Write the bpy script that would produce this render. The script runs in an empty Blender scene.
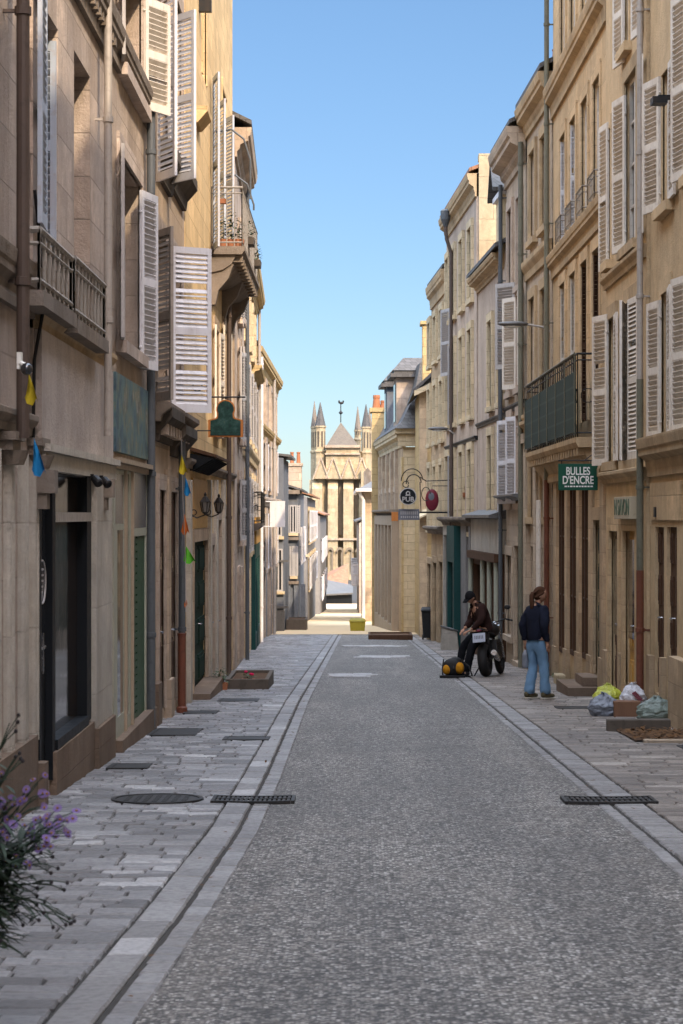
import bpy, bmesh, math, random
from mathutils import Vector, Matrix, noise
random.seed(7)
C = bpy.context.scene.collection
# ------------------------------------------------------------------ site
EYE, FPX, VX, HY, SLOPE = 1.65, 2000.0, 359.0, 515.0, 0.0375
def g(Y):                       # the street falls away from the viewer, then levels out
    return -SLOPE*Y if Y < 240 else -SLOPE*240
def zpx(py, Y): return EYE-(py-HY)*Y/FPX
def xpx(px, Y): return (px-VX)*Y/FPX
def ygr(py): return EYE*FPX/(py-590.0)
V = Vector

# ------------------------------------------------------------------ materials
class NT:
    def __init__(s, name):
        s.m = bpy.data.materials.new(name); s.m.use_nodes = True
        s.t = s.m.node_tree; s.n = s.t.nodes; s.n.clear()
        s.out = s.n.new('ShaderNodeOutputMaterial'); s.b = s.n.new('ShaderNodeBsdfPrincipled')
        s.l(s.b.outputs[0], s.out.inputs[0])
    def l(s, a, b): s.t.links.new(a, b)
    def new(s, t, **k):
        n = s.n.new(t)
        for a, v in k.items(): setattr(n, a, v)
        return n
    def val(s, sock, v):
        if isinstance(v, bpy.types.NodeSocket): s.l(v, sock)
        elif isinstance(v, (tuple, list)) and len(v) == 3 and sock.type == 'RGBA': sock.default_value = (*v, 1)
        else: sock.default_value = v
    def math(s, op, a, b=0.0, c=None, clamp=False):
        n = s.new('ShaderNodeMath', operation=op, use_clamp=clamp); s.val(n.inputs[0], a); s.val(n.inputs[1], b)
        if c is not None: s.val(n.inputs[2], c)
        return n.outputs[0]
    def mix(s, f, a, b, mode='MIX'):
        n = s.new('ShaderNodeMix', data_type='RGBA', blend_type=mode)
        s.val(n.inputs[0], f); s.val(n.inputs[6], a); s.val(n.inputs[7], b); return n.outputs[2]
    def pos(s): return s.new('ShaderNodeNewGeometry').outputs['Position']
    def sep(s, v):
        n = s.new('ShaderNodeSeparateXYZ'); s.l(v, n.inputs[0]); return n.outputs
    def comb(s, x, y, z):
        n = s.new('ShaderNodeCombineXYZ')
        for i, v in enumerate((x, y, z)): s.val(n.inputs[i], v)
        return n.outputs[0]
    def noise(s, vec, scale, detail=4, rough=.55, out=0):
        n = s.new('ShaderNodeTexNoise'); n.inputs['Scale'].default_value = scale
        n.inputs['Detail'].default_value = detail; n.inputs['Roughness'].default_value = rough
        s.l(vec, n.inputs['Vector']); return n.outputs[out]
    def ramp(s, f, stops):
        n = s.new('ShaderNodeValToRGB'); r = n.color_ramp
        while len(r.elements) < len(stops): r.elements.new(.5)
        for e, (p, c) in zip(r.elements, stops):
            e.position = p; e.color = (*c, 1) if isinstance(c, tuple) else (c, c, c, 1)
        s.l(f, n.inputs[0]); return n.outputs[0]
    def bump(s, h, strength=.3, dist=.01):
        n = s.new('ShaderNodeBump'); n.inputs['Strength'].default_value = strength
        n.inputs['Distance'].default_value = dist; s.l(h, n.inputs['Height']); s.l(n.outputs[0], s.b.inputs['Normal'])
    def fin(s, col, rough=.8, metal=0, spec=.3):
        s.val(s.b.inputs['Base Color'], col); s.val(s.b.inputs['Roughness'], rough)
        s.val(s.b.inputs['Metallic'], metal); s.val(s.b.inputs['Specular IOR Level'], spec); return s.m

def stone(name, c, block=(.75, .36), joint=.5, stain=.5, var=.18, seed=0., grime=.38):
    t = NT(name); p = t.pos(); o = t.sep(p)
    u = t.math('ADD', o[0], o[1]); u = t.math('ADD', u, seed)
    v = t.comb(u, o[2], 0.0)
    dark = tuple(x*.45 for x in c)
    n1 = t.noise(p, .55, 6, .6); n2 = t.noise(p, 3.2, 6, .65); n3 = t.noise(p, 42, 3)
    st = t.noise(t.comb(t.math('MULTIPLY', u, 1.1), t.math('MULTIPLY', o[2], .28), seed), 1.0, 7, .68)
    if block:
        wob = t.noise(p, 2.0, 2)
        v2 = t.comb(t.math('MULTIPLY_ADD', wob, .03, u), t.math('MULTIPLY_ADD', wob, .02, o[2]), 0.0)
        br = t.new('ShaderNodeTexBrick'); br.offset = .5
        t.l(v2, br.inputs['Vector'])
        br.inputs['Scale'].default_value = 1; br.inputs['Brick Width'].default_value = block[0]; br.inputs['Row Height'].default_value = block[1]
        br.inputs['Mortar Size'].default_value = .008; br.inputs['Mortar Smooth'].default_value = .35; br.inputs['Bias'].default_value = 0
        lo = tuple(x*(1-var) for x in c); hi = tuple(min(1, x*(1+var)) for x in c)
        br.inputs['Color1'].default_value = (*lo, 1); br.inputs['Color2'].default_value = (*hi, 1)
        br.inputs['Mortar'].default_value = (*[a*(1-joint)+b*joint for a, b in zip(c, dark)], 1)
        col = br.outputs[0]; mort = br.outputs[1]
    else:
        col = t.mix(n1, tuple(x*(1-var*.8) for x in c), tuple(min(1, x*(1+var*.8)) for x in c)); mort = None
    col = t.mix(t.math('MULTIPLY', t.ramp(n2, [(.34, 0.), (.66, 1.)]), .85*stain+.12), col, tuple(x*.46 for x in c))
    n6 = t.noise(p, 9.5, 5, .7); n7 = t.noise(p, 1.6, 5, .7)
    col = t.mix(t.math('MULTIPLY', t.ramp(n6, [(.50, 0.), (.62, 1.)]), .55*stain), col, tuple(x*.5 for x in c))
    col = t.mix(t.math('MULTIPLY', t.ramp(n7, [(.54, 0.), (.60, 1.)]), .5*stain), col, tuple(min(1, x*1.28) for x in c))
    cool = (c[0]*.62, c[1]*.68, c[2]*.78)
    col = t.mix(t.math('MULTIPLY', t.ramp(n1, [(.36, 0.), (.62, 1.)]), .9*stain), col, cool)
    col = t.mix(t.math('MULTIPLY', t.ramp(st, [(.46, 0.), (.74, 1.)]), .95*stain, clamp=True), col, (c[0]*.26, c[1]*.24, c[2]*.22))
    col = t.mix(t.math('MULTIPLY', t.ramp(n3, [(.3, 0.), (.7, 1.)]), .22), col, dark)
    hg = t.math('MULTIPLY_ADD', o[1], SLOPE, o[2])          # height above the street
    hg = t.math('SUBTRACT', hg, t.math('MULTIPLY', n2, .9))
    gr = t.ramp(t.math('MULTIPLY', t.math('ADD', hg, .6), .55, clamp=True), [(0., 1.), (1., 0.)])
    col = t.mix(t.math('MULTIPLY', gr, grime), col, (c[0]*.3, c[1]*.31, c[2]*.32))
    hgt = t.math('ADD', t.math('MULTIPLY', n2, .6), t.math('ADD', t.math('MULTIPLY', n6, .5), t.math('MULTIPLY', n3, .4)))
    if mort is not None: hgt = t.math('SUBTRACT', hgt, t.math('MULTIPLY', mort, .9))
    t.bump(hgt, .8, .022)
    return t.fin(col, .9, 0, .15)

def paint(name, c, rough=.55, wear=.3, under=None, spec=.3, metal=0):
    t = NT(name); p = t.pos(); o = t.sep(p)
    u = t.math('ADD', o[0], o[1])
    st = t.noise(t.comb(t.math('MULTIPLY', u, 9.), t.math('MULTIPLY', o[2], .9), .3), 1.0, 5, .65)
    n = t.noise(p, 14, 4); n2 = t.noise(p, 2.1, 3)
    under = under or tuple(x*.35 for x in c)
    col = t.mix(n2, tuple(x*.86 for x in c), tuple(min(1, x*1.08) for x in c))
    col = t.mix(t.math('MULTIPLY', t.ramp(st, [(.48, 0.), (.75, 1.)]), wear), col, under)
    col = t.mix(t.math('MULTIPLY', t.ramp(n, [(.55, 0.), (.7, 1.)]), wear*.8), col, under)
    t.bump(n, .25, .004)
    return t.fin(col, t.math('MULTIPLY_ADD', n, .25, rough-.12), metal, spec)

def fabric(name, c, scale=60):
    t = NT(name); p = t.pos(); n = t.noise(p, scale, 4); n2 = t.noise(p, 6, 3)
    col = t.mix(n2, tuple(x*.65 for x in c), tuple(min(1, x*1.25) for x in c)); col = t.mix(t.math('MULTIPLY', n, .4), col, tuple(x*.5 for x in c))
    t.bump(n2, .6, .03); return t.fin(col, .9, 0, .1)

def slate(name, c):
    t = NT(name); p = t.pos(); o = t.sep(p)
    br = t.new('ShaderNodeTexBrick'); t.l(t.comb(t.math('ADD', o[0], o[1]), t.math('MULTIPLY', o[2], 1.6), 0.0), br.inputs['Vector'])
    br.inputs['Scale'].default_value = 1; br.inputs['Brick Width'].default_value = .24; br.inputs['Row Height'].default_value = .2; br.inputs['Mortar Size'].default_value = .012
    br.inputs['Color1'].default_value = (*[x*.7 for x in c], 1); br.inputs['Color2'].default_value = (*[x*1.3 for x in c], 1); br.inputs['Mortar'].default_value = (*[x*.3 for x in c], 1)
    n = t.noise(p, 1.3, 5); col = t.mix(t.math('MULTIPLY', n, .5), br.outputs[0], (c[0]*1.5, c[1]*1.4, c[2]*1.1)); t.bump(br.outputs[1], -.4, .02)
    return t.fin(col, .6, 0, .3)

def glass(name, c=(.02, .022, .026), rough=.04):
    t = NT(name); p = t.pos(); n = t.noise(p, 3.5, 3); n2 = t.noise(p, .9, 2)
    t.bump(n, .06, .02)
    return t.fin(t.mix(n2, tuple(x*.4 for x in c), tuple(x*1.5 for x in c)), rough, 0, .9)

M = {}
M['st_a'] = stone('ashlar_pinkish_grey', (.62, .50, .41), (.62, .40), .75, .62, .26, 0.)
M['st_b'] = stone('ashlar_grey_brown', (.60, .475, .37), (.7, .42), .6, .7, .2, 3.)
M['st_c'] = stone('ashlar_warm', (.60, .46, .33), (.62, .36), .6, .6, .2, 5.)
M['st_d'] = stone('ashlar_golden', (.76, .54, .28), (.6, .36), .6, .4, .16, 9.)
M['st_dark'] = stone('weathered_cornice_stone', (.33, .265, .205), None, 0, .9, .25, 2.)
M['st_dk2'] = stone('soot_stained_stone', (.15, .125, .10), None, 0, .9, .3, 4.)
M['fascia'] = stone('painted_fascia', (.62, .53, .46), None, 0, .5, .06, 8., .2)
M['pier'] = stone('pale_pier_stone', (.62, .56, .47), (2.0, .8), .3, .55, .08, 6.)
M['base'] = stone('dark_plinth_stone', (.31, .22, .155), (.9, .5), .4, .9, .2, 1.)
M['r_a'] = stone('ochre_render', (.73, .53, .31), None, 0, .45, .2, 2.)  # ochre tone carries the warm bounced light on the right-hand fronts
M['r_b'] = stone('ochre_ashlar', (.73, .52, .30), (.75, .38), .5, .5, .16, 4.)
M['r_c'] = stone('brown_ochre_ashlar', (.62, .45, .28), (.66, .36), .5, .55, .2, 1.)
M['r_d'] = stone('greyish_ashlar', (.60, .47, .34), (.66, .36), .5, .55, .18, 7.)
M['r_e'] = stone('pinkish_plaster', (.60, .47, .365), None, 0, .5, .14, 3.)
M['r_trim'] = stone('ochre_moulding_stone', (.62, .445, .26), None, 0, .7, .12, 3.)
M['pale_st'] = stone('pale_limestone', (.70, .56, .36), (.6, .3), .85, .3, .12, 2., .4)
M['sun_st'] = stone('yellow_limestone', (.60, .43, .21), (.55, .32), .8, .35, .12, 5., .4)
M['church'] = stone('cathedral_limestone', (.61, .48, .30), (1.1, .55), .6, .7, .16, 5., .1)
M['bluegrey_pl'] = stone('blue_grey_plaster', (.20, .215, .24), None, 0, .5, .1, 2.)  # blue grey of shade put into the colour of the far-left end walls
M['grey_pl'] = stone('pale_grey_plaster', (.28, .265, .25), None, 0, .45, .1, 6.)  # dark grey stands in for shade on the far-left fronts
M['white'] = paint('white_shutter_paint', (.70, .69, .71), .5, .35, (.33, .28, .25))
M['cream'] = paint('cream_shutter_paint', (.70, .64, .56), .5, .4, (.3, .22, .16))
M['taupe'] = paint('taupe_shutter_paint', (.30, .255, .215), .6, .45)
M['greysh'] = paint('grey_shutter_paint', (.42, .40, .39), .6, .35)
M['blue'] = paint('pale_blue_shutter_paint', (.40, .46, .55), .55, .45, (.34, .27, .24))
M['beigewood'] = paint('beige_joinery', (.36, .28, .20), .5, .3)
M['sage'] = paint('sage_joinery', (.36, .365, .29), .55, .3)
M['black'] = paint('black_joinery', (.010, .012, .015), .5, .06, (.04, .04, .04), .15)
M['brown'] = paint('brown_wood', (.085, .045, .026), .7, .4, None, .15)
M['dkgreen'] = paint('dark_green_paint', (.008, .026, .017), .75, .15, (.03, .03, .024), .1)
M['green'] = paint('louvre_green_paint', (.035, .085, .045), .5, .3)
M['teal'] = paint('teal_paint', (.010, .050, .047), .6, .3, None, .2)
M['iron'] = paint('wrought_iron', (.018, .018, .019), .5, .3, (.06, .035, .02), .4, .4)
M['rustrail'] = paint('worn_grey_railing', (.30, .28, .25), .6, .7, (.12, .07, .04))
M['zinc'] = paint('weathered_zinc', (.40, .36, .32), .55, .35, None, .4, .25)
M['tealpipe'] = paint('blue_grey_pipe', (.085, .095, .105), .5, .35, None, .4)
M['greenpipe'] = paint('grey_green_pipe', (.15, .145, .105), .55, .5, None, .4)
M['brownpipe'] = paint('brown_pipe', (.085, .06, .048), .55, .5, None, .4)
M['redpipe'] = paint('red_brown_cast_pipe', (.15, .05, .028), .5, .35, None, .4)
M['lead'] = paint('lead_flashing', (.13, .125, .12), .5, .4, None, .4, .3)
M['slate'] = slate('slate_roof', (.085, .082, .085))
M['tile'] = slate('clay_tile_roof', (.26, .13, .075))
M['signcream'] = paint('dull_cream_sign', (.40, .345, .245), .7, .4); M['terra'] = paint('terracotta', (.34, .135, .065), .8, .3)
M['glass'] = glass('window_glass')
M['glassw'] = glass('shop_glass', (.03, .022, .017), .06)
M['curtain'] = glass('window_glass_with_pale_curtain', (.16, .15, .14), .2)
M['ochrewood'] = paint('varnished_ochre_wood', (.50, .28, .07), .45, .3)
M['signgreen'] = paint('sign_green', (.008, .075, .045), .4, .05)
M['letter'] = paint('white_lettering', (.78, .78, .74), .5, .05)
M['orange'] = paint('orange_trim', (.55, .20, .05), .5, .35)
M['slatey'] = paint('street_plate_grey', (.15, .155, .18), .4, .15)
M['maroon'] = paint('maroon_sign', (.17, .02, .035), .4, .15)
M['dirt'] = stone('soil', (.16, .09, .05), None, 0, .8, .5, 0.)
M['timber'] = paint('weathered_timber', (.10, .082, .066), .75, .5)
M['rubber'] = paint('rubber', (.014, .014, .015), .7, .2)
M['chrome'] = paint('steel', (.45, .45, .46), .25, .05, None, .5, .9)
M['dull'] = paint('cast_iron_cover', (.035, .034, .034), .55, .4, (.09, .08, .07), .4, .5)

# ------------------------------------------------------------------ mesh building
ORG = {}
class MB:
    def __init__(s): s.v = []; s.f = []; s.col = []; s.cc = None
    def add(s, vs, fs):
        k = len(s.v); s.v += [V(p) for p in vs]; s.f += [tuple(i+k for i in f) for f in fs]
        if s.cc is not None: s.col += [s.cc]*len(fs)
        return s
    def hexa(s, p): return s.add(p, [(0, 3, 2, 1), (4, 5, 6, 7), (0, 1, 5, 4), (1, 2, 6, 5), (2, 3, 7, 6), (3, 0, 4, 7)])
    def box(s, x0, x1, y0, y1, z0, z1):
        return s.hexa([(x0, y0, z0), (x1, y0, z0), (x1, y1, z0), (x0, y1, z0), (x0, y0, z1), (x1, y0, z1), (x1, y1, z1), (x0, y1, z1)])
    def quad(s, a, b, c, d): return s.add([a, b, c, d], [(0, 1, 2, 3)])
    def obox(s, o, ax, ay, az):      # corner and three edge vectors
        o, ax, ay, az = V(o), V(ax), V(ay), V(az)
        return s.hexa([o, o+ax, o+ax+ay, o+ay, o+az, o+ax+az, o+ax+ay+az, o+ay+az])
    def tube(s, pts, r, n=8, caps=True):
        pts = [V(p) for p in pts]; rr = r if isinstance(r, (list, tuple)) else [r]*len(pts)
        k = len(s.v); up = None
        for i, p in enumerate(pts):
            d = (pts[min(i+1, len(pts)-1)]-pts[max(i-1, 0)])
            d = d.normalized() if d.length > 1e-9 else V((0, 0, 1))
            if up is None:
                up = V((0, 0, 1)) if abs(d.z) < .9 else V((1, 0, 0))
            a = d.cross(up); a = a.normalized() if a.length > 1e-6 else d.orthogonal().normalized()
            b = a.cross(d).normalized(); up = b
            for j in range(n):
                t = 2*math.pi*j/n; s.v.append(p+(a*math.cos(t)+b*math.sin(t))*rr[i])
        fs = []
        for i in range(len(pts)-1):
            for j in range(n):
                q = (j+1) % n; fs.append((k+i*n+j, k+i*n+q, k+(i+1)*n+q, k+(i+1)*n+j))
        if caps: fs += [tuple(k+j for j in range(n))[::-1], tuple(k+(len(pts)-1)*n+j for j in range(n))]
        s.f += fs
        if s.cc is not None: s.col += [s.cc]*len(fs)
        return s
    def lathe(s, o, prof, n=16, axis=(0, 0, 1), sq=False):
        o = V(o); ax = V(axis).normalized(); a = ax.orthogonal().normalized(); b = ax.cross(a); k = len(s.v)
        for r, h in prof:
            for j in range(n):
                t = 2*math.pi*(j+(.5 if sq else 0))/n; s.v.append(o+ax*h+(a*math.cos(t)+b*math.sin(t))*r)
        fs = [(k+i*n+j, k+i*n+(j+1) % n, k+(i+1)*n+(j+1) % n, k+(i+1)*n+j) for i in range(len(prof)-1) for j in range(n)]
        fs += [tuple(k+j for j in range(n))[::-1], tuple(k+(len(prof)-1)*n+j for j in range(n))]
        s.f += fs
        if s.cc is not None: s.col += [s.cc]*len(fs)
        return s
    def torus(s, o, R, r, axis=(1, 0, 0), n=28, m=10, sq=1.):
        o = V(o); ax = V(axis).normalized(); a = ax.orthogonal().normalized(); b = ax.cross(a); k = len(s.v)
        for i in range(n):
            t = 2*math.pi*i/n; d = a*math.cos(t)+b*math.sin(t)
            for j in range(m):
                q = 2*math.pi*j/m; s.v.append(o+d*(R+r*math.cos(q))+ax*(r*sq*math.sin(q)))
        s.f += [(k+i*m+j, k+((i+1) % n)*m+j, k+((i+1) % n)*m+(j+1) % m, k+i*m+(j+1) % m) for i in range(n) for j in range(m)]
        return s
    def ell(s, o, r, n=14, m=9, R=None):
        o = V(o); R = R or Matrix.Identity(3); k = len(s.v)
        for i in range(m+1):
            p = math.pi*i/m
            for j in range(n):
                t = 2*math.pi*j/n
                s.v.append(o+R @ V((r[0]*math.sin(p)*math.cos(t), r[1]*math.sin(p)*math.sin(t), r[2]*math.cos(p))))
        s.f += [(k+i*n+j, k+(i+1)*n+j, k+(i+1)*n+(j+1) % n, k+i*n+(j+1) % n) for i in range(m) for j in range(n)]
        return s
    def prism(s, poly, d):            # polygon of points swept by d
        n = len(poly); d = V(d); P = [V(p) for p in poly]
        return s.add(P+[p+d for p in P], [tuple(range(n))[::-1], tuple(range(n, 2*n))]+[(i, (i+1) % n, n+(i+1) % n, n+i) for i in range(n)])
    def build(s, name, mat, parent=None, smooth=False, bevel=0, weld=False):
        me = bpy.data.meshes.new(name)
        if parent is not None: o0 = ORG[parent]
        else:
            xs = [p.x for p in s.v]; ys = [p.y for p in s.v]; o0 = V(((min(xs)+max(xs))/2, (min(ys)+max(ys))/2, min(p.z for p in s.v)))
        me.from_pydata([p-o0 for p in s.v], [], s.f)
        if s.col:
            at = me.attributes.new('tint', 'FLOAT', 'FACE'); at.data.foreach_set('value', s.col)
        bm = bmesh.new(); bm.from_mesh(me)
        if weld: bmesh.ops.remove_doubles(bm, verts=bm.verts, dist=1e-4)
        bmesh.ops.recalc_face_normals(bm, faces=bm.faces)
        bm.to_mesh(me); bm.free()
        if smooth:
            me.polygons.foreach_set('use_smooth', [True]*len(me.polygons))
        me.materials.append(mat)
        o = bpy.data.objects.new(name, me); C.objects.link(o); ORG[o] = o0
        if parent is not None: o.parent = parent
        else: o.location = o0
        if bevel:
            b = o.modifiers.new('bevel', 'BEVEL'); b.width = bevel; b.segments = 2; b.limit_method = 'ANGLE'
        return o
def tag(o, label=None, cat=None, group=None, kind=None):
    for k, v in (('label', label), ('category', cat), ('group', group), ('kind', kind)):
        if v: o[k] = v
    return o
def empty(name, loc, label=None, cat=None, group=None):
    o = bpy.data.objects.new(name, None); C.objects.link(o); o.location = loc; ORG[o] = V(loc); o.empty_display_size = .2
    return tag(o, label, cat, group)
def text_mb(mb, body, size, o, ax, az, ext=.006, bold=0.0, sx=1.):
    cu = bpy.data.curves.new('txt', 'FONT'); cu.body = body; cu.size = size; cu.align_x = 'CENTER'; cu.align_y = 'CENTER'; cu.extrude = ext; cu.offset = bold
    ob = bpy.data.objects.new('txt', cu); C.objects.link(ob); dg = bpy.context.evaluated_depsgraph_get(); dg.update()
    me = bpy.data.meshes.new_from_object(ob.evaluated_get(dg)); ax = V(ax); az = V(az); nn = ax.cross(az); o = V(o)
    mb.add([o+ax*p.co.x*sx+az*p.co.y+nn*p.co.z for p in me.vertices], [tuple(p.vertices) for p in me.polygons])
    bpy.data.objects.remove(ob); bpy.data.curves.remove(cu); bpy.data.meshes.remove(me)

def clusters(mb, tol=.012):
    """the pieces of a mesh that do not touch each other, each as a mesh of its own"""
    n = len(mb.v); par = list(range(n))
    def find(i):
        while par[i] != i: par[i] = par[par[i]]; i = par[i]
        return i
    for f in mb.f:
        for k in f[1:]: par[find(k)] = find(f[0])
    isl = {}
    for i in range(n): isl.setdefault(find(i), []).append(i)
    keys = list(isl); bb = {}
    for k in keys:
        P = [mb.v[i] for i in isl[k]]; bb[k] = (min(p.x for p in P)-tol, max(p.x for p in P)+tol, min(p.y for p in P)-tol, max(p.y for p in P)+tol, min(p.z for p in P)-tol, max(p.z for p in P)+tol)
    for a in range(len(keys)):
        for b in range(a):
            A, B = bb[keys[a]], bb[keys[b]]
            if A[0] < B[1] and B[0] < A[1] and A[2] < B[3] and B[2] < A[3] and A[4] < B[5] and B[4] < A[5]: par[find(keys[a])] = find(keys[b])
    out = {}
    for f in mb.f:
        r = find(f[0]); q = out.setdefault(r, (MB(), {})); ids = []
        for i in f:
            if i not in q[1]: q[1][i] = len(q[0].v); q[0].v.append(mb.v[i])
            ids.append(q[1][i])
        q[0].f.append(tuple(ids))
    return [q[0] for q in out.values()]
# ------------------------------------------------------------------ facades
class House:
    """A house on one side of the street. Its street wall is the line X = a + b*Y; n is the distance out from that wall."""
    def __init__(s, name, label, side, a, b, Y0, Y1, ztop, mat, depth=7., cat='house', roof=True, roofmat='slate', eave=.3, pitch=.55):
        s.sd = 1 if side == 'L' else -1; s.a, s.b, s.Y0, s.Y1, s.zt, s.mat, s.dep = a, b, Y0, Y1, ztop, mat, depth
        s.root = empty(name, (a+b*(Y0+Y1)/2, (Y0+Y1)/2, g((Y0+Y1)/2)), label, cat)
        s.ops = []; s.parts = {}; s.roofmat = roofmat; s.eave = eave; s.pitch = pitch; s.roof = roof
    def X(s, Y, n=0.): return s.a+s.b*Y+s.sd*n
    def P(s, Y, n, z): return V((s.X(Y, n), Y, z))
    def Yp(s, px, n=0.): return (s.a+s.sd*n)/((px-VX)/FPX-s.b)
    def mb(s, key, mat):                       # meshes collected per part of the house
        if key not in s.parts: s.parts[key] = (MB(), mat)
        return s.parts[key][0]
    def fbox(s, m, Y0, Y1, n0, n1, z0, z1):
        P = s.P; return m.hexa([P(Y0, n0, z0), P(Y1, n0, z0), P(Y1, n1, z0), P(Y0, n1, z0), P(Y0, n0, z1), P(Y1, n0, z1), P(Y1, n1, z1), P(Y0, n1, z1)])
    def rng(s, xa, xb, yt, yb=None, zb=None):
        Ya, Yb = sorted((s.Yp(xa), s.Yp(xb))); ym = (Ya+Yb)/2
        z1 = zpx(yt, ym); z0 = zpx(yb, ym) if yb is not None else g(ym)+(zb or 0)
        return Ya, Yb, z0, z1
    def opening(s, r, d=.25): s.ops.append((*r, d)); return r
    def surround(s, r, w=.14, p=.025, mat='r_trim', sill=True, lintel=.2):
        m = MB(); Ya, Yb, z0, z1 = r
        s.fbox(m, Ya-w, Ya, -.02, p, z0, z1); s.fbox(m, Yb, Yb+w, -.02, p, z0, z1); s.fbox(m, Ya-w, Yb+w, -.02, p+.003, z1, z1+lintel)
        if sill: s.fbox(m, Ya-w-.05, Yb+w+.05, -.02, .11, z0-.13, z0)
        m.build('window_surround', M[mat], s.root)
    def window(s, r, d=.12, frame='white', pane='glass', bars=3, name='window', cas=2, open_=True):
        if open_: s.opening(r, d)
        Ya, Yb, z0, z1 = r; m = MB(); t = .055; n0, n1 = -d, -d+.05
        for a, b in ((Ya, Ya+t), (Yb-t, Yb)): s.fbox(m, a, b, n0, n1, z0, z1)
        s.fbox(m, Ya+t, Yb-t, n0, n1, z1-t, z1); s.fbox(m, Ya+t, Yb-t, n0, n1, z0, z0+t*1.6)
        for k in range(1, cas):
            c = Ya+(Yb-Ya)*k/cas; s.fbox(m, c-t*.7, c+t*.7, n0, n1+.012, z0+t*1.6, z1-t)
        for k in range(1, bars+1):
            z = z0+(z1-z0)*k/(bars+1); s.fbox(m, Ya+t, Yb-t, n0+.004, n1-.012, z-.016, z+.016)
        w = m.build(name, M[frame], s.root); p = MB(); P = s.P
        s.fbox(p, Ya-.02, Yb+.02, -d-.03, -d+.012, z0-.02, z1+.02); p.build('pane', M[pane], w); return w
    def door(s, r, mat, d=.3, panels=3, leaves=2, name='door', glazed=None, handle=True):
        s.opening(r, d); Ya, Yb, z0, z1 = r; m = MB(); s.fbox(m, Ya-.02, Yb+.02, -d-.06, -d, z0, z1+.02)
        W = (Yb-Ya)/leaves
        for k in range(leaves):
            for j in range(panels):
                a = Ya+W*k+.09; b = Ya+W*(k+1)-.09; h = (z1-z0)/panels; c = z0+h*j+.08; e = z0+h*(j+1)-.08
                s.fbox(m, a, b, -d, -d+.022, c, e); s.fbox(m, a+.05, b-.05, -d+.018, -d+.035, c+.05, e-.05)
        o = m.build(name, M[mat], s.root)
        if glazed:
            q = MB(); s.fbox(q, Ya+.1, Yb-.1, -d, -d+.04, z0+(z1-z0)*glazed, z1-.12); q.build('pane', M['glassw'], o)
        if handle:
            q = MB(); yy = (Ya+Yb)/2-.06; zz = z0+1.0; q.tube([s.P(yy, -d+.02, zz), s.P(yy, -d+.08, zz), s.P(yy-.1, -d+.085, zz)], .012, 8); q.build('handle', M['chrome'], o)
        return o
    def leaf(s, Yh, near, z0, z1, w, ang, mat='white', slats=.062, n0=.04, label=None):
        """A louvred leaf hinged at Yh; ang degrees open from closed; near: hinged on the jamb nearer the viewer."""
        t = math.radians(ang); dy = math.cos(t)*(1 if near else -1); dn = math.sin(t)
        def Q(u, v, z):                         # u along the leaf, v through its thickness
            return s.P(Yh+dy*u-dn*v*(1 if near else -1), n0+dn*u+dy*v*(1 if near else -1), z)
        m = MB(); th = .036
        def bx(u0, u1, za, zb, v0=-th/2, v1=th/2):
            m.hexa([Q(u0, v0, za), Q(u1, v0, za), Q(u1, v1, za), Q(u0, v1, za), Q(u0, v0, zb), Q(u1, v0, zb), Q(u1, v1, zb), Q(u0, v1, zb)])
        st = min(.06, w*.16); h = z1-z0
        bx(0, st, z0, z1); bx(w-st, w, z0, z1)
        zs = [(z0, z0+.10), (z0+h*.47, z0+h*.47+.09), (z1-.085, z1)]
        for a, b in zs: bx(st, w-st, a, b)
        for a, b in ((zs[0][1], zs[1][0]), (zs[1][1], zs[2][0])):
            k = max(2, int((b-a)/slats))
            for i in range(k):
                zc = a+(b-a)*(i+.5)/k+random.uniform(-.004, .004); hh = (b-a)/k*(.42 if random.random() > .06 else random.uniform(.15, .5))
                if random.random() < .012: continue
                # slats tip outwards and down
                m.hexa([Q(st, -.017, zc+hh-.008), Q(w-st, -.017, zc+hh-.008), Q(w-st, .017, zc-hh-.002), Q(st, .017, zc-hh-.002),
                        Q(st, -.017, zc+hh), Q(w-st, -.017, zc+hh), Q(w-st, .017, zc-hh+.007), Q(st, .017, zc-hh+.007)])
        for zz in (z0+h*.12, z0+h*.88): m.tube([Q(-.03, 0, zz), Q(.09, 0, zz)], .014, 6)
        o = m.build('shutter', M[mat], s.root)
        if label: o['label'] = label
        return o
    def leafx(s, hx, xo, yt, yb, near=True, w=.52, lo=90, hi=178, mat='white', label=None):
        """Open the leaf so far that its free edge lies where it does in the street view."""
        Yh = s.Yp(hx, .04); best = None
        for k in range(0, 180):
            A = lo+(hi-lo)*k/179; t = math.radians(A); Y = Yh+math.cos(t)*w*(1 if near else -1); n = .04+math.sin(t)*w
            e = abs(VX+FPX*s.X(Y, n)/Y-xo)
            if best is None or e < best[0]: best = (e, A)
        return s.leaf(Yh, near, zpx(yb, Yh), zpx(yt, Yh), w, best[1], mat, label=label)
    def prof(s, key, Y0, Y1, pts, mat):
        m = s.mb(key, mat); P = [s.P(Y0, n, z) for n, z in pts]; Q = [s.P(Y1, n, z) for n, z in pts]; k = len(pts)
        m.add(P+Q, [tuple(range(k)), tuple(range(k, 2*k))]+[(i, (i+1) % k, k+(i+1) % k, k+i) for i in range(k)])
    def cornice(s, Y0, Y1, z, h=.5, p=.4, mat='r_trim', key='cornice', dent=0):
        s.prof(key, Y0, Y1, [(-.1, z), (.05, z), (.05, z+h*.18), (p*.3, z+h*.28), (p*.34, z+h*.42), (p*.8, z+h*.55), (p*.8, z+h*.68), (p*.92, z+h*.74), (p, z+h*.95), (p, z+h), (-.1, z+h)], mat)
        if dent:
            m = s.mb(key, mat); y = Y0+.1
            while y < Y1-.1: s.fbox(m, y, y+dent*.5, .04, p*.7, z+h*.3, z+h*.54); y += dent
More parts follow.
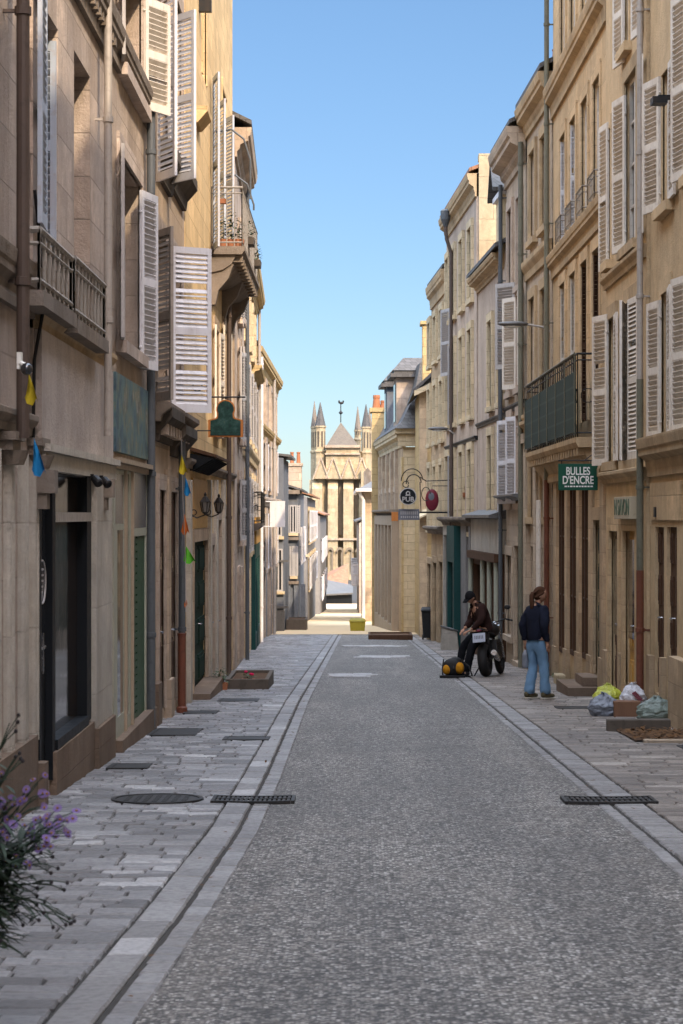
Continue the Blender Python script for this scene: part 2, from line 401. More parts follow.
    def band(s, Y0, Y1, z0, z1, p=.07, mat='r_trim', key='string_course'):
        h = z1-z0; s.prof(key, Y0, Y1, [(-.05, z0), (p*.4, z0), (p*.5, z0+h*.35), (p*.9, z0+h*.6), (p, z0+h*.7), (p, z0+h*.94), (p*.8, z1), (-.05, z1)], mat)
    def pipe(s, px, zt, zb=None, mat='zinc', r=.055, n=.1, Y=None, rings=True, name='downpipe', obj=True):
        r *= .78; Y = Y or s.Yp(px, n); zb = g(Y)+.02 if zb is None else zb; m = MB()
        m.tube([s.P(Y, n, zb), s.P(Y, n, zt)], r, 12)
        if rings:
            z = zb+1.1
            while z < zt: m.lathe(s.P(Y, n, z), [(r+.003, -.03), (r+.012, -.028), (r+.012, .028), (r+.003, .03)], 12); s.fbox(m, Y-.015, Y+.015, -.02, n-r*.7, z-.012, z+.012); z += 1.9
        return m.build(name, M[mat], s.root, smooth=False)
    def rail(s, Y0, Y1, n, z0, z1, mat='iron', gap=.11, r=.009, name='railing', ends=True, scroll=False):
        m = MB(); P = s.P
        def run(a, b):
            m.tube([P(*a, z1), P(*b, z1)], r*1.9, 6); m.tube([P(*a, z0+.07), P(*b, z0+.07)], r*1.4, 6); m.tube([P(*a, z1-.1), P(*b, z1-.1)], r*1.2, 6)
            L = math.hypot(b[0]-a[0], b[1]-a[1]); k = max(1, int(L/gap))
            for i in range(k+1):
                y = a[0]+(b[0]-a[0])*i/k; q = a[1]+(b[1]-a[1])*i/k; m.tube([P(y, q, z0), P(y, q, z1)], r, 5)
                if scroll and i < k:
                    y2 = y+(b[0]-a[0])/k/2; q2 = q+(b[1]-a[1])/k/2
                    m.torus(P(y2, q2, (z0+z1)/2), gap*.4, r*.8, (1, 0, 0) if abs(b[0]-a[0]) > abs(b[1]-a[1]) else (0, 1, 0), 12, 5)
        run((Y0, n), (Y1, n))
        if ends: run((Y0, 0), (Y0, n)); run((Y1, 0), (Y1, n))
        return m.build(name, M[mat], s.root)
    def finish(s):
        zb = g(s.Y1)-.4; Ys = sorted({s.Y0, s.Y1, *[q for o in s.ops for q in o[:2] if s.Y0 < q < s.Y1]})
        Zs = sorted({zb, s.zt, *[q for o in s.ops for q in o[2:4] if zb < q < s.zt]}); m = MB(); P = s.P
        for i in range(len(Ys)-1):
            for j in range(len(Zs)-1):
                yc = (Ys[i]+Ys[i+1])/2; zc = (Zs[j]+Zs[j+1])/2
                if any(o[0] < yc < o[1] and o[2] < zc < o[3] for o in s.ops): continue
                m.quad(P(Ys[i], 0, Zs[j]), P(Ys[i+1], 0, Zs[j]), P(Ys[i+1], 0, Zs[j+1]), P(Ys[i], 0, Zs[j+1]))
        for a, b, c, d, e in s.ops:
            m.quad(P(a, 0, c), P(a, -e, c), P(a, -e, d), P(a, 0, d)); m.quad(P(b, 0, c), P(b, -e, c), P(b, -e, d), P(b, 0, d))
            m.quad(P(a, 0, d), P(b, 0, d), P(b, -e, d), P(a, -e, d)); m.quad(P(a, 0, c), P(b, 0, c), P(b, -e, c), P(a, -e, c))
        D = s.dep; A, B = s.Y0, s.Y1
        for y in (A, B): m.quad(P(y, 0, zb), P(y, -D, zb), P(y, -D, s.zt), P(y, 0, s.zt))
        m.quad(P(A, -D, zb), P(B, -D, zb), P(B, -D, s.zt), P(A, -D, s.zt)); m.quad(P(A, 0, s.zt), P(B, 0, s.zt), P(B, -D, s.zt), P(A, -D, s.zt))
        if s.roof:
            e = s.eave; rz = s.zt+D/2*s.pitch
            for y in (A, B): m.add([P(y, 0, s.zt), P(y, -D, s.zt), P(y, -D/2, rz-.02)], [(0, 1, 2)])
        m.build('wall', M[s.mat], s.root)
        if s.roof:
            q = MB(); A2, B2 = A-.04, B+.04; sl = s.pitch; k = .09
            for n0, n1 in ((e, -D/2), (-D-e, -D/2)):
                z0 = s.zt+.05 if n0 > 0 else s.zt-e*sl
                q.hexa([P(A2, n0, z0), P(B2, n0, z0), P(B2, n1, rz), P(A2, n1, rz), P(A2, n0, z0+k), P(B2, n0, z0+k), P(B2, n1, rz+k), P(A2, n1, rz+k)])
            q.build('roof', M[s.roofmat], s.root)
        for key, (mb, mat) in s.parts.items():
            for q in clusters(mb): q.build(key, M[mat], s.root)
        return s.root
# ------------------------------------------------------------------ ground
def gxl(Y):                     # the left gutter line
    return -.835-.0215*max(0, 13.8-max(Y, 10.3))-.036*max(0, 10.3-Y)-.005*max(0, min(Y, 30)-18)+.003*max(0, Y-30)
def gxr(Y): return 2.02-.0045*Y
def wl(Y): return -2.45-.0057*Y if Y < 41 else max(-1.33-.031*Y, -3.3)
def wr(Y): return 4.2-.0112*Y if Y < 38 else (5.3-.0394*Y if Y < 46 else max(5.8-.05*Y, 2.25))

t = NT('ground_joint_earth'); p = t.pos(); n = t.noise(p, 9, 5)
M['joint'] = t.fin(t.mix(n, (.03, .028, .026), (.07, .065, .06)), .9)
t = NT('exposed_aggregate_road'); p = t.pos()
vo = t.new('ShaderNodeTexVoronoi'); vo.inputs['Scale'].default_value = 52; t.l(p, vo.inputs['Vector'])
sx = t.sep(vo.outputs['Color']); n1 = t.noise(p, .45, 5, .6); n2 = t.noise(p, 3, 5); n3 = t.noise(p, 120, 2)
vo2 = t.new('ShaderNodeTexVoronoi'); vo2.inputs['Scale'].default_value = 30; t.l(p, vo2.inputs['Vector']); sy = t.sep(vo2.outputs['Color'])
peb = t.ramp(sx[0], [(0., (.022, .021, .021)), (.34, (.088, .081, .074)), (.62, (.205, .187, .168)), (.86, (.43, .40, .36)), (1., (.70, .67, .63))])
col = t.mix(t.math('MULTIPLY', t.ramp(sy[0], [(.80, 0.), (.84, 1.)]), .55), peb, (.42, .39, .35))
col = t.mix(t.math('MULTIPLY', t.ramp(vo.outputs['Distance'], [(.42, 0.), (.70, 1.)]), .8), col, (.018, .017, .017))
col = t.mix(t.math('MULTIPLY', t.ramp(n1, [(.35, 0.), (.65, 1.)]), .35), col, (.06, .056, .054))
col = t.mix(t.math('MULTIPLY', t.ramp(n2, [(.5, 0.), (.8, 1.)]), .25), col, (.18, .15, .125))
t.bump(t.math('SUBTRACT', 1.0, vo.outputs['Distance']), .6, .008)
o_ = t.sep(p); n4 = t.noise(t.comb(t.math('MULTIPLY', o_[0], 1.6), t.math('MULTIPLY', o_[1], .16), 0.), 1.0, 5, .6); n5 = t.noise(p, 1.4, 5, .7)
col = t.mix(t.math('MULTIPLY', t.ramp(n4, [(.42, 0.), (.62, 1.)]), .6), col, t.mix(.5, col, (.050, .046, .043)))
col = t.mix(t.math('MULTIPLY', t.ramp(n4, [(.30, 1.), (.46, 0.)]), .4), col, t.mix(.5, col, (.30, .265, .225)))
col = t.mix(t.math('MULTIPLY', t.ramp(n5, [(.58, 0.), (.72, 1.)]), .4), col, (.05, .045, .042))
M['road'] = t.fin(col, .62, 0, .4)
def sett(name, stops, rough=.5, spec=.45):
    t = NT(name); p = t.pos(); a = t.new('ShaderNodeAttribute'); a.attribute_name = 'tint'
    col = t.ramp(a.outputs['Fac'], stops); n = t.noise(p, 26, 5); n2 = t.noise(p, .5, 4); n3 = t.noise(p, 90, 2)
    col = t.mix(t.math('MULTIPLY', t.ramp(n, [(.45, 0.), (.75, 1.)]), .5), col, (.06, .06, .065))
    col = t.mix(t.math('MULTIPLY', t.ramp(n2, [(.42, 0.), (.62, 1.)]), .35), col, (.11, .10, .10))
    col = t.mix(t.math('MULTIPLY', n3, .25), col, (.05, .05, .05))
    t.bump(t.math('ADD', n, t.math('MULTIPLY', n3, .4)), .5, .008)
    return t.fin(col, t.math('MULTIPLY_ADD', n, .3, rough-.15), 0, spec)
M['sett_l'] = sett('grey_pavement_setts', [(0., (.12, .117, .118)), (.4, (.215, .211, .214)), (.8, (.35, .345, .35)), (1., (.55, .545, .545))], .46)
M['sett_r'] = sett('warm_pavement_setts', [(0., (.13, .108, .09)), (.4, (.215, .18, .15)), (.8, (.32, .275, .235)), (1., (.46, .41, .36))], .52)
M['kerb'] = sett('pale_kerb_stones', [(0., (.20, .19, .185)), (.5, (.31, .30, .295)), (.85, (.39, .38, .375)), (1., (.55, .54, .54))], .48)

def sheet(name, mat, fx0, fx1, Ys, dz, mid=None):
    m = MB()
    for a, b in zip(Ys[:-1], Ys[1:]):
        A = [fx0(a)]+([mid(a)] if mid else [])+[fx1(a)]; B = [fx0(b)]+([mid(b)] if mid else [])+[fx1(b)]
        for i in range(len(A)-1):
            z = [dz, dz] if not mid else [[dz-.02, dz], [dz, dz-.02]][i]
            m.quad((A[i], a, g(a)+z[0]), (A[i+1], a, g(a)+z[1]), (B[i+1], b, g(b)+z[1]), (B[i], b, g(b)+z[0]))
    return tag(m.build(name, M[mat], weld=True), kind='structure')
sheet('ground', 'joint', lambda y: -1500, lambda y: 1500, [-60, 0, 20, 240, 900, 3000], -.0135)
Yr = [-25, -8]+[y*1. for y in range(-4, 31, 2)]+[40, 50, 60, 70, 74]
sheet('road', 'road', lambda y: gxl(y)+.15, lambda y: gxr(y)-.11, Yr, .012, lambda y: .5)

class Paving:
    def __init__(s): s.m = MB(); s.m.cc = 0.
    def st(s, x0, x1, y0, y1, tint, gap=.007, dz=0., lift=.0, sh=0.):
        m = s.m; m.cc = tint; x0 += gap; x1 -= gap; y0 += gap; y1 -= gap; c = .009; z = dz+lift
        tx = random.uniform(-.003, .003); ty = random.uniform(-.003, .003)
        lo = [(x0, y0), (x1, y0), (x1, y1), (x0, y1)]; hi = [(x0+c, y0+c), (x1-c, y0+c), (x1-c, y1-c), (x0+c, y1-c)]
        j = lambda: random.uniform(-.004, .004)
        lo = [(x+j(), y+j()) for x, y in lo]
        f = lambda x, y, e: (x+sh*(y-(y0+y1)/2), y, g(y)+z+e+tx*(1 if x > (x0+x1)/2 else -1)+ty*(1 if y > (y0+y1)/2 else -1))
        m.add([f(x, y, -.05) for x, y in lo]+[f(x, y, -.010) for x, y in lo]+[f(x, y, 0) for x, y in hi],
              [(0, 1, 5, 4), (1, 2, 6, 5), (2, 3, 7, 6), (3, 0, 4, 7), (4, 5, 9, 8), (5, 6, 10, 9), (6, 7, 11, 10), (7, 4, 8, 11), (8, 9, 10, 11)])
def tnt():
    r = random.random(); return random.uniform(.12, .8) if r < .9 else (random.uniform(.85, 1.) if r < .95 else random.uniform(0, .12))
pl = Paving(); y = 2.0
while y < 76:
    d = random.uniform(.13, .20); x = gxl(y)-.2; end = wl(y)-.12
    x -= random.uniform(0, .3)*0
    while x > end:
        w = random.uniform(.13, .40); pl.st(max(end-.3, x-w), x, y, y+d, tnt(), .006, 0., random.uniform(0, .006)); x -= w
    y += d
tag(pl.m.build('pavement', M['sett_l']), kind='structure')
pr = Paving(); y = 4.0
while y < 76:
    d = random.uniform(.13, .20); x = gxr(y)+.26; end = wr(y)+.15
    while x < end:
        w = random.uniform(.18, .5); pr.st(x, min(x+w, end+.3), y, y+d, tnt(), .006, 0., random.uniform(0, .007)); x += w
    y += d
tag(pr.m.build('pavement', M['sett_r']), kind='structure')
kb = Paving(); y = 1.5
while y < 76:
    d = random.uniform(.34, .62); a = gxl(y+d/2); kb.st(a-.195, a-.004, y, y+d, tnt(), .004, .003, 0., (gxl(y+d)-gxl(y))/d); y += d
y = 1.5
while y < 76:
    d = random.uniform(.16, .26); a = gxl(y+d/2); kb.st(a+.014, a+.15, y, y+d, random.uniform(.1, .7), .004, -.004, 0., (gxl(y+d)-gxl(y))/d); y += d
y = 1.5
while y < 76:
    d = random.uniform(.16, .26); a = gxr(y+d/2); kb.st(a-.11, a-.009, y, y+d, random.uniform(.1, .6), .004, -.004); y += d
y = 1.5
while y < 76:
    d = random.uniform(.12, .18); a = gxr(y+d/2); kb.st(a+.009, a+.25, y, y+d, random.uniform(.1, .7), .005, .002); y += d
tag(kb.m.build('kerb', M['kerb']), kind='structure')
# the lower street; sunlight is put into its pale golden colour
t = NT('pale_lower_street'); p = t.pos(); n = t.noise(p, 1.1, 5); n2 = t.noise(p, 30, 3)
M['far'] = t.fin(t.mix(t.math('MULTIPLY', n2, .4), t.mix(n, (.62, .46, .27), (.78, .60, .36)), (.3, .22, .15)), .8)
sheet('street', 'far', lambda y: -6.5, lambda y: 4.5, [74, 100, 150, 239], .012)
for (x0, x1, y0, y1) in ((-.62, .12, 37.7, 39.2), (-.2, 1.05, 48.5, 50.0), (-.55, 1.0, 58.0, 59.0)):  # strips of pale setts laid across the road
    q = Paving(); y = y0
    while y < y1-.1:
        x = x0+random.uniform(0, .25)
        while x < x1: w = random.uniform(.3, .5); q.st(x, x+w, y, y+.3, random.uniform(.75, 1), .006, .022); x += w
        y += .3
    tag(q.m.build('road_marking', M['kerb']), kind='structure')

# covers and gratings let into the paving
def grate(x0, x1, y0, y1, label, dip=.02):
    m = MB(); z = lambda x, y: g(y)+.018-dip*(1-abs((x-(x0+x1)/2)/((x1-x0)/2))**2)
    n = 16
    for k in range(n):
        a = x0+(x1-x0)*(k+.18)/n; b = x0+(x1-x0)*(k+.72)/n
        m.hexa([(a, y0, z(a, y0)-.04), (b, y0, z(b, y0)-.04), (b, y1, z(b, y1)-.04), (a, y1, z(a, y1)-.04), (a, y0, z(a, y0)), (b, y0, z(b, y0)), (b, y1, z(b, y1)), (a, y1, z(a, y1))])
    root = empty('drain_grate', ((x0+x1)/2, (y0+y1)/2, g((y0+y1)/2)), label, 'drain')
    m.build('grille', M['dull'], root)
    f = MB(); yy = (y0, y0-.035), (y1, y1+.035), ((y0+y1)/2-.015, (y0+y1)/2+.015)
    for a, b in yy:
        for k in range(8):
            xa = x0+(x1-x0)*k/8; xb = x0+(x1-x0)*(k+1)/8; lo, hi = min(a, b), max(a, b)
            f.hexa([(xa, lo, z(xa, lo)-.05), (xb, lo, z(xb, lo)-.05), (xb, hi, z(xb, hi)-.05), (xa, hi, z(xa, hi)-.05), (xa, lo, z(xa, lo)+.004), (xb, lo, z(xb, lo)+.004), (xb, hi, z(xb, hi)+.004), (xa, hi, z(xa, hi)+.004)])
    for xa in (x0-.03, x1+.002): f.hexa([(xa, y0-.034, z(x0, y0)-.05), (xa+.028, y0-.034, z(x0, y0)-.05), (xa+.028, y1+.034, z(x0, y1)-.05), (xa, y1+.034, z(x0, y1)-.05), (xa, y0-.034, z(x0, y0)+.004), (xa+.028, y0-.034, z(x0, y0)+.004), (xa+.028, y1+.034, z(x0, y1)+.004), (xa, y1+.034, z(x0, y1)+.004)])
    f.build('frame', M['dull'], root)
    bk = MB(); bk.quad((x0, y0, g(y0)-.024), (x1, y0, g(y0)-.024), (x1, y1, g(y1)-.024), (x0, y1, g(y1)-.024)); bk.build('sump', M['black'], root)
grate(-1.12, -.53, 15.5, 15.86, 'dark slotted drain grate dished across the left kerb stones', .006)
grate(1.62, 2.28, 15.45, 15.81, 'dark slotted drain grate dished across the right gutter', .006)
def cover(x0, x1, y0, y1, label, rnd=False):
    m = MB(); cx, cy = (x0+x1)/2, (y0+y1)/2
    root = empty('manhole_cover', (cx, cy, g(cy)), label, 'manhole cover')
    if rnd:
        R = (x1-x0)/2; nrm = V((0, SLOPE, 1)).normalized()
        m.lathe((cx, cy, g(cy)-.02), [(R*.88, 0), (R*.88, .032)], 32, nrm)
        for k in range(-4, 5):
            for j in range(-4, 5):
                if math.hypot(k, j)*.075 < R*.8: a, b = cx+k*.075, cy+j*.075; m.box(a-.02, a+.02, b-.02, b+.02, g(b)-.01, g(b)+.016)
        m.build('lid', M['dull'], root); f = MB(); f.lathe((cx, cy, g(cy)-.04), [(R*.9, 0), (R, 0), (R, .057), (R*.9, .057), (R*.9, 0)], 32, nrm); f.build('frame', M['dull'], root)
    else:
        q = lambda m, a, b, c, d, z: m.hexa([(a, c, g(c)-.03), (b, c, g(c)-.03), (b, d, g(d)-.03), (a, d, g(d)-.03), (a, c, g(c)+z), (b, c, g(c)+z), (b, d, g(d)+z), (a, d, g(d)+z)])
        q(m, x0+.05, x1-.05, y0+.05, y1-.05, .011); m.build('lid', M['dull'], root); f = MB()
        q(f, x0, x1, y0, y0+.045, .014); q(f, x0, x1, y1-.045, y1, .014); q(f, x0, x0+.045, y0+.047, y1-.047, .014); q(f, x1-.045, x1, y0+.047, y1-.047, .014); f.build('frame', M['dull'], root)
cover(-1.95, -1.22, 15.35, 16.08, 'round dark iron manhole cover beside the left drain grate', True)
cover(-2.40, -1.85, 22.6, 23.7, 'large dark cover plate on the left pavement before the blue grey downpipe')
cover(-1.50, -.99, 21.9, 22.4, 'narrow dark cover plate on the left pavement near the kerb')
cover(-2.33, -1.95, 18.4, 18.9, 'small dark cover plate in front of the sage green shopfront')
cover(-2.35, -1.9, 26.6, 27.2, 'dark cover plate on the left pavement by the red brown pipe foot')
cover(-2.1, -1.5, 29.5, 30.2, 'dark cover plate on the left pavement before the dark green door')
cover(2.75, 3.35, 27.6, 28.2, 'thin dark cover plate on the right pavement left of the rubbish bags')
cover(3.35, 3.75, 20.6, 21.1, 'dark cover plate on the right pavement at the edge of the photo')

# ------------------------------------------------------------------ left side
LA, LB = -2.39, -.0057
def yl(px, a=LA, b=LB): return a/((px-VX)/FPX-b)
Y = [8.0, yl(33), yl(108), yl(150), yl(183), 41.0]
# --- nearest house, at the left edge of the photo
h = House('stone_house', 'nearest brown stone house on the left with fluted pilasters and a rusty pipe', 'L', LA-.03, LB, Y[0], Y[1], 13., 'st_a')
yn = h.Yp(12)
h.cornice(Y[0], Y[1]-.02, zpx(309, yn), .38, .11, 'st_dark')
m = h.mb('pilaster', 'pier'); zc = zpx(452, yn)
for a in (-28, -8, 6, 20, 31):
    c = h.Yp(a)
    for e in (-.06, .06): m.tube([h.P(c+e, .0, g(c)+.5), h.P(c+e, .0, zc)], .055, 12)
m = h.mb('plinth', 'base'); h.fbox(m, Y[0], Y[1], -.05, .07, g(Y[1])-.2, g(Y[1])+.55)
m = h.mb('capital', 'st_dark')
for a in (4, 31):
    c = h.Yp(a); h.fbox(m, c-.17, c+.17, 0, .09, zc, zc+.07); h.fbox(m, c-.2, c+.2, 0, .12, zc+.07, zc+.13); m.lathe(h.P(c, .05, zc-.1), [(.09, 0), (.13, .1)], 12)
h.band(Y[0], Y[1]-.02, zc+.14, zc+.30, .08, 'st_dark')
h.pipe(23, 12.6, zpx(440, yn), 'brownpipe', .06, .14)
m = h.mb('bracket', 'iron'); c = 12.1; m.box(h.X(c, 0), h.X(c, .3), c-.02, c+.02, zpx(112, c)-.03, zpx(112, c)+.03)
m = h.mb('cable', 'rubber'); c = h.Yp(28); m.tube([h.P(c, .05, zpx(190, c)), h.P(c+.08, .09, zpx(250, c)), h.P(c+.06, .12, zpx(300, c)), h.P(c-.02, .05, zpx(360, c)), h.P(c, .04, zpx(440, c))], .014, 6)
h.finish()

# --- house with the black shopfront
h = House('stone_house', 'grey pink stone house with pale blue shutters above the black shopfront', 'L', LA, LB, Y[1], Y[2]-.03, 13., 'st_a')
w1 = h.rng(42, 58, 17, 246); w2 = h.rng(74, 90, 64, 276)
for r in (w1, w2): h.opening(r, .32)
m = h.mb('window_surround', 'st_b')
h.window(w2, .32, 'beigewood', 'glass', 4, open_=False)
w = MB(); h.fbox(w, w1[0]-.02, w1[1]+.02, -.36, -.33, w1[2]-.02, w1[3]+.02); w.build('window', M['glass'], h.root)
h.leaf(w1[1]-.03, False, w1[2]+.03, w1[3]-.1, .30, 90, 'blue', n0=-.31)
h.leaf(w1[0]-.03, True, w1[2]+.05, w1[3]+.05, .5, 176, 'blue', n0=.03)
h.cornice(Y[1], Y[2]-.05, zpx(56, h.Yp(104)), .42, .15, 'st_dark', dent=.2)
for px0, px1, top, bot in ((39, 71, 245, 305), (74, 104, 274, 332)):
    a, b = h.Yp(px0, .14), h.Yp(px1, .14); mid = (a+b)/2; zt_ = zpx((top+bot)/2-30, mid); zb_ = zpx((top+bot)/2+27, mid)
    h.rail(a, b, .14, zb_, zt_, 'rustrail', .22, .015)
    q = h.mb('window_sill', 'st_dark'); h.fbox(q, a-.05, b+.05, -.02, .18, zb_-.12, zb_-.005)
ym = h.Yp(72); zb_ = zpx(351, ym)
h.band(Y[1], Y[2]-.05, zb_, zb_+.17, .10, 'r_trim')
q = h.mb('parapet_panel', 'st_b'); h.fbox(q, Y[1]+.1, Y[2]-.12, -.02, .05, zb_+.173, zb_+.52)
q = h.mb('fascia', 'fascia'); h.fbox(q, Y[1]+.05, Y[2]-.06, -.02, .06, zpx(452, ym), zb_-.003)
q = h.mb('shop_cornice', 'pier'); zf = zpx(452, ym); h.fbox(q, Y[1]+.02, Y[2]-.04, -.02, .13, zf-.06, zf-.002); h.fbox(q, Y[1]+.04, Y[2]-.05, -.02, .09, zf-.2, zf-.063)
ra = h.rng(38, 49, 466, None, .12); rb = h.rng(50.5, 88, 466, None, .42)
rb = (ra[1]+.10, rb[1], rb[2], ra[3])
h.opening(ra, .04); h.opening(rb, .10)
sf = MB()     # black joinery
h.fbox(sf, ra[1]-.01, rb[0]+.05, -.06, .03, ra[2], rb[3]); h.fbox(sf, ra[0]-.03, ra[0]+.05, -.1, .02, ra[2], ra[3])
h.fbox(sf, rb[1]-.30, rb[1]+.0, -.12, .03, rb[2], rb[3]); h.fbox(sf, ra[0], rb[1], -.1, .015, rb[3]-.05, rb[3]+.03)
h.fbox(sf, rb[0]+.05, rb[1]-.3, -.1, .05, rb[2]-.02, rb[2]+.06)
zt_ = zpx(517, (rb[0]+rb[1])/2)
sfo = sf.build('shopfront', M['black'], h.root)
q = MB(); h.fbox(q, rb[0]+.052, rb[1]-.05, -.08, .045, zt_-.04, zt_+.04); q.build('transom', M['zinc'], sfo)
q = MB(); h.fbox(q, rb[0]+.04, rb[1]-.29, -.09, -.06, rb[2], rb[3]-.04); q.build('pane', M['glassw'], sfo)
q = MB(); h.fbox(q, ra[0]+.051, ra[1]-.012, -.06, -.03, ra[2]-.02, ra[3]-.05); d = q.build('door', M['black'], h.root)
q = MB(); h.fbox(q, ra[0]+.10, ra[1]-.06, -.03, -.02, ra[2]+.9, ra[3]-.12); q.build('pane', M['glass'], d)
q = MB(); c = (ra[0]+ra[1])/2; zc = zpx(582, c)
q.torus(h.P(c, -.012, zc), .17, .008, (1, 0, 0), 28, 5)
for k in range(5): h.fbox(q, c-.1+k*.01, c+.1-k*.012, -.019, -.012, zc+.09-k*.045, zc+.105-k*.045)
q.build('emblem', M['greysh'], d)
q = MB(); zc = zpx(648, c); h.fbox(q, c-.13, c+.13, -.03, .0, zc-.012, zc+.012); h.fbox(q, c-.012, c+.012, -.03, .002, zc-.2, zc+.12); q.build('handle', M['chrome'], d)
q = h.mb('plinth', 'base'); h.fbox(q, ra[1]+.02, rb[1]+.01, -.05, .06, g(rb[1])-.3, rb[2]-.025)
q = h.mb('pilaster', 'pier'); a, b = rb[1]+.06, Y[2]-.22; h.fbox(q, a, b, -.02, .07, g(b)+.42, zf-.205)
q = h.mb('plinth', 'base'); h.fbox(q, a-.03, b+.03, -.02, .10, g(b)-.2, g(b)+.418)
h.fbox(q, Y[1]+.02, ra[0]-.06, -.02, .09, g(b)-.2, g(b)+.5)
q = h.mb('console', 'st_dark')
for c in (Y[1]+.12, (a+b)/2): h.fbox(q, c-.09, c+.09, 0, .16, zf-.38, zf-.204); h.fbox(q, c-.07, c+.07, 0, .1, zf-.5, zf-.382)
h.pipe(108, 12.8, zpx(440, h.Yp(108)), 'zinc', .05, .12)
h.finish()

# --- house with the painted board
h = House('stone_house', 'narrow stone house with a blue green painted board above a beige shopfront', 'L', LA-.02, LB, Y[2]-.03, Y[3], 13., 'st_b')
r = h.rng(119, 141, -30, 88); h.window(r, .22, 'beigewood'); h.surround(r, .12, .03, 'st_a')
h.leaf(r[0]-.02, True, r[2], r[3], .5, 172, 'greysh'); h.leaf(r[1]+.02, False, r[2], r[3], .5, 150, 'cream')
h.cornice(Y[2]+.05, Y[3]-.15, zpx(100, h.Yp(131)), .36, .13, 'st_dark')
r = h.rng(118, 140, 170, 350); h.window(r, .22, 'greysh'); h.surround(r, .12, .03, 'st_a')
h.leaf(r[0]-.02, True, r[2], r[3], .48, 172, 'greysh'); h.leafx(141, 157, 190, 368, False, .5, 90, 170, 'white')
t = NT('painted_scene_board'); p = t.pos(); n = t.noise(p, 2.3, 6, .7); n2 = t.noise(p, 5, 4)
col = t.ramp(n, [(.25, (.03, .045, .06)), (.40, (.06, .115, .16)), (.52, (.11, .18, .17)), (.60, (.19, .18, .12)), (.70, (.36, .37, .37))])
M['mural'] = t.fin(t.mix(t.math('MULTIPLY', t.ramp(n2, [(.5, 0.), (.6, 1.)]), .4), col, (.02, .03, .05)), .6)
a, b = h.Yp(110), h.Yp(145.5); ym = (a+b)/2
q = MB(); h.fbox(q, a, b, -.01, .06, zpx(456, ym), zpx(383, ym)); q.build('painted_board', M['mural'], h.root)
zs = zpx(462, ym)
q = h.mb('shop_cornice', 'beigewood'); h.fbox(q, a-.05, b+.03, -.02, .12, zs-.05, zs-.0); h.fbox(q, a, b, -.02, .07, zs-.11, zs-.053)
r1 = h.rng(111, 119.5, 474, 524); r2 = h.rng(121, 125, 474, None, .3); r3 = h.rng(130, 143, 474, 528)
rlow = h.rng(113, 119.5, 530, None, .35); rd = h.rng(128, 142, 536, None, .14)
def rest(h, m, Ya, Yb, n0, n1, z0, z1, holes):
    Ys = sorted({Ya, Yb, *[v for o in holes for v in o[:2]]}); Zs = sorted({z0, z1, *[v for o in holes for v in o[2:4]]})
    for i in range(len(Ys)-1):
        for j in range(len(Zs)-1):
            yc, zc = (Ys[i]+Ys[i+1])/2, (Zs[j]+Zs[j+1])/2
            if not any(o[0] < yc < o[1] and o[2] < zc < o[3] for o in holes): h.fbox(m, Ys[i], Ys[i+1], n0, n1, Zs[j], Zs[j+1])
q = MB(); rest(h, q, a-.05, b, -.02, .045, g(b)-.1, zs-.113, [r1, r2, r3, rlow, rd]); sfo = q.build('shopfront', M['sage'], h.root)
for r in (r1, r3): q = MB(); h.fbox(q, r[0]-.01, r[1]+.01, .03, .041, r[2]-.01, r[3]+.01); q.build('pane', M['curtain'], sfo)
for r in (r2, rlow): q = MB(); h.fbox(q, r[0]-.01, r[1]+.01, .028, .039, r[2]-.01, r[3]+.01); q.build('pane', M['glassw'], sfo)
d = MB(); k = 26
for i in range(k):
    z = rd[2]+(rd[3]-rd[2])*i/k; dz = (rd[3]-rd[2])/k; h.fbox(d, rd[0], rd[0]+(rd[1]-rd[0])*.45, .004, .03, z, z+dz*.72)
h.fbox(d, rd[0], rd[1], .003, .012, rd[2], rd[3]); h.fbox(d, rd[0]+(rd[1]-rd[0])*.47, rd[1], .004, .028, rd[2], rd[3]); d.build('door', M['green'], h.root)
q = h.mb('frame_strip', 'beigewood')
for c in (h.Yp(120.3), h.Yp(127.2), h.Yp(144)): h.fbox(q, c-.03, c+.03, .0, .075, g(b)+.1, zs-.113)
q = h.mb('doorstep', 'base'); h.fbox(q, a-.02, b+.1, -.02, .13, g(b)-.2, g(a)+.12)
h.finish()

# --- house with the big white shutters
h = House('stone_house', 'stone house with large white shutters standing out from two upper windows', 'L', LA+.02, LB, Y[3], Y[4], 13., 'st_c')
for xs in ((156, 167), (171, 181)):
    for yt, yb in ((-20, 150), (238, 408)):
        off = 22 if xs[0] > 160 else 0
        r = h.rng(*xs, yt+off, yb+off*.8); h.window(r, .22, 'white'); h.surround(r, .1, .03, 'st_b', sill=False)
        q = h.mb('window_sill', 'st_dk2'); h.prof('window_sill', r[0]-.2, r[1]+.2, [(-.02, r[2]-.45), (.06, r[2]-.45), (.08, r[2]-.32), (.22, r[2]-.16), (.22, r[2]-.03), (-.02, r[2]-.03)], 'st_dark')
h.leafx(157, 176, -6, 182, True, .56, 92, 176, 'white'); h.leafx(169, 195, 18, 184, True, .58, 92, 176, 'white')
h.leafx(155, 172, 232, 402, True, .55, 92, 176, 'taupe'); h.leafx(171, 211, 246, 412, True, .58, 60, 120, 'white', 'large white louvred shutter standing straight out from the wall')
h.band(Y[3]+.15, Y[4], zpx(428, h.Yp(168)), zpx(410, h.Yp(168)), .22, 'st_dark'); ym = h.Yp(168)
q = h.mb('balustrade_block', 'st_b')
for k in range(9): c = Y[3]+.4+k*.4; h.fbox(q, c, c+.2, .0, .16, zpx(440, ym), zpx(430, ym))
r = h.rng(157, 163.5, 490, None, .12); h.door(r, 'brown', .04, 3, 1); h.surround(r, .12, .04, 'st_b', False)
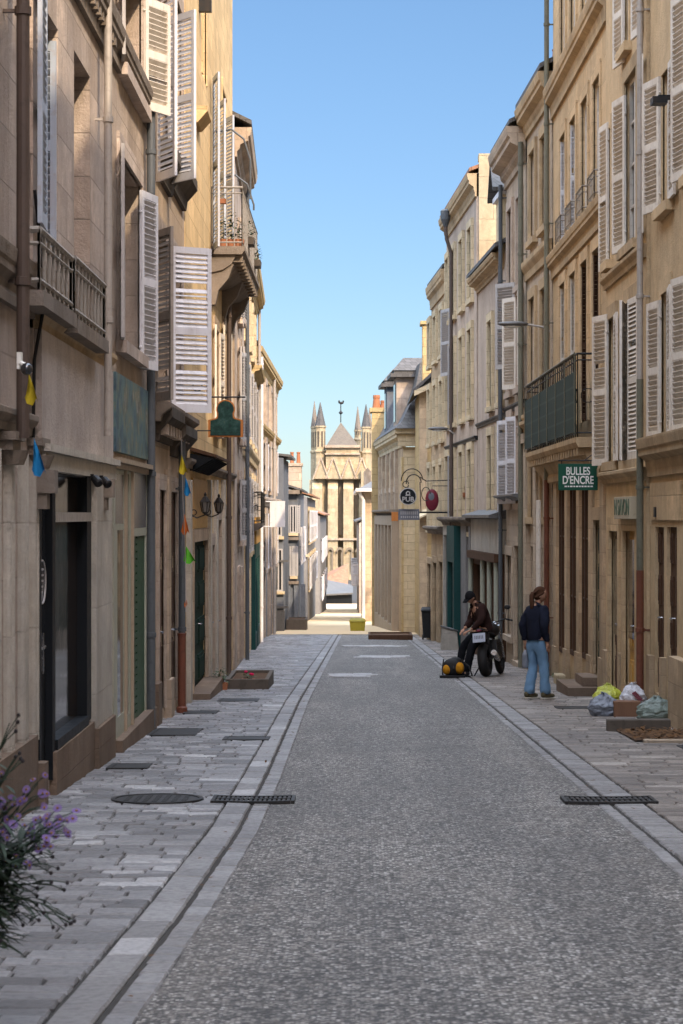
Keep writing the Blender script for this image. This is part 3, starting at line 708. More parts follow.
r = h.rng(167.5, 175, 492, None, .12); h.door(r, 'brown', .04, 3, 2); h.surround(r, .12, .04, 'st_b', False)
q = h.mb('pilaster', 'st_c')
for c in (h.Yp(165.4), h.Yp(178)): h.fbox(q, c-.2, c+.2, -.02, .06, g(c)+.5, zpx(470, ym)); h.fbox(q, c-.24, c+.24, -.02, .10, g(c)-.2, g(c)+.498)
q = h.mb('plinth', 'base'); h.fbox(q, Y[3]+.1, h.Yp(157)-.14, -.02, .08, g(Y[3])-.3, g(Y[3])+.5)
h.pipe(151, 12.8, None, 'tealpipe', .065, .05, name='downpipe')
h.finish()

# --- tall sunlit house with the balcony
h = House('stone_house', 'tall sunlit stone house with the big balcony, lanterns and dark green door', 'L', LA+.03, LB, Y[4], Y[5], 13.2, 'st_d')
for xs, yt, yb in (((202, 206), -60, 80), ((222, 226), 95, 215)):
    r = h.rng(*xs, yt, yb); h.window(r, .2, 'white'); h.surround(r, .1, .02, 'st_d', sill=False)
for hx, xo, yt, yb in ((213.5, 219, 78, 250), (218.5, 225, 104, 250), (223.5, 233.5, 120, 252)): h.leafx(hx, xo, yt, yb, True, .52, 92, 178, 'blue')
q = h.mb('bracket', 'iron'); c = h.Yp(199); h.fbox(q, c-.06, c+.06, 0, .2, zpx(12, c), zpx(-6, c))
for yb_ in (112,):
    c = h.Yp(197); h.prof('window_sill', c-.5, c+.35, [(-.02, zpx(yb_, c)-.25), (.05, zpx(yb_, c)-.25), (.2, zpx(yb_, c)-.08), (.2, zpx(yb_, c)), (-.02, zpx(yb_, c))], 'st_d')
# balcony
A, B, pr_ = 34.6, 40.4, .58; zt_ = zpx(246, A)
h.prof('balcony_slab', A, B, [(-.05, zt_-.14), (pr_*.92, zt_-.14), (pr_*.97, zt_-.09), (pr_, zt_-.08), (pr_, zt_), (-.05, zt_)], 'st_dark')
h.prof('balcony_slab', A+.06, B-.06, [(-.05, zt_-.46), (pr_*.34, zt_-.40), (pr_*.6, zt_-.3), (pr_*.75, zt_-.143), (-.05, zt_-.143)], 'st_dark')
q = h.mb('balcony_corbel', 'st_dark'); k = 12
for i in range(k):
    c = A+.12+(B-A-.36)*i/(k-1); h.fbox(q, c, c+.16, pr_*.62, pr_*.93, zt_-.26, zt_-.142)
for c in (A+.1, (A+B)/2, B-.35): h.prof('balcony_corbel', c, c+.24, [(0, zt_-1.0), (.06, zt_-1.0), (.12, zt_-.75), (pr_*.5, zt_-.55), (pr_*.66, zt_-.3), (0, zt_-.3)], 'st_dark')
h.rail(A+.04, B-.04, pr_-.05, zt_, zt_+1.02, 'rustrail', .13, .011, 'balcony_railing')
for c, zz, hh in ((A+1.2, zt_+2.2, .55), (A+2.5, zt_+1.6, .5)):
    q = MB(); q.tube([h.P(c, .0, zz), h.P(c, .28, zz+.05), h.P(c, .5, zz-.12), h.P(c, .62, zz-.5), h.P(c, .62, zt_+1.0)], .02, 6); q.build('awning_arm', M['tealpipe'], h.root)
# first floor under the balcony
for xs in ((213.5, 217.5), (222, 225.5)):
    r = h.rng(*xs, 330, 430); h.window(r, .2, 'beigewood'); h.surround(r, .1, .03, 'st_c'); h.leaf(r[0]-.03, True, r[2], r[3], .5, 176, 'cream'); h.leaf(r[1]+.03, False, r[2], r[3], .5, 175, 'cream')
h.band(Y[4], Y[5], zpx(472, h.Yp(200)), zpx(463, h.Yp(200)), .1, 'st_dark')
r = h.rng(191.5, 205, 541, None, .12); h.door(r, 'dkgreen', .03, 4, 2); h.surround(r, .16, .05, 'st_c', False)
q = h.mb('doorstep', 'base'); h.fbox(q, r[0]-.25, r[1]+.25, -.1, .3, g(r[1])-.25, g(r[0])+.1)
# slatted canopy on brackets over the door
q = h.mb('transom_panel', 'ochrewood'); h.fbox(q, r[0]-.1, r[1]+.1, -.02, .035, r[3]+.21, zpx(480, (r[0]+r[1])/2))
zc = zpx(458, (r[0]+r[1])/2); q = h.mb('door_canopy', 'brown'); ca, cb = r[0]-.35, r[1]+.5
h.prof('door_canopy', ca, cb, [(0, zc+.12), (.40, zc-.0), (.40, zc-.04), (0, zc+.06)], 'brown')
for i in range(8): c = ca+.05+(cb-ca-.1)*i/7; h.prof('canopy_bracket', c-.025, c+.025, [(0, zc-.24), (.04, zc-.24), (.36, zc-.045), (0, zc+.02)], 'black')
for xs, yt in (((209.5, 212), 545), ((216, 219), 520), ((224, 227), 515)):
    rr = h.rng(*xs, yt, None, .1); h.door(rr, 'brown', .03, 3, 2); h.surround(rr, .14, .05, 'st_b', False)
for px, m_, zt2 in ((182, 'tealpipe', 430), (229, 'brownpipe', 260)): h.pipe(px, zpx(zt2, h.Yp(px)), None, m_, .06, .12)
c = h.Yp(179.5); q = h.mb('cast_pipe_foot', 'redpipe'); q.lathe(h.P(26.9, .13, g(26.9)-.03), [(.075, 0), (.075, .1), (.055, .12), (.055, 1.05), (.065, 1.1)], 14)
q = h.mb('pilaster', 'pier')
for px in (187, 207.6, 214, 221.5): c = h.Yp(px); h.fbox(q, c-.16, c+.16, -.02, .07, g(c)-.2, zpx(480, c))
h.finish()

# --- houses further down on the left
h = House('stone_house', 'shaded grey stone house with a rooftop stack just beyond the big balcony', 'L', -1.28, -.031, 41., 47., 9.6, 'st_b', eave=.35)
for xs in ((237.6, 238.8), (240.4, 241.6)):
    for yt, yb in ((230, 320), (350, 440), (480, 540)):
        r = h.rng(*xs, yt, yb); h.window(r); h.surround(r, .1, .04, 'st_b'); h.leaf(r[0]-.02, True, r[2], r[3], .5, 174, 'greysh'); h.leaf(r[1]+.02, False, r[2], r[3], .5, 174, 'greysh')
r = h.rng(237.5, 239.2, 575, None, .1); h.door(r, 'brown'); h.surround(r, .12, .04, 'st_b', False)
r = h.rng(240.8, 242., 575, None, .1); h.door(r, 'beigewood'); h.surround(r, .12, .04, 'st_b', False)
h.cornice(41., 47., 9.0, .6, .35, 'st_c'); h.pipe(243.5, 9.4, None, 'tealpipe', .06, .12, Y=46.7)
q = h.mb('chimney', 'st_dark'); q.box(h.X(42, -1.2), h.X(42, -.2), 41.5, 42.1, 9.5, 11.3); q.box(h.X(42, -1.25), h.X(42, -.15), 41.45, 42.15, 11.3, 11.42)
h.finish()
h = House('stone_house', 'stone house with a teal shopfront and small iron balcony on the left', 'L', -1.28, -.031, 47., 62., 8.3, 'st_b', eave=.2)  # darker stone chosen here to stand for shade on the front
for Yw in (49, 52.3, 55.6, 59):
    for z0, z1 in ((.7, 2.6), (3.6, 5.4), (6., 7.3)):
        r = (Yw-.45, Yw+.45, z0, z1); h.window(r, .2); h.surround(r, .14, .08, 'pale_st'); (h.leaf(r[0]-.02, True, z0, z1, .5, 174, 'greysh'), h.leaf(r[1]+.02, False, z0, z1, .5, 172, 'greysh')) if z0 < 5 else None
h.cornice(47., 62., 7.75, .55, .3, 'sun_st'); h.band(47., 62., 3.05, 3.4, .14, 'pale_st'); h.cornice(56., 62., 5.55, .3, .3, 'sun_st', 'window_cornice')
zb_ = zpx(523, 57); h.prof('balcony_slab', 54.5, 60, [(0, zb_-.22), (.15, zb_-.2), (.32, zb_-.08), (.32, zb_), (0, zb_)], 'st_dk2'); h.rail(54.6, 59.9, .30, zb_, zb_+.85, 'iron', .16, .014, 'balcony_railing', scroll=True)
sf = MB(); A, B = 55., 61.6; zt_ = g(A)+2.9; hs = [(A+.3, A+2.2, g(A)+.4, zt_-.4), (A+2.6, A+3.6, g(A)-.2, zt_-.4), (A+4, B-.3, g(A)+.4, zt_-.4)]
rest(h, sf, A, B, 0, .14, g(B)-.2, zt_, hs); sfo = sf.build('shopfront', M['teal'], h.root)
for r in hs: q = MB(); h.fbox(q, r[0], r[1], .01, .05, r[2], r[3]); q.build('pane', M['glassw'], sfo)
q = h.mb('shop_fascia', 'ochrewood'); h.fbox(q, A+.2, B, .0, .16, zt_+.01, zt_+.75)
for a in (48.3, 52.): r = (a, a+1.1, g(a)+.02, g(a)+2.5); h.door(r, 'brown'); h.surround(r, .14, .06, 'pale_st', False)
h.pipe(0, 8., None, 'zinc', .06, .12, Y=61.8)
h.finish()
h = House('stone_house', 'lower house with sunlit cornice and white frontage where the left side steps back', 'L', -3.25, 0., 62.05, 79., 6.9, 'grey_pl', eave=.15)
for Yw in (64.5, 68.5, 72.5, 76.5):
    for z0, z1 in ((-.2, 1.7), (2.5, 4.1), (4.8, 6.1)):
        r = (Yw-.5, Yw+.5, z0, z1); h.window(r, .2); h.surround(r, .16, .1, 'st_b'); (h.leaf(r[0]-.02, True, z0, z1, .5, 172, 'greysh'), h.leaf(r[1]+.02, False, z0, z1, .5, 172, 'white')) if Yw > 66 and z0 < 4 else None
h.cornice(62.05, 79., 6.3, .6, .26, 'sun_st'); h.cornice(62.05, 79., 4.25, .35, .2, 'sun_st', 'window_cornice'); h.band(62.05, 79, 1.95, 2.25, .2, 'st_b')
for a in (63.5, 67., 71., 75.): r = (a, a+1.3, g(a)-.02, g(a)+2.4); h.door(r, 'sage'); h.surround(r, .14, .06, 'st_b', False)
h.pipe(0, 6.6, None, 'white', .07, .2, Y=62.6); h.pipe(0, 6.6, None, 'zinc', .07, .16, Y=73.)
h.finish()
def gable_end(h, X0, X1, Yf, wins, mat='white', frame='white', sill='pale_st'):
    """windows in the end wall that looks up the street: (x0, x1, z0, z1, shutters)"""
    for x0, x1, z0, z1, sh in wins:
        m = MB(); t = .06
        m.box(x0, x0+t, Yf-.05, Yf-.004, z0, z1); m.box(x1-t, x1, Yf-.05, Yf-.004, z0, z1); m.box(x0+t, x1-t, Yf-.05, Yf-.004, z1-t, z1); m.box(x0+t, x1-t, Yf-.05, Yf-.004, z0, z0+t)
        m.box((x0+x1)/2-.03, (x0+x1)/2+.03, Yf-.05, Yf-.004, z0+t, z1-t)
        w = m.build('window', M[frame], h.root); q = MB(); q.box(x0+t, x1-t, Yf-.02, Yf-.006, z0+t, z1-t); q.build('pane', M['glass'], w)
        q = h.mb('window_sill', sill); q.box(x0-.08, x1+.08, Yf-.14, Yf+.02, z0-.12, z0-.003)
        if sh:
            for a, b in ((x0-(x1-x0)*.5-.02, x0-.02), (x1+.02, x1+(x1-x0)*.5+.02)):
                m = MB(); k = int((z1-z0)/.09); m.box(a, a+.04, Yf-.06, Yf-.02, z0, z1); m.box(b-.04, b, Yf-.06, Yf-.02, z0, z1)
                for i in range(k): zz = z0+(z1-z0)*i/k; m.box(a+.04, b-.04, Yf-.055, Yf-.025, zz, zz+(z1-z0)/k*.7)
                m.build('shutter', M[mat], h.root)
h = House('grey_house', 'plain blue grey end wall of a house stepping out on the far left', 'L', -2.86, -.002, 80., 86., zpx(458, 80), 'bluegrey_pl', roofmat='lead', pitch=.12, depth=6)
gable_end(h, 0, 0, 80., [(-3.42, -3.08, .8, 2.1, 0), (-3.4, -3.05, -1.4, .3, 0)], 'white', 'greysh')
q = h.mb('string_course', 'lead'); q.box(-3.6, -2.82, 79.9, 80.02, zpx(560, 80)-.08, zpx(560, 80)); q.box(-3.6, -2.82, 79.92, 80.02, zpx(606, 80)-.1, zpx(606, 80)); q.box(-3.5, -2.98, 79.94, 80.02, zpx(640, 80)+.2, zpx(610, 80))
h.finish()
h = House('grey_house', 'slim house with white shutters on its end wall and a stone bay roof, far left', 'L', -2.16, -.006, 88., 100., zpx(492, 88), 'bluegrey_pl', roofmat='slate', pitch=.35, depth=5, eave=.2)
gable_end(h, 0, 0, 88., [(-3.05, -2.75, zpx(533, 88), zpx(505, 88), 1), (-2.95, -2.78, zpx(576, 88), zpx(546, 88), 1)], 'greysh', 'greysh')
q = h.mb('pilaster', 'bluegrey_pl')
for x in (-3.2, -2.86, -2.56): q.box(x, x+.2, 87.88, 88.03, g(88)-.2, zpx(584, 88))
q = h.mb('cornice', 'st_dark'); q.box(-3.4, -2.6, 87.7, 88.03, zpx(494, 88), zpx(490, 88)); q.box(-3.3, -2.64, 87.82, 88.03, zpx(584, 88), zpx(581, 88)); q.box(-3.3, -2.64, 87.82, 88.03, zpx(540, 88), zpx(537, 88))
q = h.mb('chimney', 'st_c'); q.box(-3.25, -2.65, 92, 93, 2.6, zpx(466, 92)); q.box(-3.3, -2.6, 91.95, 93.05, zpx(466, 92), zpx(463, 92))
q = h.mb('chimney_pot', 'terra')
for x in (-3.1, -2.8): q.lathe((x, 92.5, zpx(463, 92)), [(.1, 0), (.075, .45), (.09, .47), (.09, .52)], 10)
for a in (90, 94, 97): r = (a, a+1., -.6, 1.1); h.window(r); h.leaf(r[0], True, -.6, 1.1, .5, 172, 'white'); h.leaf(r[1], False, -.6, 1.1, .5, 172, 'white')
h.finish()
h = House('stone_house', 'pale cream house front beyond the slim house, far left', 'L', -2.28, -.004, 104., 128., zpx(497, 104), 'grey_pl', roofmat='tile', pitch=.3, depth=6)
for a in (106, 110, 114, 119, 124):
    for z0 in (-2.3, .2): r = (a, a+1.1, z0, z0+1.7); h.window(r); h.surround(r, .14, .08, 'pale_st'); h.leaf(r[0], True, z0, z0+1.7, .5, 170, 'white'); h.leaf(r[1], False, z0, z0+1.7, .5, 165, 'white')
gable_end(h, 0, 0, 104., [(-2.95, -2.75, -.4, .9, 0)])
q = h.mb('chimney', 'sun_st'); q.box(-4.2, -3.3, 108, 109, 2.2, zpx(476, 108)); q.box(-4.25, -3.25, 107.95, 109.05, zpx(476, 108), zpx(473, 108))
q = h.mb('chimney_pot', 'terra')
for x in (-4., -3.7, -3.45): q.lathe((x, 108.5, zpx(473, 108)), [(.11, 0), (.08, .5), (.1, .55)], 10)
h.finish()
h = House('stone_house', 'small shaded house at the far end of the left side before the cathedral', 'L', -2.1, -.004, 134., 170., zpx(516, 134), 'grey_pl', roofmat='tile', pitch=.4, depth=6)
for a in (137, 142, 148, 154, 160):
    for z0 in (-4.2, -1.6): r = (a, a+1.2, z0, z0+1.6); h.window(r); h.leaf(r[0], True, z0, z0+1.6, .55, 168, 'white'); h.leaf(r[1], False, z0, z0+1.6, .55, 165, 'white')
h.finish()
# ------------------------------------------------------------------ right side
RA, RB = 4.11, -.0112
def yr(px, a=RA, b=RB): return a/((px-VX)/FPX-b)
Y0, Y1, Y2, Y3 = 17.0, yr(647), yr(606), yr(551.5)
def rrange(h, xa, xb, yt, yb=None, zb=None): return h.rng(xa, xb, yt, yb, zb)
# --- nearest on the right
h = House('rendered_house', 'ochre rendered house at the right edge with two tall recessed doorways', 'R', RA+.04, RB, Y0, Y1, 13.4, 'r_a')
for xs, yt, yb, l1, l2 in (((663, 672), 70, 205, 178, 165), ((662, 671), 292, 440, 150, 172), ((690, 704), 270, 430, 175, 170), ((690, 703), -20, 170, 175, 170)):
    r = h.rng(*xs, yt, yb); h.window(r, .10, 'cream'); h.surround(r, .12, .02, 'r_a')
    if yt == 292: h.leafx(660, 647.5, 300, 438, False, .52, 92, 178, 'cream', 'cream louvred shutter standing half open beside the green grey downpipe'); h.leaf(r[0]-.02, True, r[2], r[3], .5, 174, 'cream')
    else: h.leaf(r[0]-.02, True, r[2], r[3], .5, l1, 'cream'); h.leaf(r[1]+.02, False, r[2], r[3], .5, l2, 'cream')
for r_ in ((23.3, 24.3),): pass
ym = h.Yp(664); z = zpx(466, ym); h.cornice(Y0, Y1-.02, z-.12, .5, .2, 'r_trim', 'shop_cornice')
h.band(Y0, Y1-.02, zpx(-40, ym), zpx(-60, ym), .15)
for xs, mt in (((655, 664), 'brown'), ((667, 677), 'brown'), ((684, 700), 'beigewood')):
    r = h.rng(*xs, 527, None, .3); h.door(r, mt, .05, 4, 2)
q = h.mb('plinth', 'r_c')
a, b = h.Yp(677)-1.2, h.Yp(677)-.05; h.fbox(q, a, b, -.02, .12, g(b)-.2, g(b)+.85)
for a, b in ((h.Yp(666.6), h.Yp(664.4)), (h.Yp(654.5), Y1-.1)): h.fbox(q, a, b, -.02, .07, g(b)-.2, g(b)+.8)
q = h.mb('fascia', 'r_b'); h.fbox(q, h.Yp(683), h.Yp(652), -.02, .03, zpx(520, ym), zpx(482, ym))
q = h.mb('wall_lamp', 'iron'); c = h.Yp(676); h.fbox(q, c-.02, c+.02, 0, .22, zpx(100, c), zpx(95, c)); h.fbox(q, c-.12, c+.1, .12, .3, zpx(103, c)-.02, zpx(98, c)-.0)
q = h.mb('vent_grille', 'dull'); c = h.Yp(658); h.fbox(q, c-.06, c+.06, .0, .05, zpx(517, c), zpx(507, c))
c = h.Yp(648); m1 = zpx(380, c); m2 = zpx(570, c)
h.pipe(0, 13., m1, 'zinc', .055, .13, Y=Y1+.02); h.pipe(0, m1, m2, 'greenpipe', .06, .13, Y=Y1+.02); h.pipe(0, m2, None, 'redpipe', .065, .13, Y=Y1+.02)
h.finish()
# --- second: many cream shutters
h = House('rendered_house', 'ochre house with six tall cream louvred shutters above a small cream shop sign', 'R', RA, RB, Y1+.02, Y2, 13.8, 'r_a')
for hx, xo, yt, yb, near in ((623.5, 613.5, -40, 62, True), (641, 632, -60, 32, True)):
    h.leafx(hx, xo, yt, yb, False, .48, 95, 178, 'cream')
r = h.rng(624, 630, -40, 48); h.window(r, .10, 'cream'); h.surround(r, .12, .03, 'r_a')
r = h.rng(626, 638, 75, 245); h.window(r, .10, 'cream'); h.surround(r, .15, .035, 'r_trim'); h.leafx(638.5, 642, 62, 238, True, .5, 90, 178, 'cream')
h.leafx(625, 613, 95, 250, False, .52, 92, 178, 'cream')
r = h.rng(608.5, 612, 130, 262); h.window(r, .10, 'cream'); h.surround(r, .1, .03, 'r_a'); h.leafx(608, 599.5, 122, 268, False, .5, 92, 178, 'cream')
r = h.rng(609.5, 617, 318, 462); h.window(r, .10, 'cream'); h.surround(r, .14, .04, 'r_trim')
h.leafx(607.5, 593, 314, 465, False, .52, 92, 178, 'cream'); h.leaf(r[0]-.02, True, r[2], r[3], .5, 176, 'cream')
r = h.rng(628, 641, 300, 460); h.window(r, .10, 'cream', open_=True); h.surround(r, .14, .045, 'r_trim')
mid = (r[0]+r[1])/2; h.leaf(r[0], True, r[2], r[3], mid-r[0], 4, 'cream'); h.leaf(r[1], False, r[2], r[3], r[1]-mid, 14, 'cream')
h.band(Y1+.04, Y2, zpx(275, h.Yp(625)), zpx(262, h.Yp(625)), .1); h.band(Y1+.04, Y2, zpx(482, h.Yp(625)), zpx(470, h.Yp(625)), .14, 'r_trim')
for xs, mt in (((612, 620.5), 'brown'), ((626, 638), 'ochrewood')):
    r = h.rng(*xs, 531, None, .15); h.door(r, mt, .06, 4, 1 if xs[0] < 620 else 2, glazed=.35); h.surround(r, .16, .05, 'r_b', False)
q = h.mb('plinth', 'r_c'); a, b = h.Yp(626)+.18, h.Yp(620.5)-.18; h.fbox(q, a, b, -.02, .07, g(b)-.3, g(b)+.75)
h.fbox(q, h.Yp(611)+.1, Y2-.05, -.02, .07, g(Y2)-.2, g(Y2)+.75)
h.finish()
# --- bookshop house
h = House('stone_house', 'tall ochre stone house with the green netted balcony over the bookshop', 'R', RA+.03, RB, Y2+.0, Y3, 14.2, 'r_b')
ym = h.Yp(578)
zc1 = zpx(115, h.Yp(556)); h.cornice(Y2+.02, Y3, zc1, .55, .2, 'r_trim'); zc2 = zpx(268, h.Yp(551)); h.cornice(Y2+.02, Y3, zc2-.28, .42, .15, 'r_trim', 'string_course')
for i, xs in enumerate(((561, 566), (570.5, 577), (582, 588.5), (594, 600.5))):
    c = (h.Yp(xs[0])+h.Yp(xs[1]))/2
    w = .42; r = (c-w, c+w, zc2+.22, zc1-.62); h.window(r, .10, 'cream'); h.surround(r, .13, .03, 'r_b', False)
    if i < 2: h.leaf(r[1]-.03, False, r[2]+.05, r[3]-.05, .10, 90, 'white', n0=-.09)
    h.rail(r[0]-.02, r[1]+.02, .10, r[2]+.0, r[2]+.42, 'rustrail', .17, .008)
    r = (c-w, c+w, zpx(430, ym)+.1, zc2-.55); h.window(r, .10, 'brown' if i > 1 else 'cream'); h.surround(r, .13, .035, 'r_b', False)
    h.leaf(r[1]-.03, False, r[2]+.05, r[3]-.05, .10, 90, 'cream' if i < 2 else 'brown', n0=-.09)
    r = (c-w, c+w, zc1+.85, 13.6); h.window(r, .10, 'cream'); h.surround(r, .13, .03, 'r_b', False)
# balcony
A, B, pj = 31.6, 40.0, .36; zb_ = zpx(437, A)
h.prof('balcony_slab', A, B, [(-.05, zb_-.16), (pj*.9, zb_-.16), (pj, zb_-.08), (pj, zb_), (-.05, zb_)], 'r_trim')
h.prof('balcony_slab', A+.1, B-.1, [(-.05, zb_-.62), (.05, zb_-.6), (.12, zb_-.42), (pj*.6, zb_-.24), (pj*.82, zb_-.163), (-.05, zb_-.163)], 'r_trim')
q = h.mb('balcony_corbel', 'r_trim')
for k in range(22): c = A+.15+(B-A-.5)*k/21; h.fbox(q, c, c+.17, pj*.5, pj*.88, zb_-.28, zb_-.163)
h.rail(A+.02, B-.02, pj-.03, zb_, zb_+1.32, 'iron', .28, .010, 'balcony_railing', scroll=True)
t = NT('green_balcony_netting'); p = t.pos(); n = t.noise(p, 2.2, 4); o = t.sep(p)
wv = t.math('SINE', t.math('MULTIPLY', o[2], 26.)); M['net'] = t.fin(t.mix(t.math('MULTIPLY', t.ramp(wv, [(.8, 0.), (1., 1.)]), .35), t.mix(n, (.008, .020, .015), (.018, .040, .029)), (.06, .09, .075)), .75)
q = MB(); h.fbox(q, A, B, pj+.004, pj+.012, zb_+.08, zb_+1.04); q.build('netting', M['net'], h.root)
for k in range(7): q = MB(); y = A+.02+(B-A-.06)*k/6; q.tube([h.P(y, pj+.02, zb_+.02), h.P(y, pj+.02, zb_+1.34)], .010, 6); q.build('railing_post', M['greenpipe'], h.root)
q = MB(); q.tube([h.P(A, pj+.02, zb_+1.32), h.P(B, pj+.02, zb_+1.32)], .018, 6); q.build('handrail', M['greenpipe'], h.root)
# shopfront of tall pilasters
zs = zpx(452, h.Yp(580)); h.band(Y2+.1, Y3-.1, zs-.12, zb_-.63, .12, 'r_trim', 'shop_cornice')
for xs, mt, gz in (((560, 566), 'glassw', 1), ((571, 578), 'glassw', 1), ((583, 590), 'glassw', 1)):
    r = h.rng(*xs, 478, None, .5); h.window(r, .03, 'brown', 'glassw', 2, 'shop_window')
r = h.rng(596, 602.5, 520, None, .3); h.door(r, 'dkgreen', .05, 4, 2); h.surround(r, .14, .05, 'r_c', False)
q = h.mb('pilaster', 'r_c')
for px in (557.5, 568.5, 580.5, 592.8, 604.6):
    c = h.Yp(px); h.fbox(q, c-.22, c+.22, -.02, .05, g(c)-.2, zs-.3); h.fbox(q, c-.28, c+.28, -.02, .09, zs-.3, zs-.13); h.fbox(q, c-.26, c+.26, -.02, .08, g(c)-.2, g(c)+.6)
q = h.mb('doorstep', 'base'); h.fbox(q, h.Yp(604), h.Yp(590), .02, .55, g(h.Yp(590))-.3, g(h.Yp(598))+.16); h.fbox(q, h.Yp(602), h.Yp(594), .02, .3, g(h.Yp(590))-.3, g(h.Yp(598))+.3)
c = Y3-.05; m1 = zpx(480, c); h.pipe(0, 13.6, m1, 'greenpipe', .06, .13, Y=c); h.pipe(0, m1, None, 'redpipe', .065, .13, Y=c)
h.finish()
# --- third group
A3, B3 = 5.2, -.0394
def y3(px): return A3/((px-VX)/FPX-B3)
Y4, Y5 = y3(527), y3(507)
h = House('stone_house', 'stone house with a deep roof cornice left of the green balcony', 'R', A3, B3, Y3+.02, Y4, 10.15, 'r_d', eave=.24)
h.cornice(Y3+.02, Y4, 9.55, .6, .27, 'r_trim')
for c in (Y3+.95, Y3+2.75):
    for z0, z1 in ((7.3, 9.1), (4.0, 6.1), (1.6, 3.3)):
        r = (c-.45, c+.45, z0, z1); h.window(r, .10, 'cream'); h.surround(r, .14, .06, 'r_trim')
h.band(Y3+.02, Y4, 6.55, 6.95, .14); h.band(Y3+.02, Y4, 3.5, 3.75, .14)
zt_ = zpx(425, 40); h.band(Y3+.02, Y4, zt_-.1, zt_+.16, .18)
q = h.mb('pilaster', 'r_d')
for c in (Y3+.4, Y3+1.9, Y4-.3): h.fbox(q, c-.2, c+.2, -.02, .1, g(c)-.2, zt_-.3); h.fbox(q, c-.25, c+.25, -.02, .15, zt_-.3, zt_-.103)
r = (Y3+.7, Y3+1.6, g(40)+.1, g(40)+2.5); h.door(r, 'beigewood'); r = (Y3+2.2, Y4-.6, g(40)+.5, g(40)+2.5); h.window(r, .2, 'beigewood', 'glassw', 1, 'shop_window')
q = h.mb('pipe_pair', 'cream'); c = Y3+.35; q.tube([h.P(c, .2, g(c)+.9), h.P(c, .2, zpx(500, c))], .035, 8); q.tube([h.P(c+.25, .2, g(c)+.9), h.P(c+.25, .2, zpx(500, c))], .03, 8)  # pale tubes standing for the lit strips of the columns
h.pipe(0, 9.5, None, 'greenpipe', .07, .14, Y=Y4-.05)
h.finish()
h = House('plastered_house', 'grey plaster house with a rounded cornice and pale half open shutters', 'R', A3-.02, B3, Y4+.02, Y5, 9.85, 'r_d', eave=.36)
h.cornice(Y4+.02, Y5, 9.1, .75, .42, 'st_c')
for c in (Y4+.95, Y4+2.7):
    for z0, z1 in ((6.6, 8.5), (4.4, 6.4), (1.9, 3.8)):
        r = (c-.42, c+.42, z0, z1); h.window(r, .10, 'white'); h.surround(r, .12, .06, 'r_e')
        if z0 == 4.4 and c < Y4+1.5: h.leaf(r[0]-.02, True, z0, z1, .5, 165, 'cream'); h.leaf(r[1]+.02, False, z0, z1, .5, 150, 'cream')
        if z0 == 1.9: h.leaf(r[0]-.02, True, z0, z1, .45, 172, 'white'); h.leaf(r[1]+.02, False, z0, z1, .5, 160, 'white')
h.leafx(515, 496, 282, 368, False, .58, 60, 150, 'greysh', 'broad greyish shutter standing straight out from the wall')
zl = zpx(500, 44); h.band(Y4+.02, Y5, zl-.02, zl+.12, .3, 'lead', 'lead_ledge'); h.band(Y4+.02, Y5, 3.95, 4.1, .08, 'iron', 'cable_run')
r = (Y4+.5, Y4+1.5, g(43)+.1, g(43)+2.6); h.door(r, 'beigewood'); h.surround(r, .14, .08, 'r_d'); r = (Y4+2.2, Y5-.4, g(44)+.6, g(44)+2.4); h.window(r, .2, 'brown', 'glassw', 1, 'shop_window'); h.surround(r, .14, .06, 'r_d')
q = h.mb('chimney', 'sun_st'); q.box(h.X(44, -1.6), h.X(44, -.7), 44.2, 44.9, 9.8, 11.5)
q = h.mb('chimney_pot', 'terra')
for e in (-1.35, -.95): q.lathe((h.X(44, e), 44.5, 11.5), [(.12, 0), (.09, .45), (.11, .5)], 10)
h.pipe(0, 9.2, None, 'tealpipe', .06, .14, Y=Y5-.1)
h.finish()
A5, B5 = 5.7, -.05
def y5(px): return A5/((px-VX)/FPX-B5)
Y6, Y7, Y8 = y5(478), y5(447.5), y5(432)
h = House('plastered_house', 'low pinkish plaster house with a roof dormer and dark wooden shopfront', 'R', A5, B5, Y5+.02, Y6, 7.75, 'r_e', eave=.3)
h.cornice(Y5+.6, Y6, 7.4, .35, .3, 'r_trim')
d = MB(); c = Y5+1.35; d.box(h.X(c, .05), h.X(c, -1.6), c-.75, c+.75, 7.76, 9.2)
for y in (c-.75, c+.75): pass
dm = d.build('dormer', M['pale_st'], h.root)
d = MB(); a0, b0 = h.X(c, .25), h.X(c, -2.4)
d.hexa([(a0, c-.95, 9.15), (b0, c-.95, 9.15), (b0, c, 9.95), (a0, c, 9.95), (a0, c-.95, 9.24), (b0, c-.95, 9.24), (b0, c, 10.04), (a0, c, 10.04)])
d.hexa([(a0, c, 9.95), (b0, c, 9.95), (b0, c+.95, 9.15), (a0, c+.95, 9.15), (a0, c, 10.04), (b0, c, 10.04), (b0, c+.95, 9.24), (a0, c+.95, 9.24)])
d.build('roof', M['slate'], dm)
d = MB(); d.add([h.P(c-.75, -.04, 9.15), h.P(c+.75, -.04, 9.15), h.P(c, -.04, 9.9)], [(0, 1, 2)]); h.fbox(d, c-.8, c+.8, -.05, .1, 9.1, 9.22); d.build('gable', M['white'], dm)
d = MB(); h.fbox(d, c-.4, c+.4, .0, .02, 7.95, 9.0); d.build('window', M['glass'], dm)
for c in (Y5+1.1, Y5+3.1):
    for z0, z1 in ((4.3, 6.4), (1.6, 3.6)):
        r = (c-.42, c+.42, z0, z1); h.window(r, .10, 'cream'); h.surround(r, .14, .08, 'pale_st')
        if z0 < 2 and c < Y5+2: h.leaf(r[0]-.02, True, z0, z1, .45, 160, 'white')
h.band(Y5+.02, Y6, 3.9, 4.02, .08, 'iron', 'cable_run')
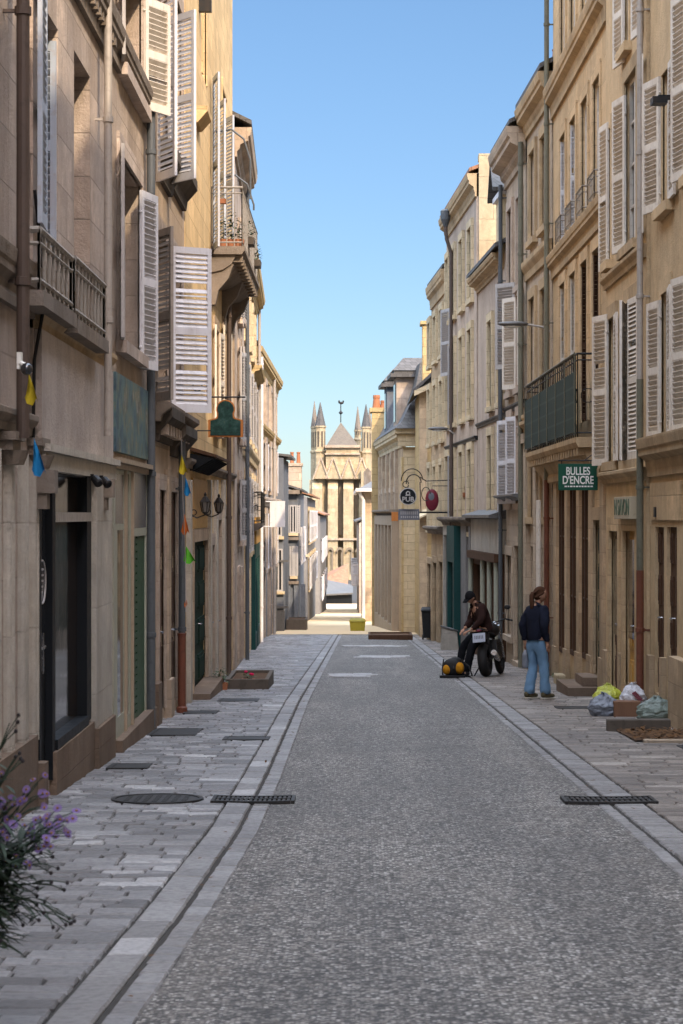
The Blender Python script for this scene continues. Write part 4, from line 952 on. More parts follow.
zf = zpx(517, 49.5); h.prof('shop_canopy', Y5+.1, Y6, [(0, zf+.18), (.42, zf+.05), (.42, zf-.02), (0, zf-.04)], 'lead')
q = h.mb('shop_fascia', 'pier'); h.fbox(q, Y5+.2, Y6-.1, -.02, .2, zf-.85, zf-.045)
q = h.mb('shop_cornice', 'brown'); h.fbox(q, Y5+.1, Y6-.05, -.02, .3, zf-1.05, zf-.853)
hs = [(Y5+.5, Y5+1.5, g(48)+.2, zf-1.2), (Y5+1.9, Y5+3., g(48)-.1, zf-1.2), (Y5+3.3, Y6-.5, g(51)+.4, zf-1.2)]
sf = MB(); rest(h, sf, Y5+.15, Y6-.1, -.02, .16, g(Y6)-.2, zf-1.053, hs); sfo = sf.build('shopfront', M['brown'], h.root)
for i, r in enumerate(hs): q = MB(); h.fbox(q, r[0], r[1], .01, .06, r[2], r[3]); q.build('door' if i == 1 else 'pane', M['ochrewood' if i == 1 else 'glassw'], sfo)
q = h.mb('column', 'sage')
for r in (hs[0][0]-.17, hs[1][0]-.2, hs[2][0]-.15, Y6-.3): q.tube([h.P(r, .22, g(r)+.3), h.P(r, .22, zf-1.06)], .06, 12); h.fbox(q, r-.1, r+.1, .13, .32, g(r)-.2, g(r)+.3)
h.pipe(0, 7.4, None, 'brownpipe', .06, .14, Y=Y5+.3)
h.finish()
h = House('plastered_house', 'tall plaster house with a sunlit yellow party wall and teal shop door', 'R', A5-.03, B5, Y6+.02, Y7, 10.55, 'r_e', eave=.2, roofmat='tile', pitch=.4)
h.cornice(Y6+.02, Y7, 9.95, .6, .25, 'r_trim')
q = MB(); q.box(h.X(Y6, -.05), h.X(Y6, -6.5), Y6-.06, Y6+.015, 7.4, 10.9); q.box(h.X(Y6, -.05), h.X(Y6, -3), Y6-.06, Y6+.4, 10.9, 11.05); q.build('party_wall', M['church'], h.root)
for c in (Y6+1.3, Y6+3.6, Y6+5.9, Y6+7.7):
    for z0, z1 in ((7.4, 9.3), (4.3, 6.6), (1.2, 3.4)):
        r = (c-.45, c+.45, z0, z1); h.window(r, .10, 'cream'); h.surround(r, .14, .08, 'pale_st')
        if c > Y6+7 and z0 < 5: h.leaf(r[0]-.02, True, z0, z1, .5, 172, 'greysh')
zl = zpx(522, 57); h.band(Y6+.02, Y7, zl-.1, zl+.15, .3, 'st_dark', 'shop_cornice'); h.band(Y6+.02, Y7, 3.6, 3.72, .08, 'iron', 'cable_run')
r = (Y6+.4, Y6+1.6, g(53)-.1, g(53)+2.7); h.opening(r, .2); q = MB(); h.fbox(q, r[0], r[1], -.2, -.1, r[2], r[3]); q.build('door', M['glassw'], h.root)
q = h.mb('shop_pier', 'grey_pl'); h.fbox(q, Y6+.02, Y6+.38, -.02, .18, g(Y6)-.2, zl-.103); h.fbox(q, Y6+1.65, Y6+3., -.02, .12, g(Y6)-.3, zl-.103)
q = MB(); A, B = Y6+3.05, Y6+5.2; hs = [(A+.35, B-.3, g(A)+.2, g(A)+2.4)]; rest(h, q, A, B, -.02, .3, g(B)-.2, zl-.103, hs); sfo = q.build('shopfront', M['teal'], h.root)
q = MB(); h.fbox(q, hs[0][0], hs[0][1], .05, .2, hs[0][2], hs[0][3]); q.build('pane', M['glassw'], sfo)
A, B = Y6+5.25, Y7-.1; hs = [(A+.3, A+1.4, g(A)+.4, zl-.4), (A+1.8, B-.2, g(B)+.5, zl-.4)]
q = MB(); rest(h, q, A, B, -.02, .12, g(B)-.2, zl-.103, hs); sfo = q.build('shopfront', M['pier'], h.root)
for r in hs: q = MB(); h.fbox(q, r[0], r[1], .02, .05, r[2], r[3]); q.build('pane', M['glassw'], sfo)
q = MB(); pth = [h.P(Y7-2.9, .30, 9.95), h.P(Y7-2.9, .27, 9.6), h.P(Y7-2.9, .14, 9.2), h.P(Y7-2.9, .13, g(Y7))]; q.tube(pth, .055, 10); q.build('downpipe', M['brownpipe'], h.root)
q = MB(); q.lathe(h.P(Y7-2.9, .30, 9.95), [(.06, 0), (.14, .2), (.15, .45), (.1, .5)], 10); q.build('gutter_hopper', M['tealpipe'], h.root)
h.finish()
h = House('stone_house', 'last house of the right row with a hanging grey blue shutter', 'R', A5-.02, B5, Y7+.02, Y8, 9.1, 'r_c', eave=.14, roofmat='slate', depth=5)
h.cornice(Y7+.02, Y8, 8.4, .7, .2, 'r_trim')
for c in (Y7+1.4, Y7+3.6, Y7+5.8):
    for z0, z1 in ((6.6, 8.0), (4.0, 5.8), (1.2, 3.2)):
        r = (c-.45, c+.45, z0, z1); h.window(r, .10, 'cream'); h.surround(r, .14, .08, 'pale_st')
h.leafx(450, 441, 308, 375, False, .7, 92, 178, 'greysh')
h.band(Y7+.02, Y8, 1.05, 1.3, .3, 'st_dark', 'shop_cornice')
for a in (Y7+.6, Y7+2.7, Y7+4.8): r = (a, a+1.4, g(a)-.1, g(a)+2.5); h.door(r, 'sage', .25, 3, 2, glazed=.4); h.surround(r, .16, .08, 'r_c', False)
h.finish()

# --- the sunlit corner where the street narrows
def solid_house(name, label): return House(name, label, 'R', 0, 0, 66, 67, 5, 'sun_st')
h = House('stone_house', 'sunlit yellow stone house with a steep slate gable and tall chimney on the right corner', 'R', 2.17, 0., 70., 77.4, zpx(388, 70), 'sun_st', depth=6., roof=False)
z0 = zpx(388, 70); X0 = 2.17
q = MB(); Yf = 69.98; q.add([(X0, 70, z0), (X0+6, 70, z0), (X0+6, 70, z0+3.4), (X0+2.6, 70, z0+2.5)], [(0, 1, 2, 3)]); q.add([(X0, 77.4, z0), (X0+6, 77.4, z0), (X0+6, 77.4, z0+3.4), (X0+2.6, 77.4, z0+2.5)], [(0, 1, 2, 3)]); q.build('gable', M['slate'], h.root)
q = MB(); q.hexa([(X0-.3, 69.6, z0-.22), (X0+2.6, 69.6, z0+2.5), (X0+2.6, 77.4, z0+2.5), (X0-.3, 77.4, z0-.22), (X0-.3, 69.6, z0-.08), (X0+2.6, 69.6, z0+2.64), (X0+2.6, 77.4, z0+2.64), (X0-.3, 77.4, z0-.08)])
q.hexa([(X0+2.6, 69.6, z0+2.5), (X0+6, 69.6, z0+3.4), (X0+6, 77.4, z0+3.4), (X0+2.6, 77.4, z0+2.5), (X0+2.6, 69.6, z0+2.64), (X0+6, 69.6, z0+3.55), (X0+6, 77.4, z0+3.55), (X0+2.6, 77.4, z0+2.64)]); q.build('roof', M['slate'], h.root)
q = MB(); q.hexa([(X0-.25, 69.55, z0-.3), (X0+1.6, 69.55, z0+.55), (X0+1.6, 69.99, z0+.55), (X0-.25, 69.99, z0-.3), (X0-.25, 69.55, z0-.12), (X0+1.6, 69.55, z0+.73), (X0+1.6, 69.99, z0+.73), (X0-.25, 69.99, z0-.12)]); q.build('verge_board', M['pale_st'], h.root)
q = h.mb('chimney', 'sun_st'); zt_ = zpx(322, 72); q.box(2.28, 3.1, 71.6, 72.5, z0, zt_-.12); q.box(2.2, 3.18, 71.52, 72.58, zt_-.12, zt_)
q = h.mb('corner_strip', 'r_c'); q.box(X0-.05, X0+.22, 69.92, 70.4, g(70)-.3, z0-.1)
q = h.mb('eave_sign_hood', 'pale_st'); q.hexa([(2.0, 69.2, zpx(520, 69.6)), (2.9, 69.2, zpx(508, 69.6)), (2.9, 69.96, zpx(508, 69.6)), (2.0, 69.96, zpx(520, 69.6)), (2.0, 69.2, zpx(520, 69.6)+.06), (2.9, 69.2, zpx(508, 69.6)+.06), (2.9, 69.96, zpx(508, 69.6)+.25), (2.0, 69.96, zpx(520, 69.6)+.25)])
q = h.mb('ivy_stain', 'st_dark')
h.finish(); h.root.name = 'stone_house'
# --- mansard corner building
h = House('stone_house', 'pale corner building with quoins, a mansard roof and a tall dormer, lit by the sun', 'R', 5.575, -.05, 77.45, 92., zpx(447, 77.5), 'r_c', depth=6., roof=False)
zt_ = zpx(447, 77.5); Xf = h.X(77.45)
q = MB(); q.box(Xf+.0, Xf+5., 77.40, 77.447, g(78)-.5, zt_); q.build('end_wall', M['pale_st'], h.root)  # paler than the street side: sunlight put into the end wall colour
q = h.mb('quoin', 'sun_st'); z = g(78); k = 0
while z < zt_-.4: w = .45 if k % 2 else .3; h.fbox(q, 77.38, 77.38+w+.3, -.02, .035, z, z+.36); z += .38; k += 1
h.cornice(77.3, 92., zt_, .7, .32, 'pale_st'); q = h.mb('cornice', 'pale_st'); q.box(Xf-.32, Xf+5, 77.05, 77.3, zt_+.5, zt_+.7); q.box(Xf-.2, Xf+5, 77.2, 77.35, zt_+.02, zt_+.48)
zr = zt_+.7; top = zr+2.6; q = MB(); P = h.P          # concave mansard
pf = [(.35, zr), (.05, zr+.3), (-.3, zr+1.0), (-.55, zr+1.8), (-.7, top)]
for (n0, a), (n1, b) in zip(pf[:-1], pf[1:]):
    y0, y1 = 77.2-n0*0.9, 77.2-n1*.9
    q.quad(P(y0, n0, a), P(92, n0, a), P(92, n1, b), P(y1, n1, b)); q.quad(P(y0, n0, a), P(y1, n1, b), V((Xf+5, y1, b)), V((Xf+5, y0, a)))
q.quad(P(77.2+.63, -.7, top), P(92, -.7, top), V((Xf+5, 92, top+.3)), V((Xf+5, 77.83, top+.3))); q.build('roof', M['slate'], h.root)
for yd in (80.5, 86.5):
    d = MB(); h.fbox(d, yd-.85, yd+.85, -1.8, .1, zr+.1, zr+2.15); dm = d.build('dormer', M['bluegrey_pl' if yd > 81 else 'st_b'], h.root)
    d = MB(); h.fbox(d, yd-1.1, yd+1.1, -2., .35, zr+2.15, zr+2.3); h.fbox(d, yd-.95, yd+.95, -1.9, .2, zr+2.3, zr+2.42)
    d.hexa([P(yd-1.0, .25, zr+2.42), P(yd+1., .25, zr+2.42), P(yd+1., -2., zr+2.42), P(yd-1., -2., zr+2.42), P(yd-.5, -.2, zr+2.95), P(yd+.5, -.2, zr+2.95), P(yd+.5, -2., zr+2.95), P(yd-.5, -2., zr+2.95)]); d.build('roof', M['slate'], dm)
    d = MB(); h.fbox(d, yd-.45, yd+.45, .1, .13, zr+.4, zr+1.9); d.build('window', M['glass'], dm)
q = h.mb('pilaster', 'st_c')
for c in (80.5, 83.2, 86, 88.8, 91.4): h.fbox(q, c-.2, c+.2, -.02, .12, g(92)-.2, zt_-.003)
for c in (81.8, 84.6, 87.4, 90.1): r = (c-.6, c+.6, .3, 2.6); h.window(r); h.surround(r, .12, .05, 'st_c')
zs = zpx(513, 80); h.band(79.6, 92, zs-.1, zs+.14, .4, 'st_dark', 'shop_cornice')
hs = [(80.3+k*2.3, 82.1+k*2.3, g(82)+.3, zs-.5) for k in range(5)]; q = MB(); rest(h, q, 79.8, 91.9, .0, .28, g(92)-.3, zs-.103, hs); sfo = q.build('shopfront', M['beigewood'], h.root)
for r in hs: q = MB(); h.fbox(q, r[0], r[1], .05, .18, r[2], r[3]); q.build('pane', M['glassw'], sfo)
q = h.mb('chimney', 'sun_st'); cx = xpx(382, 95); z2 = zpx(411, 95); q.box(xpx(371.5, 95), xpx(389, 95), 92.05, 93.5, g(92), z2-.2); q.box(xpx(371, 95)-.06, xpx(389, 95)+.06, 92., 93.6, z2-.2, z2)
q = h.mb('chimney_pot', 'terra')
for px, s_ in ((376.5, 1.), (384, .6)): q.lathe((xpx(px, 92.8), 92.8, z2), [(.2, 0), (.15, .45*s_), (.17, .5*s_), (.16, .62*s_)], 10)
h.finish()
# --- low house beyond it
h = House('plastered_house', 'low pinkish house with a pale hipped roof and blue black door beyond the corner', 'R', 1.3, -.0095, 104., 122., zpx(489, 104), 'r_c', depth=5., roof=False)
zt_ = zpx(489, 104); Xf = h.X(104)
q = MB(); q.add([P_ for P_ in (h.P(103.4, .35, zt_), V((Xf+5, 103.4, zt_)), V((Xf+2.6, 107, zt_+1.75)), h.P(122, .35, zt_), V((Xf+2.6, 119, zt_+1.75)), V((Xf+5, 122, zt_)))], [(0, 1, 2), (0, 2, 4, 3), (1, 5, 4, 2), (3, 4, 5), (0, 3, 5, 1)]); q.build('roof', M['lead'], h.root)
q = h.mb('gutter', 'cream'); h.fbox(q, 103.3, 122, .3, .48, zt_-.14, zt_+.03); q.box(Xf-.42, Xf+5, 103.28, 103.42, zt_-.14, zt_+.03); q.tube([h.P(103.6, .32, zt_-.15), h.P(103.7, .08, zt_-.6), h.P(103.7, .08, g(104))], .09, 8)
r = (105., 109.5, g(107)-.2, g(107)+2.9); h.opening(r, .3); q = MB(); h.fbox(q, r[0], r[1], -.3, -.15, r[2], r[3]); q.build('door', M['black'], h.root)
for a in (112, 116, 119): r = (a, a+1., -2., -.4); h.window(r)
q = h.mb('lintel', 'bluegrey_pl'); h.fbox(q, 104.2, 110, -.02, .06, g(107)+2.95, g(107)+4.8)
h.finish()
h = House('stone_house', 'small grey house at the far end of the right side before the cathedral', 'R', .85, -.006, 140., 175., zpx(523, 140), 'st_b', depth=6., roofmat='slate', pitch=.4)
for a in (143, 149, 156, 164): r = (a, a+1.2, -3.4, -1.9); h.window(r); h.leaf(r[0], True, r[2], r[3], .6, 130, 'white'); h.leaf(r[1], False, r[2], r[3], .6, 130, 'white')
h.finish()
# --- unseen houses beside and behind the viewer, which keep this stretch in shade
h = House('rendered_house', 'tall ochre house beside the viewer on the right', 'R', RA+.1, RB, -4., 16.96, 16.0, 'r_a', depth=9)
for a in range(-3, 16, 3):
    for z0 in (1.5, 4.6, 7.7, 10.8, 14): r = (a, a+1.1, z0, z0+2); h.window(r, .10, 'cream', bars=2); h.leaf(r[0]-.02, True, z0, z0+2, .5, 170, 'cream', .2); h.leaf(r[1]+.02, False, z0, z0+2, .5, 170, 'cream', .2)
h.finish()
h = House('rendered_house', 'tall grey house behind the viewer on the right', 'R', RA, RB, -30., -4.1, 17.0, 'r_d', depth=9)
for a in range(-28, -6, 4):
    for z0 in (2.5, 6, 10, 14): r = (a, a+1.1, z0, z0+2.2); h.window(r, .10, 'cream', bars=2)
h.finish()
h = House('stone_house', 'stone house beside the viewer on the left', 'L', LA, LB, -20., 7.96, 13., 'st_a', depth=8)
for a in range(-18, 7, 4):
    for z0 in (2.5, 6, 10): r = (a, a+1.1, z0, z0+2.); h.window(r, .10, 'white', bars=2)
h.finish()

# ------------------------------------------------------------------ cathedral and what stands before it
M['warmslate'] = slate('warm_stone_slates', (.11, .088, .066)); M['lancet'] = stone('shaded_leaded_lancet', (.30, .24, .17), None, 0, .6, .2, 1., 0.); D = 330.; zg = g(D); cx = lambda px: xpx(px, D); cz = lambda py: zpx(py, D)
ca = empty('cathedral', (cx(341), D, zg), 'pale stone gothic cathedral with paired spires closing the view down the street', 'cathedral')
m = MB()
m.box(cx(316), cx(371), D, D+30, zg-1, cz(470)); m.box(cx(326), cx(359), D-1.5, D+12, cz(480), cz(447))
wins = ((325.5, 2.6), (340.5, 3.0), (356, 2.6))
m.build('wall', M['church'], ca)
m = MB()
for px in (317.5, 333, 348.5, 364): m.box(cx(px-5), cx(px+5), D-2.2, D-.0, zg-1, cz(489)); m.hexa([(cx(px-5), D-2.2, cz(489)), (cx(px+5), D-2.2, cz(489)), (cx(px+5), D, cz(489)), (cx(px-5), D, cz(489)), (cx(px-5), D-.4, cz(478)), (cx(px+5), D-.4, cz(478)), (cx(px+5), D, cz(478)), (cx(px-5), D, cz(478))])
m.build('buttress', M['church'], ca)
for px, w in wins:          # lancets
    m = MB(); a, b = cx(px-w*.55), cx(px+w*.55); zb_, zt_ = cz(535), cz(482); pts = [(a, zb_), (b, zb_), (b, zt_)]
    pts += [(b+(a-b)*k/8, zt_+(.9)*math.sin(math.pi*k/8)**.8) for k in range(1, 8)]+[(a, zt_)]
    m.prism([(x, D-.45, z) for x, z in pts], (0, .5, 0)); w_ = m.build('window', M['lancet'], ca)
for px in (333.5, 349, 321, 362):        # steep gables over the bays
    m = MB(); x0, x1, ap, zb_ = cx(px-7.5), cx(px+7.5), cz(459), cz(479)
    m.prism([(x0, D-2.0, zb_), (x1, D-2.0, zb_), (cx(px), D-2.0, ap)], (0, 1.9, 0)); m.build('gable', M['church'], ca)
    m = MB()
    for a, b in ((x0, cx(px)), (x1, cx(px))): m.tube([(a, D-2.1, zb_), (b, D-2.1, ap+.15)], .15, 6)
    m.build('gable_coping', M['st_c'], ca)
m = MB(); m.box(cx(315), cx(372), D-2.5, D-.2, cz(540), cz(538)); m.box(cx(325), cx(360), D-2.0, D+12.2, cz(448), cz(445.5)); m.box(cx(325), cx(360), D-1.9, D-1.4, cz(455), cz(453.5)); m.build('string_course', M['st_c'], ca)
for k in range(5):
    px = 321+k*9.5; m = MB(); x0, x1 = cx(px-3), cx(px+3)
    for i in range(8):
        a0, a1 = math.pi*i/8, math.pi*(i+1)/8; q = lambda t, r: (cx(px)+r*math.cos(t), cz(552)+r*1.3*math.sin(t)); A_, B_ = q(a0, .65), q(a1, .65); C_, D_ = q(a1, .35), q(a0, .35)
        m.prism([(A_[0], D-2.6, A_[1]), (B_[0], D-2.6, B_[1]), (C_[0], D-2.6, C_[1]), (D_[0], D-2.6, D_[1])], (0, .4, 0))
    m.box(x1-.3, x1, D-2.6, D-2.2, cz(572), cz(552)); m.build('blind_arch', M['lancet'], ca)
m = MB(); ap = V((cx(340.5), D+5, cz(421))); bs = [(cx(326.5), D-1.9, cz(446)), (cx(358.5), D-1.9, cz(446)), (cx(358.5), D+12, cz(446)), (cx(326.5), D+12, cz(446))]
m.add([V(b) for b in bs]+[ap], [(0, 1, 4), (1, 2, 4), (2, 3, 4), (3, 0, 4)]); m.build('roof', M['warmslate'], ca)
m = MB(); m.tube([ap, ap+V((0, 0, 3.2))], .09, 6); o = ap+V((0, 0, 1.6)); m.lathe(o-V((0, 0, .3)), [(.05, 0), (.38, .3), (.05, .7)], 8); m.ell(ap+V((.1, 0, 3.25)), (.38, .1, .22)); m.ell(ap+V((-.28, 0, 3.45)), (.16, .06, .28)); m.ell(ap+V((.42, 0, 3.5)), (.14, .08, .2)); m.build('weathercock', M['iron'], ca)
def turret(px0, px1, yb, yt, ysp, off=0., spx=None):
    x0, x1 = cx(px0), cx(px1); c = (x0+x1)/2; r = (x1-x0)/2; Yc = D+off
    m = MB(); m.lathe((c, Yc, zg), [(r*1.08, 0), (r*1.08, cz(yb)-zg), (r*1.25, cz(yb)-zg+.1), (r*1.25, cz(yb)-zg+.4), (r, cz(yb)-zg+.5), (r, cz(yt)-zg), (r*1.15, cz(yt)-zg+.1), (r*1.15, cz(yt)-zg+.35)], 8); tr = m.build('turret', M['church'], ca)
    m = MB()
    for k in range(8):
        t_ = 2*math.pi*(k+.5)/8+math.pi/8*0; 
        ax = V((math.cos(t_), math.sin(t_), 0)); sx_ = V((-ax.y, ax.x, 0)); o = V((c, Yc, cz(yb)+1.))+ax*(r*.93)
        m.obox(o-sx_*r*.16-ax*.1, sx_*r*.32, ax*.14, V((0, 0, (cz(yt)-cz(yb))*.62)))
    m.build('slit_window', M['st_dk2'], tr)
    m = MB(); m.lathe((c, Yc, cz(yt)+.3), [(r*1.05, 0), (r*.55, (cz(ysp)-cz(yt))*.5), (.05, cz(ysp)-cz(yt))], 8); m.build('spire', M['slate' if off < 2 else 'st_dark'], tr)
turret(315, 325.5, 453, 428, 404, 0.); turret(310.5, 317.5, 453, 428, 402, 3.)
turret(361.5, 370.5, 454, 429, 406, 0.); turret(354.5, 361, 440, 431, 407, 4.); turret(367, 372.5, 454, 429, 408, 5.)
m = MB(); m.box(cx(361), cx(376), D-3, D+4, zg-1, cz(470)); m.box(cx(309.5), cx(316), D-1, D+6, zg-1, cz(480)); m.build('corner_pier', M['church'], ca)
m = MB(); m.prism([(cx(364), D-3.1, cz(497)), (cx(371), D-3.1, cz(497)), (cx(371), D-3.1, cz(472)), (cx(367.5), D-3.1, cz(468)), (cx(364), D-3.1, cz(472))], (0, .2, 0)); m.build('niche', M['st_dark'], ca)

D2 = 243.
h = empty('tiled_house', (-3.5, D2, g(D2)), 'low house with orange clay tiles in front of the cathedral', 'house')
m = MB(); m.box(xpx(316, D2), xpx(346, D2), D2, D2+7, g(D2)-.5, zpx(585, D2)); m.box(xpx(319, D2), xpx(324, D2), D2+1, D2+3, zpx(590, D2), zpx(566, D2)); m.build('wall', M['sun_st'], h)
m = MB(); m.hexa([(xpx(314, D2), D2-.4, zpx(588, D2)), (xpx(348, D2), D2-.4, zpx(588, D2)), (xpx(348, D2), D2+4, zpx(566, D2)), (xpx(330, D2), D2+4, zpx(574, D2)), (xpx(314, D2), D2-.4, zpx(586, D2)), (xpx(348, D2), D2-.4, zpx(586, D2)), (xpx(348, D2), D2+4, zpx(564, D2)), (xpx(330, D2), D2+4, zpx(572, D2))]); m.build('roof', M['tile'], h)
m = MB(); m.lathe((xpx(321.5, D2), D2+2, zpx(566, D2)), [(.3, 0), (.22, .6)], 8); m.build('chimney_pot', M['terra'], h)
D3 = 238.
h = empty('shed', (-3., D3, g(D3)), 'dark low shed with a grey roof across the foot of the street', 'shed')
m = MB(); m.box(xpx(318, D3), xpx(352, D3), D3, D3+3, g(D3)-.4, zpx(595, D3)); m.build('wall', M['black'], h)
m = MB(); m.hexa([(xpx(316, D3), D3-.6, zpx(596, D3)), (xpx(353, D3), D3-.6, zpx(594, D3)), (xpx(353, D3), D3+3, zpx(588, D3)), (xpx(319, D3), D3+3, zpx(583, D3)), (xpx(316, D3), D3-.6, zpx(594.5, D3)), (xpx(353, D3), D3-.6, zpx(592.5, D3)), (xpx(353, D3), D3+3, zpx(586, D3)), (xpx(319, D3), D3+3, zpx(579, D3))]); m.build('roof', M['lead'], h)
# ------------------------------------------------------------------ signs, lanterns, flags
def front(px, py, Y): return V((xpx(px, Y), Y, zpx(py, Y)))
# bookshop sign
Ys = 30.9; o = front(578, 477, Ys); w, hh = xpx(598, Ys)-xpx(558.5, Ys), zpx(464, Ys)-zpx(490.5, Ys)
r = empty('shop_sign', o, 'dark green hanging sign with white letters reading BULLES D\'ENCRE', 'shop sign')
m = MB(); m.box(o.x-w/2, o.x+w/2, Ys, Ys+.03, o.z-hh/2, o.z+hh/2); m.build('board', M['signgreen'], r, bevel=.004)
m = MB(); text_mb(m, 'BULLES', .172, o+V((.0, -.004, hh*.21)), (1, 0, 0), (0, 0, 1), .004, .003, .68); text_mb(m, "D'ENCRE", .172, o+V((0, -.004, -hh*.13)), (1, 0, 0), (0, 0, 1), .004, .003, .70)
x = -w*.34
while x < w*.34: l = random.uniform(.02, .05); m.box(o.x+x, o.x+x+l, Ys-.006, Ys, o.z-hh*.38, o.z-hh*.33); x += l+.012
m.build('lettering', M['letter'], r)
m = MB(); m.tube([(o.x-w/2, Ys+.015, o.z+hh/2+.05), (RA+RB*Ys+.05, Ys+.015, o.z+hh/2+.05)], .012, 6)
for e in (-.25, .2): m.tube([(o.x+e, Ys+.015, o.z+hh/2), (o.x+e, Ys+.015, o.z+hh/2+.05)], .008, 6)
m.tube([(o.x+.1, Ys+.015, o.z+hh/2+.05), (RA+RB*Ys+.05, Ys+.015, o.z+hh/2+.3)], .008, 6); m.build('bracket', M['iron'], r)
# cream shop sign
Ys = 27.7; a, b = 26.9, 28.55; X = RA+RB*Ys; z0, z1 = zpx(519, Ys), zpx(497, Ys)
r = empty('shop_sign', (X, Ys, z0), 'small cream shop sign with green letters under the cream shutters', 'shop sign')
m = MB(); m.box(X-.16, X+.02, a, b, z0, z1); m.build('board', M['signcream'], r, bevel=.006)
m = MB(); text_mb(m, 'N SAVON', .31, V((X-.162, (a+b)/2, (z0+z1)/2)), (0, -1, 0), (0, 0, 1), .004, .003, 1.15); m.build('lettering', M['green'], r)
# pub signs on their scrolled bracket
Ys = 59.0; o = front(408, 496.5, Ys); R_ = xpx(416.5, Ys)-o.x
r = empty('pub_sign', o, 'round black sign reading PUB hanging from a scrolled iron bracket', 'pub sign')
m = MB(); m.lathe(o+V((0, .05, 0)), [(R_*.93, 0), (R_*.93, .06)], 32, (0, -1, 0)); m.build('disc', M['black'], r)
m = MB(); m.torus(o, R_*.95, .016, (0, 1, 0), 32, 6); m.build('rim', M['greysh'], r)
m = MB(); m.torus(o+V((0, -.015, R_*.38)), R_*.20, .016, (0, 1, 0), 16, 5); m.box(o.x-R_*.3, o.x+R_*.3, Ys-.025, Ys-.01, o.z+R_*.1, o.z+R_*.2); m.build('emblem', M['greysh'], r)
m = MB(); text_mb(m, 'PUB', .20, o+V((0, -.02, -R_*.35)), (1, 0, 0), (0, 0, 1), .004, .004); m.build('lettering', M['greysh'], r)
m = MB(); wallx = 2.75
def arc(c, rx, rz, t0, t1, n=14): return [V((c.x+rx*math.cos(t0+(t1-t0)*k/n), c.y, c.z+rz*math.sin(t0+(t1-t0)*k/n))) for k in range(n+1)]
c = front(412, 481, Ys); m.tube(arc(c, .32, .36, math.pi*1.0, .12), .016, 6); m.tube(arc(c+V((.05, 0, -.05)), .22, .24, math.pi*1.05, .0), .018, 6); m.tube(arc(c+V((-.18, 0, -.1)), .09, .09, math.pi*1.9, 0.2), .014, 6)
m.tube([front(420, 477, Ys), front(426, 481, Ys), (wallx, Ys, front(0, 480, Ys).z)], .016, 6); m.tube([front(408, 480, Ys), front(408, 489, Ys)], .01, 6); m.tube([front(420, 482, Ys), front(421, 512, Ys)], .016, 6); m.tube([front(421, 512, Ys), (wallx, Ys, front(0, 512, Ys).z)], .016, 6); m.tube(arc(front(426, 494, Ys), .13, .2, 0, 5.2), .014, 6); m.build('bracket', M['iron'], r)
Ys = 59.2; r = empty('street_sign', front(406, 515, Ys), 'long grey name plate with an orange end below the round PUB sign', 'sign')
m = MB(); p0, p1 = front(398.5, 520, Ys), front(419.5, 509, Ys); m.box(p0.x, p1.x, Ys, Ys+.05, p0.z, p1.z); m.build('board', M['slatey'], r, bevel=.006)
m = MB(); q0, q1 = front(391.5, 521, Ys), front(398, 512, Ys); m.box(q0.x, q1.x, Ys+.01, Ys+.3, q0.z, q1.z); m.build('end_panel', M['orange'], r)
m = MB()
for k in range(9): x = p0.x+.06+k*.06; m.box(x, x+.03, Ys-.004, Ys, p0.z+.16, p0.z+.26); m.box(x+.01, x+.04, Ys-.004, Ys, p0.z+.06, p0.z+.12)
m.build('lettering', M['greysh'], r)
m = MB(); m.tube([(p1.x, Ys+.02, p1.z-.1), (wallx, Ys+.02, p1.z-.1)], .03, 6); m.build('bracket', M['iron'], r)
Ys = 59.6; r = empty('oval_sign', front(432, 500, Ys), 'dark red oval hanging sign to the right of the PUB sign', 'sign')
c = front(432, 500, Ys); m = MB(); m.ell(c, (.20, .04, .33)); m.build('board', M['maroon'], r, smooth=True); m = MB(); m.ell(c+V((-.02, -.035, .1)), (.09, .01, .12)); m.build('emblem', M['slatey'], r, smooth=True)
m = MB(); m.tube([c+V((0, 0, .33)), c+V((0, 0, .42)), (2.8, Ys, c.z+.42)], .014, 6); m.build('bracket', M['iron'], r)
# dark green shaped sign on the left
Ys = 30.2; o = front(225.5, 424, Ys); s_ = Ys/FPX
r = empty('shop_sign', o, 'dark green bell shaped hanging sign with an orange rim in front of the balcony house', 'shop sign')
t = NT('painted_dark_green_scene'); p = t.pos(); n = t.noise(p, 9, 5, .7); M['signpic'] = t.fin(t.ramp(n, [(.3, (.006, .02, .018)), (.5, (.012, .05, .04)), (.62, (.03, .085, .075)), (.75, (.10, .12, .06))]), .6)
def outline(k):
    pts = [(-17.5*k, -12*k), (17.5*k, -12*k), (17.5*k, 5*k), (10*k, 7*k), (8.5*k, 9*k)]
    pts += [((9.5*k)*math.cos(t), 16+(9.5*k)*math.sin(t)) for t in [math.radians(a) for a in range(-30, 211, 20)]]
    return pts+[(-8.5*k, 9*k), (-10*k, 7*k), (-17.5*k, 5*k)]
m = MB(); m.prism([(o.x+x*s_, Ys+.02, o.z+(z-1)*s_) for x, z in outline(1.0)], (0, .03, 0)); m.build('rim', M['orange'], r)
m = MB(); m.prism([(o.x+x*s_, Ys+.005, o.z+(z-1)*s_) for x, z in outline(.86)], (0, .014, 0)); m.build('board', M['signpic'], r)
m = MB(); zz = o.z+27*s_; m.tube([(LA+LB*Ys, Ys+.02, zz), (o.x+.3, Ys+.02, zz)], .014, 6); m.tube([(LA+LB*Ys+.02, Ys+.02, zz+.2), (LA+LB*Ys+.02, Ys+.02, o.z-.2)], .012, 6); m.tube([(o.x, Ys+.02, zz), (o.x, Ys+.02, zz-.03)], .02, 6); m.torus((LA+LB*Ys+.12, Ys+.02, zz+.16), .07, .01, (0, 1, 0), 14, 5)
